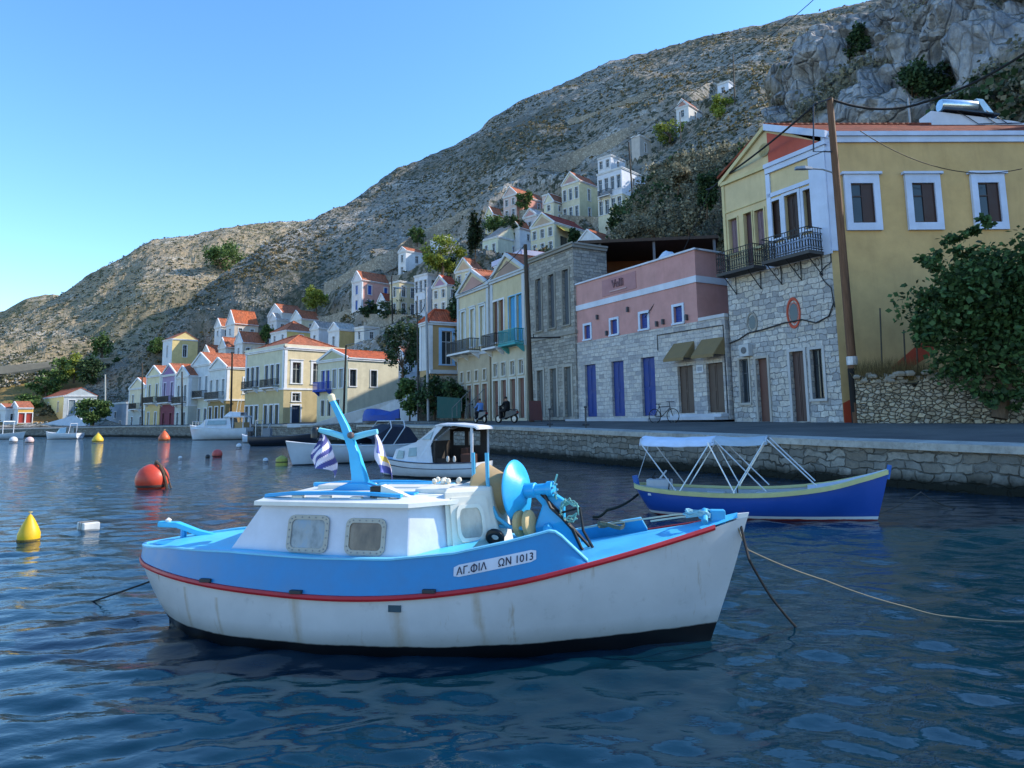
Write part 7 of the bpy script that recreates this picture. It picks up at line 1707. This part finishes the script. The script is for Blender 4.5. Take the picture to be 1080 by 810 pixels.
# ================================================================== street life
def skin_person(name, label, loc, rz, joints, edges, mats, s=1.0):
    """one continuous body grown from a skeleton: joints (x, y, z, radius)"""
    me = bpy.data.meshes.new(name + '_skeleton'); me.from_pydata([(j[0] * s, j[1] * s, j[2] * s) for j in joints], edges, [])
    o = bpy.data.objects.new(name, me); COL.objects.link(o)
    md = o.modifiers.new('skin', 'SKIN'); md.use_smooth_shade = True
    for v, j in zip(me.skin_vertices[0].data, joints): v.radius = (j[3] * s, j[3] * s * (j[4] if len(j) > 4 else 1))
    me.skin_vertices[0].data[0].use_root = True
    sb = o.modifiers.new('sub', 'SUBSURF'); sb.levels = 1; sb.render_levels = 1
    dg = bpy.context.evaluated_depsgraph_get(); m2 = bpy.data.meshes.new_from_object(o.evaluated_get(dg)); bpy.data.objects.remove(o); bpy.data.meshes.remove(me)
    m2.materials.clear()
    for m in mats: m2.materials.append(m)
    for p in m2.polygons:
        c = p.center / s
        if c.z > 1.30: p.material_index = 0 if not (c.z > 1.46 or c.y < -.03 and c.z > 1.36) else 3
        elif c.z > .80 and (c.y > -.32 or c.z > .95): p.material_index = 1
        else: p.material_index = 2
        if c.y > .38 and c.z > .78: p.material_index = 0
        p.use_smooth = True
    o = bpy.data.objects.new(name, m2); COL.objects.link(o); o.location = loc; o.rotation_euler = (0, 0, rz); tag(o, label, 'person'); return o
# seated rider, facing +y
J = [(0, 0, .80, .15), (0, .02, 1.0, .155), (0, .05, 1.2, .17), (0, .06, 1.32, .09), (0, .08, 1.40, .055), (0, .10, 1.50, .095), (0, .10, 1.60, .085),
     (-.17, .05, 1.27, .07), (-.24, .16, 1.05, .05), (-.26, .40, .98, .038), (.17, .05, 1.27, .07), (.24, .16, 1.05, .05), (.26, .40, .98, .038),
     (-.13, .06, .78, .11), (-.18, .38, .72, .08), (-.16, .34, .36, .06), (-.16, .44, .29, .05), (.13, .06, .78, .11), (.18, .38, .72, .08), (.16, .34, .36, .06), (.16, .44, .29, .05)]
ED = [(0, 1), (1, 2), (2, 3), (3, 4), (4, 5), (5, 6), (2, 7), (7, 8), (8, 9), (2, 10), (10, 11), (11, 12), (0, 13), (13, 14), (14, 15), (15, 16), (0, 17), (17, 18), (18, 19), (19, 20)]
SKN = flat('#a5765a', .6); HAIR = flat('#2a211c', .8)
def scooter(label, loc, rz, colr):
    t = thing('scooter', label, 'scooter', loc, rz, 'scooters ridden along the quay')
    for y in (-.55, .68):
        mb = MB(); mb.lathe([(.17, -.05), (.24, -.055), (.26, 0), (.24, .055), (.17, .05)], 20, 0, (0, y, .26), (1, 0, 0), False); w_ = mb.build('wheel', flat('#17181a', .7), t, True)
        mb = MB(); mb.lathe([(.02, -.04), (.17, -.03), (.17, .03), (.02, .04)], 16, 0, (0, y, .26), (1, 0, 0)); mb.build('rim', flat('#8d9298', .4, .5, .6), w_, True)
    mb = MB(); mb.loft([[(-w_, y, z0), (-w_ * .8, y, z1), (w_ * .8, y, z1), (w_, y, z0)] for y, w_, z0, z1 in ((-.8, .1, .55, .75), (-.5, .16, .42, .74), (0, .17, .3, .72), (.12, .15, .22, .36), (.4, .16, .22, .30), (.5, .2, .3, .95), (.6, .12, .6, .98))], 0, True, True); mb.build('body', paint(colr, .35, .1), t, bevel=.02)
    mb = MB(); mb.loft([[(-.13, y, z), (0, y, z + .05), (.13, y, z)] for y, z in ((-.75, .78), (-.3, .78), (.15, .74))]); mb.build('seat', flat('#17171a', .6), t, True)
    mb = MB(); mb.tube([(-.32, .40, 1.0), (-.15, .5, 1.02), (.15, .5, 1.02), (.32, .40, 1.0)], .02, 6); mb.tube([(0, .5, 1.0), (0, .68, .3)], .03, 6); mb.build('handlebar', flat('#2a2c30', .5), t, True)
    for s in (-1, 1):
        mb = MB(); mb.tube([(s * .28, .46, 1.0), (s * .34, .5, 1.2)], .008, 4); mb.lathe([(.001, -.01), (.06, -.01), (.06, .01), (.001, .01)], 10, 0, (s * .34, .5, 1.22), (0, 1, 0)); mb.build('mirror', flat('#2a2c30', .4), t)
    mb = MB(); mb.box(-.08, .08, -.83, -.79, .6, .68); mb.build('tail_light', flat('#8a1f1c', .3), t)
def road_z(x, y): return 1.5
fwd = math.atan2(.864, -.504) - math.pi / 2
p1 = at(507, 443.5, 44); p1z = 1.56
scooter('scooter carrying the rider in the light blue shirt', (p1.x, p1.y, p1z), fwd, '#3a3f48')
skin_person('person', 'rider in a light blue shirt and dark trousers seen from behind on a scooter', (p1.x, p1.y, p1z), fwd, J, ED, [SKN, paint('#5f86c0', .85, .05, 'cloth'), flat('#20242c', .8), HAIR])
p2 = at(535, 442.5, 41); scooter('scooter carrying the rider dressed in black', (p2.x, p2.y, p1z), fwd + .35, '#26282c')
skin_person('person', 'rider dressed all in black leaning back on a scooter before the blue shuttered house', (p2.x, p2.y, p1z), fwd + .35, [(a * 1.1, b, c, r * 1.12) for a, b, c, r in J], ED, [SKN, flat('#15161a', .8), flat('#16171b', .8), flat('#17171a', .7)])
# bicycle against the taverna wall
bp = at(700, 441.5, 32.2); BK_ = thing('bicycle', 'dark bicycle parked on the step before the third royal blue door', 'bicycle', (bp.x, bp.y, 1.50), math.atan2(-.864, .504) + R(12))
def circ(cx, cz, r, n=22, y=0): return [(cx + r * math.cos(6.2832 * q / n), y, cz + r * math.sin(6.2832 * q / n)) for q in range(n + 1)]
for x in (-.5, .52):
    mb = MB(); mb.tube(circ(x, .34, .33), .02, 6, caps=False); w_ = mb.build('wheel', flat('#17181a', .7), BK_, True)
    mb = MB(); 
    for q in range(10): mb.tube([(x, 0, .34), (x + .32 * math.cos(q * .628), 0, .34 + .32 * math.sin(q * .628))], .003, 3)
    mb.build('spokes', flat('#9aa0a6', .4, .5, .7), w_)
mb = MB(); S_ = (-.12, 0, .3)
for a, b_ in (((-.5, 0, .34), S_), (S_, (.38, 0, .72)), (S_, (-.22, 0, .82)), ((-.22, 0, .76), (.38, 0, .78)), ((-.5, 0, .34), (-.22, 0, .78)), ((.38, 0, .72), (.52, 0, .34)), ((.38, 0, .7), (.34, 0, .98))): mb.tube([a, b_], .018, 6)
mb.build('frame', paint('#23262c', .4, .1), BK_)
mb = MB(); mb.tube([(.42, -.3, 1.0), (.34, -.1, 1.0), (.34, .1, 1.0), (.42, .3, 1.0)], .015, 6); mb.build('handlebar', flat('#202226', .5), BK_)
mb = MB(); mb.loft([[(-.38, -.08, .88), (-.38, .08, .88), (-.38, .06, .92), (-.38, -.06, .92)], [(-.12, -.02, .88), (-.12, .02, .88), (-.12, .02, .91), (-.12, -.02, .91)]], 0, True, True); mb.tube([(-.24, 0, .78), (-.25, 0, .9)], .014, 5); mb.build('saddle', flat('#17181a', .6), BK_)
# moored-line bollards and small quay clutter
for k_, (px, py, lab) in enumerate(((618, 450, 'iron mooring bollard on the kerb left of the white canopy'), (580, 449.5, 'iron mooring bollard on the kerb in front of the grey stone house'))):
    q = at(px, py, 26.5 + k_ * 4.0); t = thing('bollard', lab, 'bollard', (q.x, q.y, q.z - .0), 0, 'mooring bollards on the kerb'); mb = MB(); mb.tube([(0, 0, -.05), (0, 0, .75)], .035, 8); mb.build('post', flat('#3b3f45', .5), t); mb = MB(); mb.tube([(-.14, 0, .08), (.14, 0, .08)], .04, 6); mb.build('cross_bar', flat('#3b3f45', .5), t); mb = MB(); mb.lathe([(.03, 0), (.07, .03), (.07, .08), (.0, .1)], 10, 0, (0, 0, .7)); mb.build('head', flat('#3b3f45', .5), t)
q = at(566, 443, 42); t = thing('menu_board', 'dark red board leaning beside the foot of the dark pole', 'board', (q.x, q.y, 1.6), .3); mb = MB(); mb.prism([(-.4, 0, .1), (.4, 0, .1), (.4, .25, 1.3), (-.4, .25, 1.3)], (0, .04, 0)); mb.build('panel', paint('#5d3432', .6, .2), t); mb = MB(); mb.tube([(-.35, .05, 0), (-.35, .3, 1.3)], .025, 5); mb.tube([(.35, .05, 0), (.35, .3, 1.3)], .025, 5); mb.tube([(0, .28, 1.2), (0, .7, 0)], .025, 5); mb.build('leg', wood('#5a4030'), t)
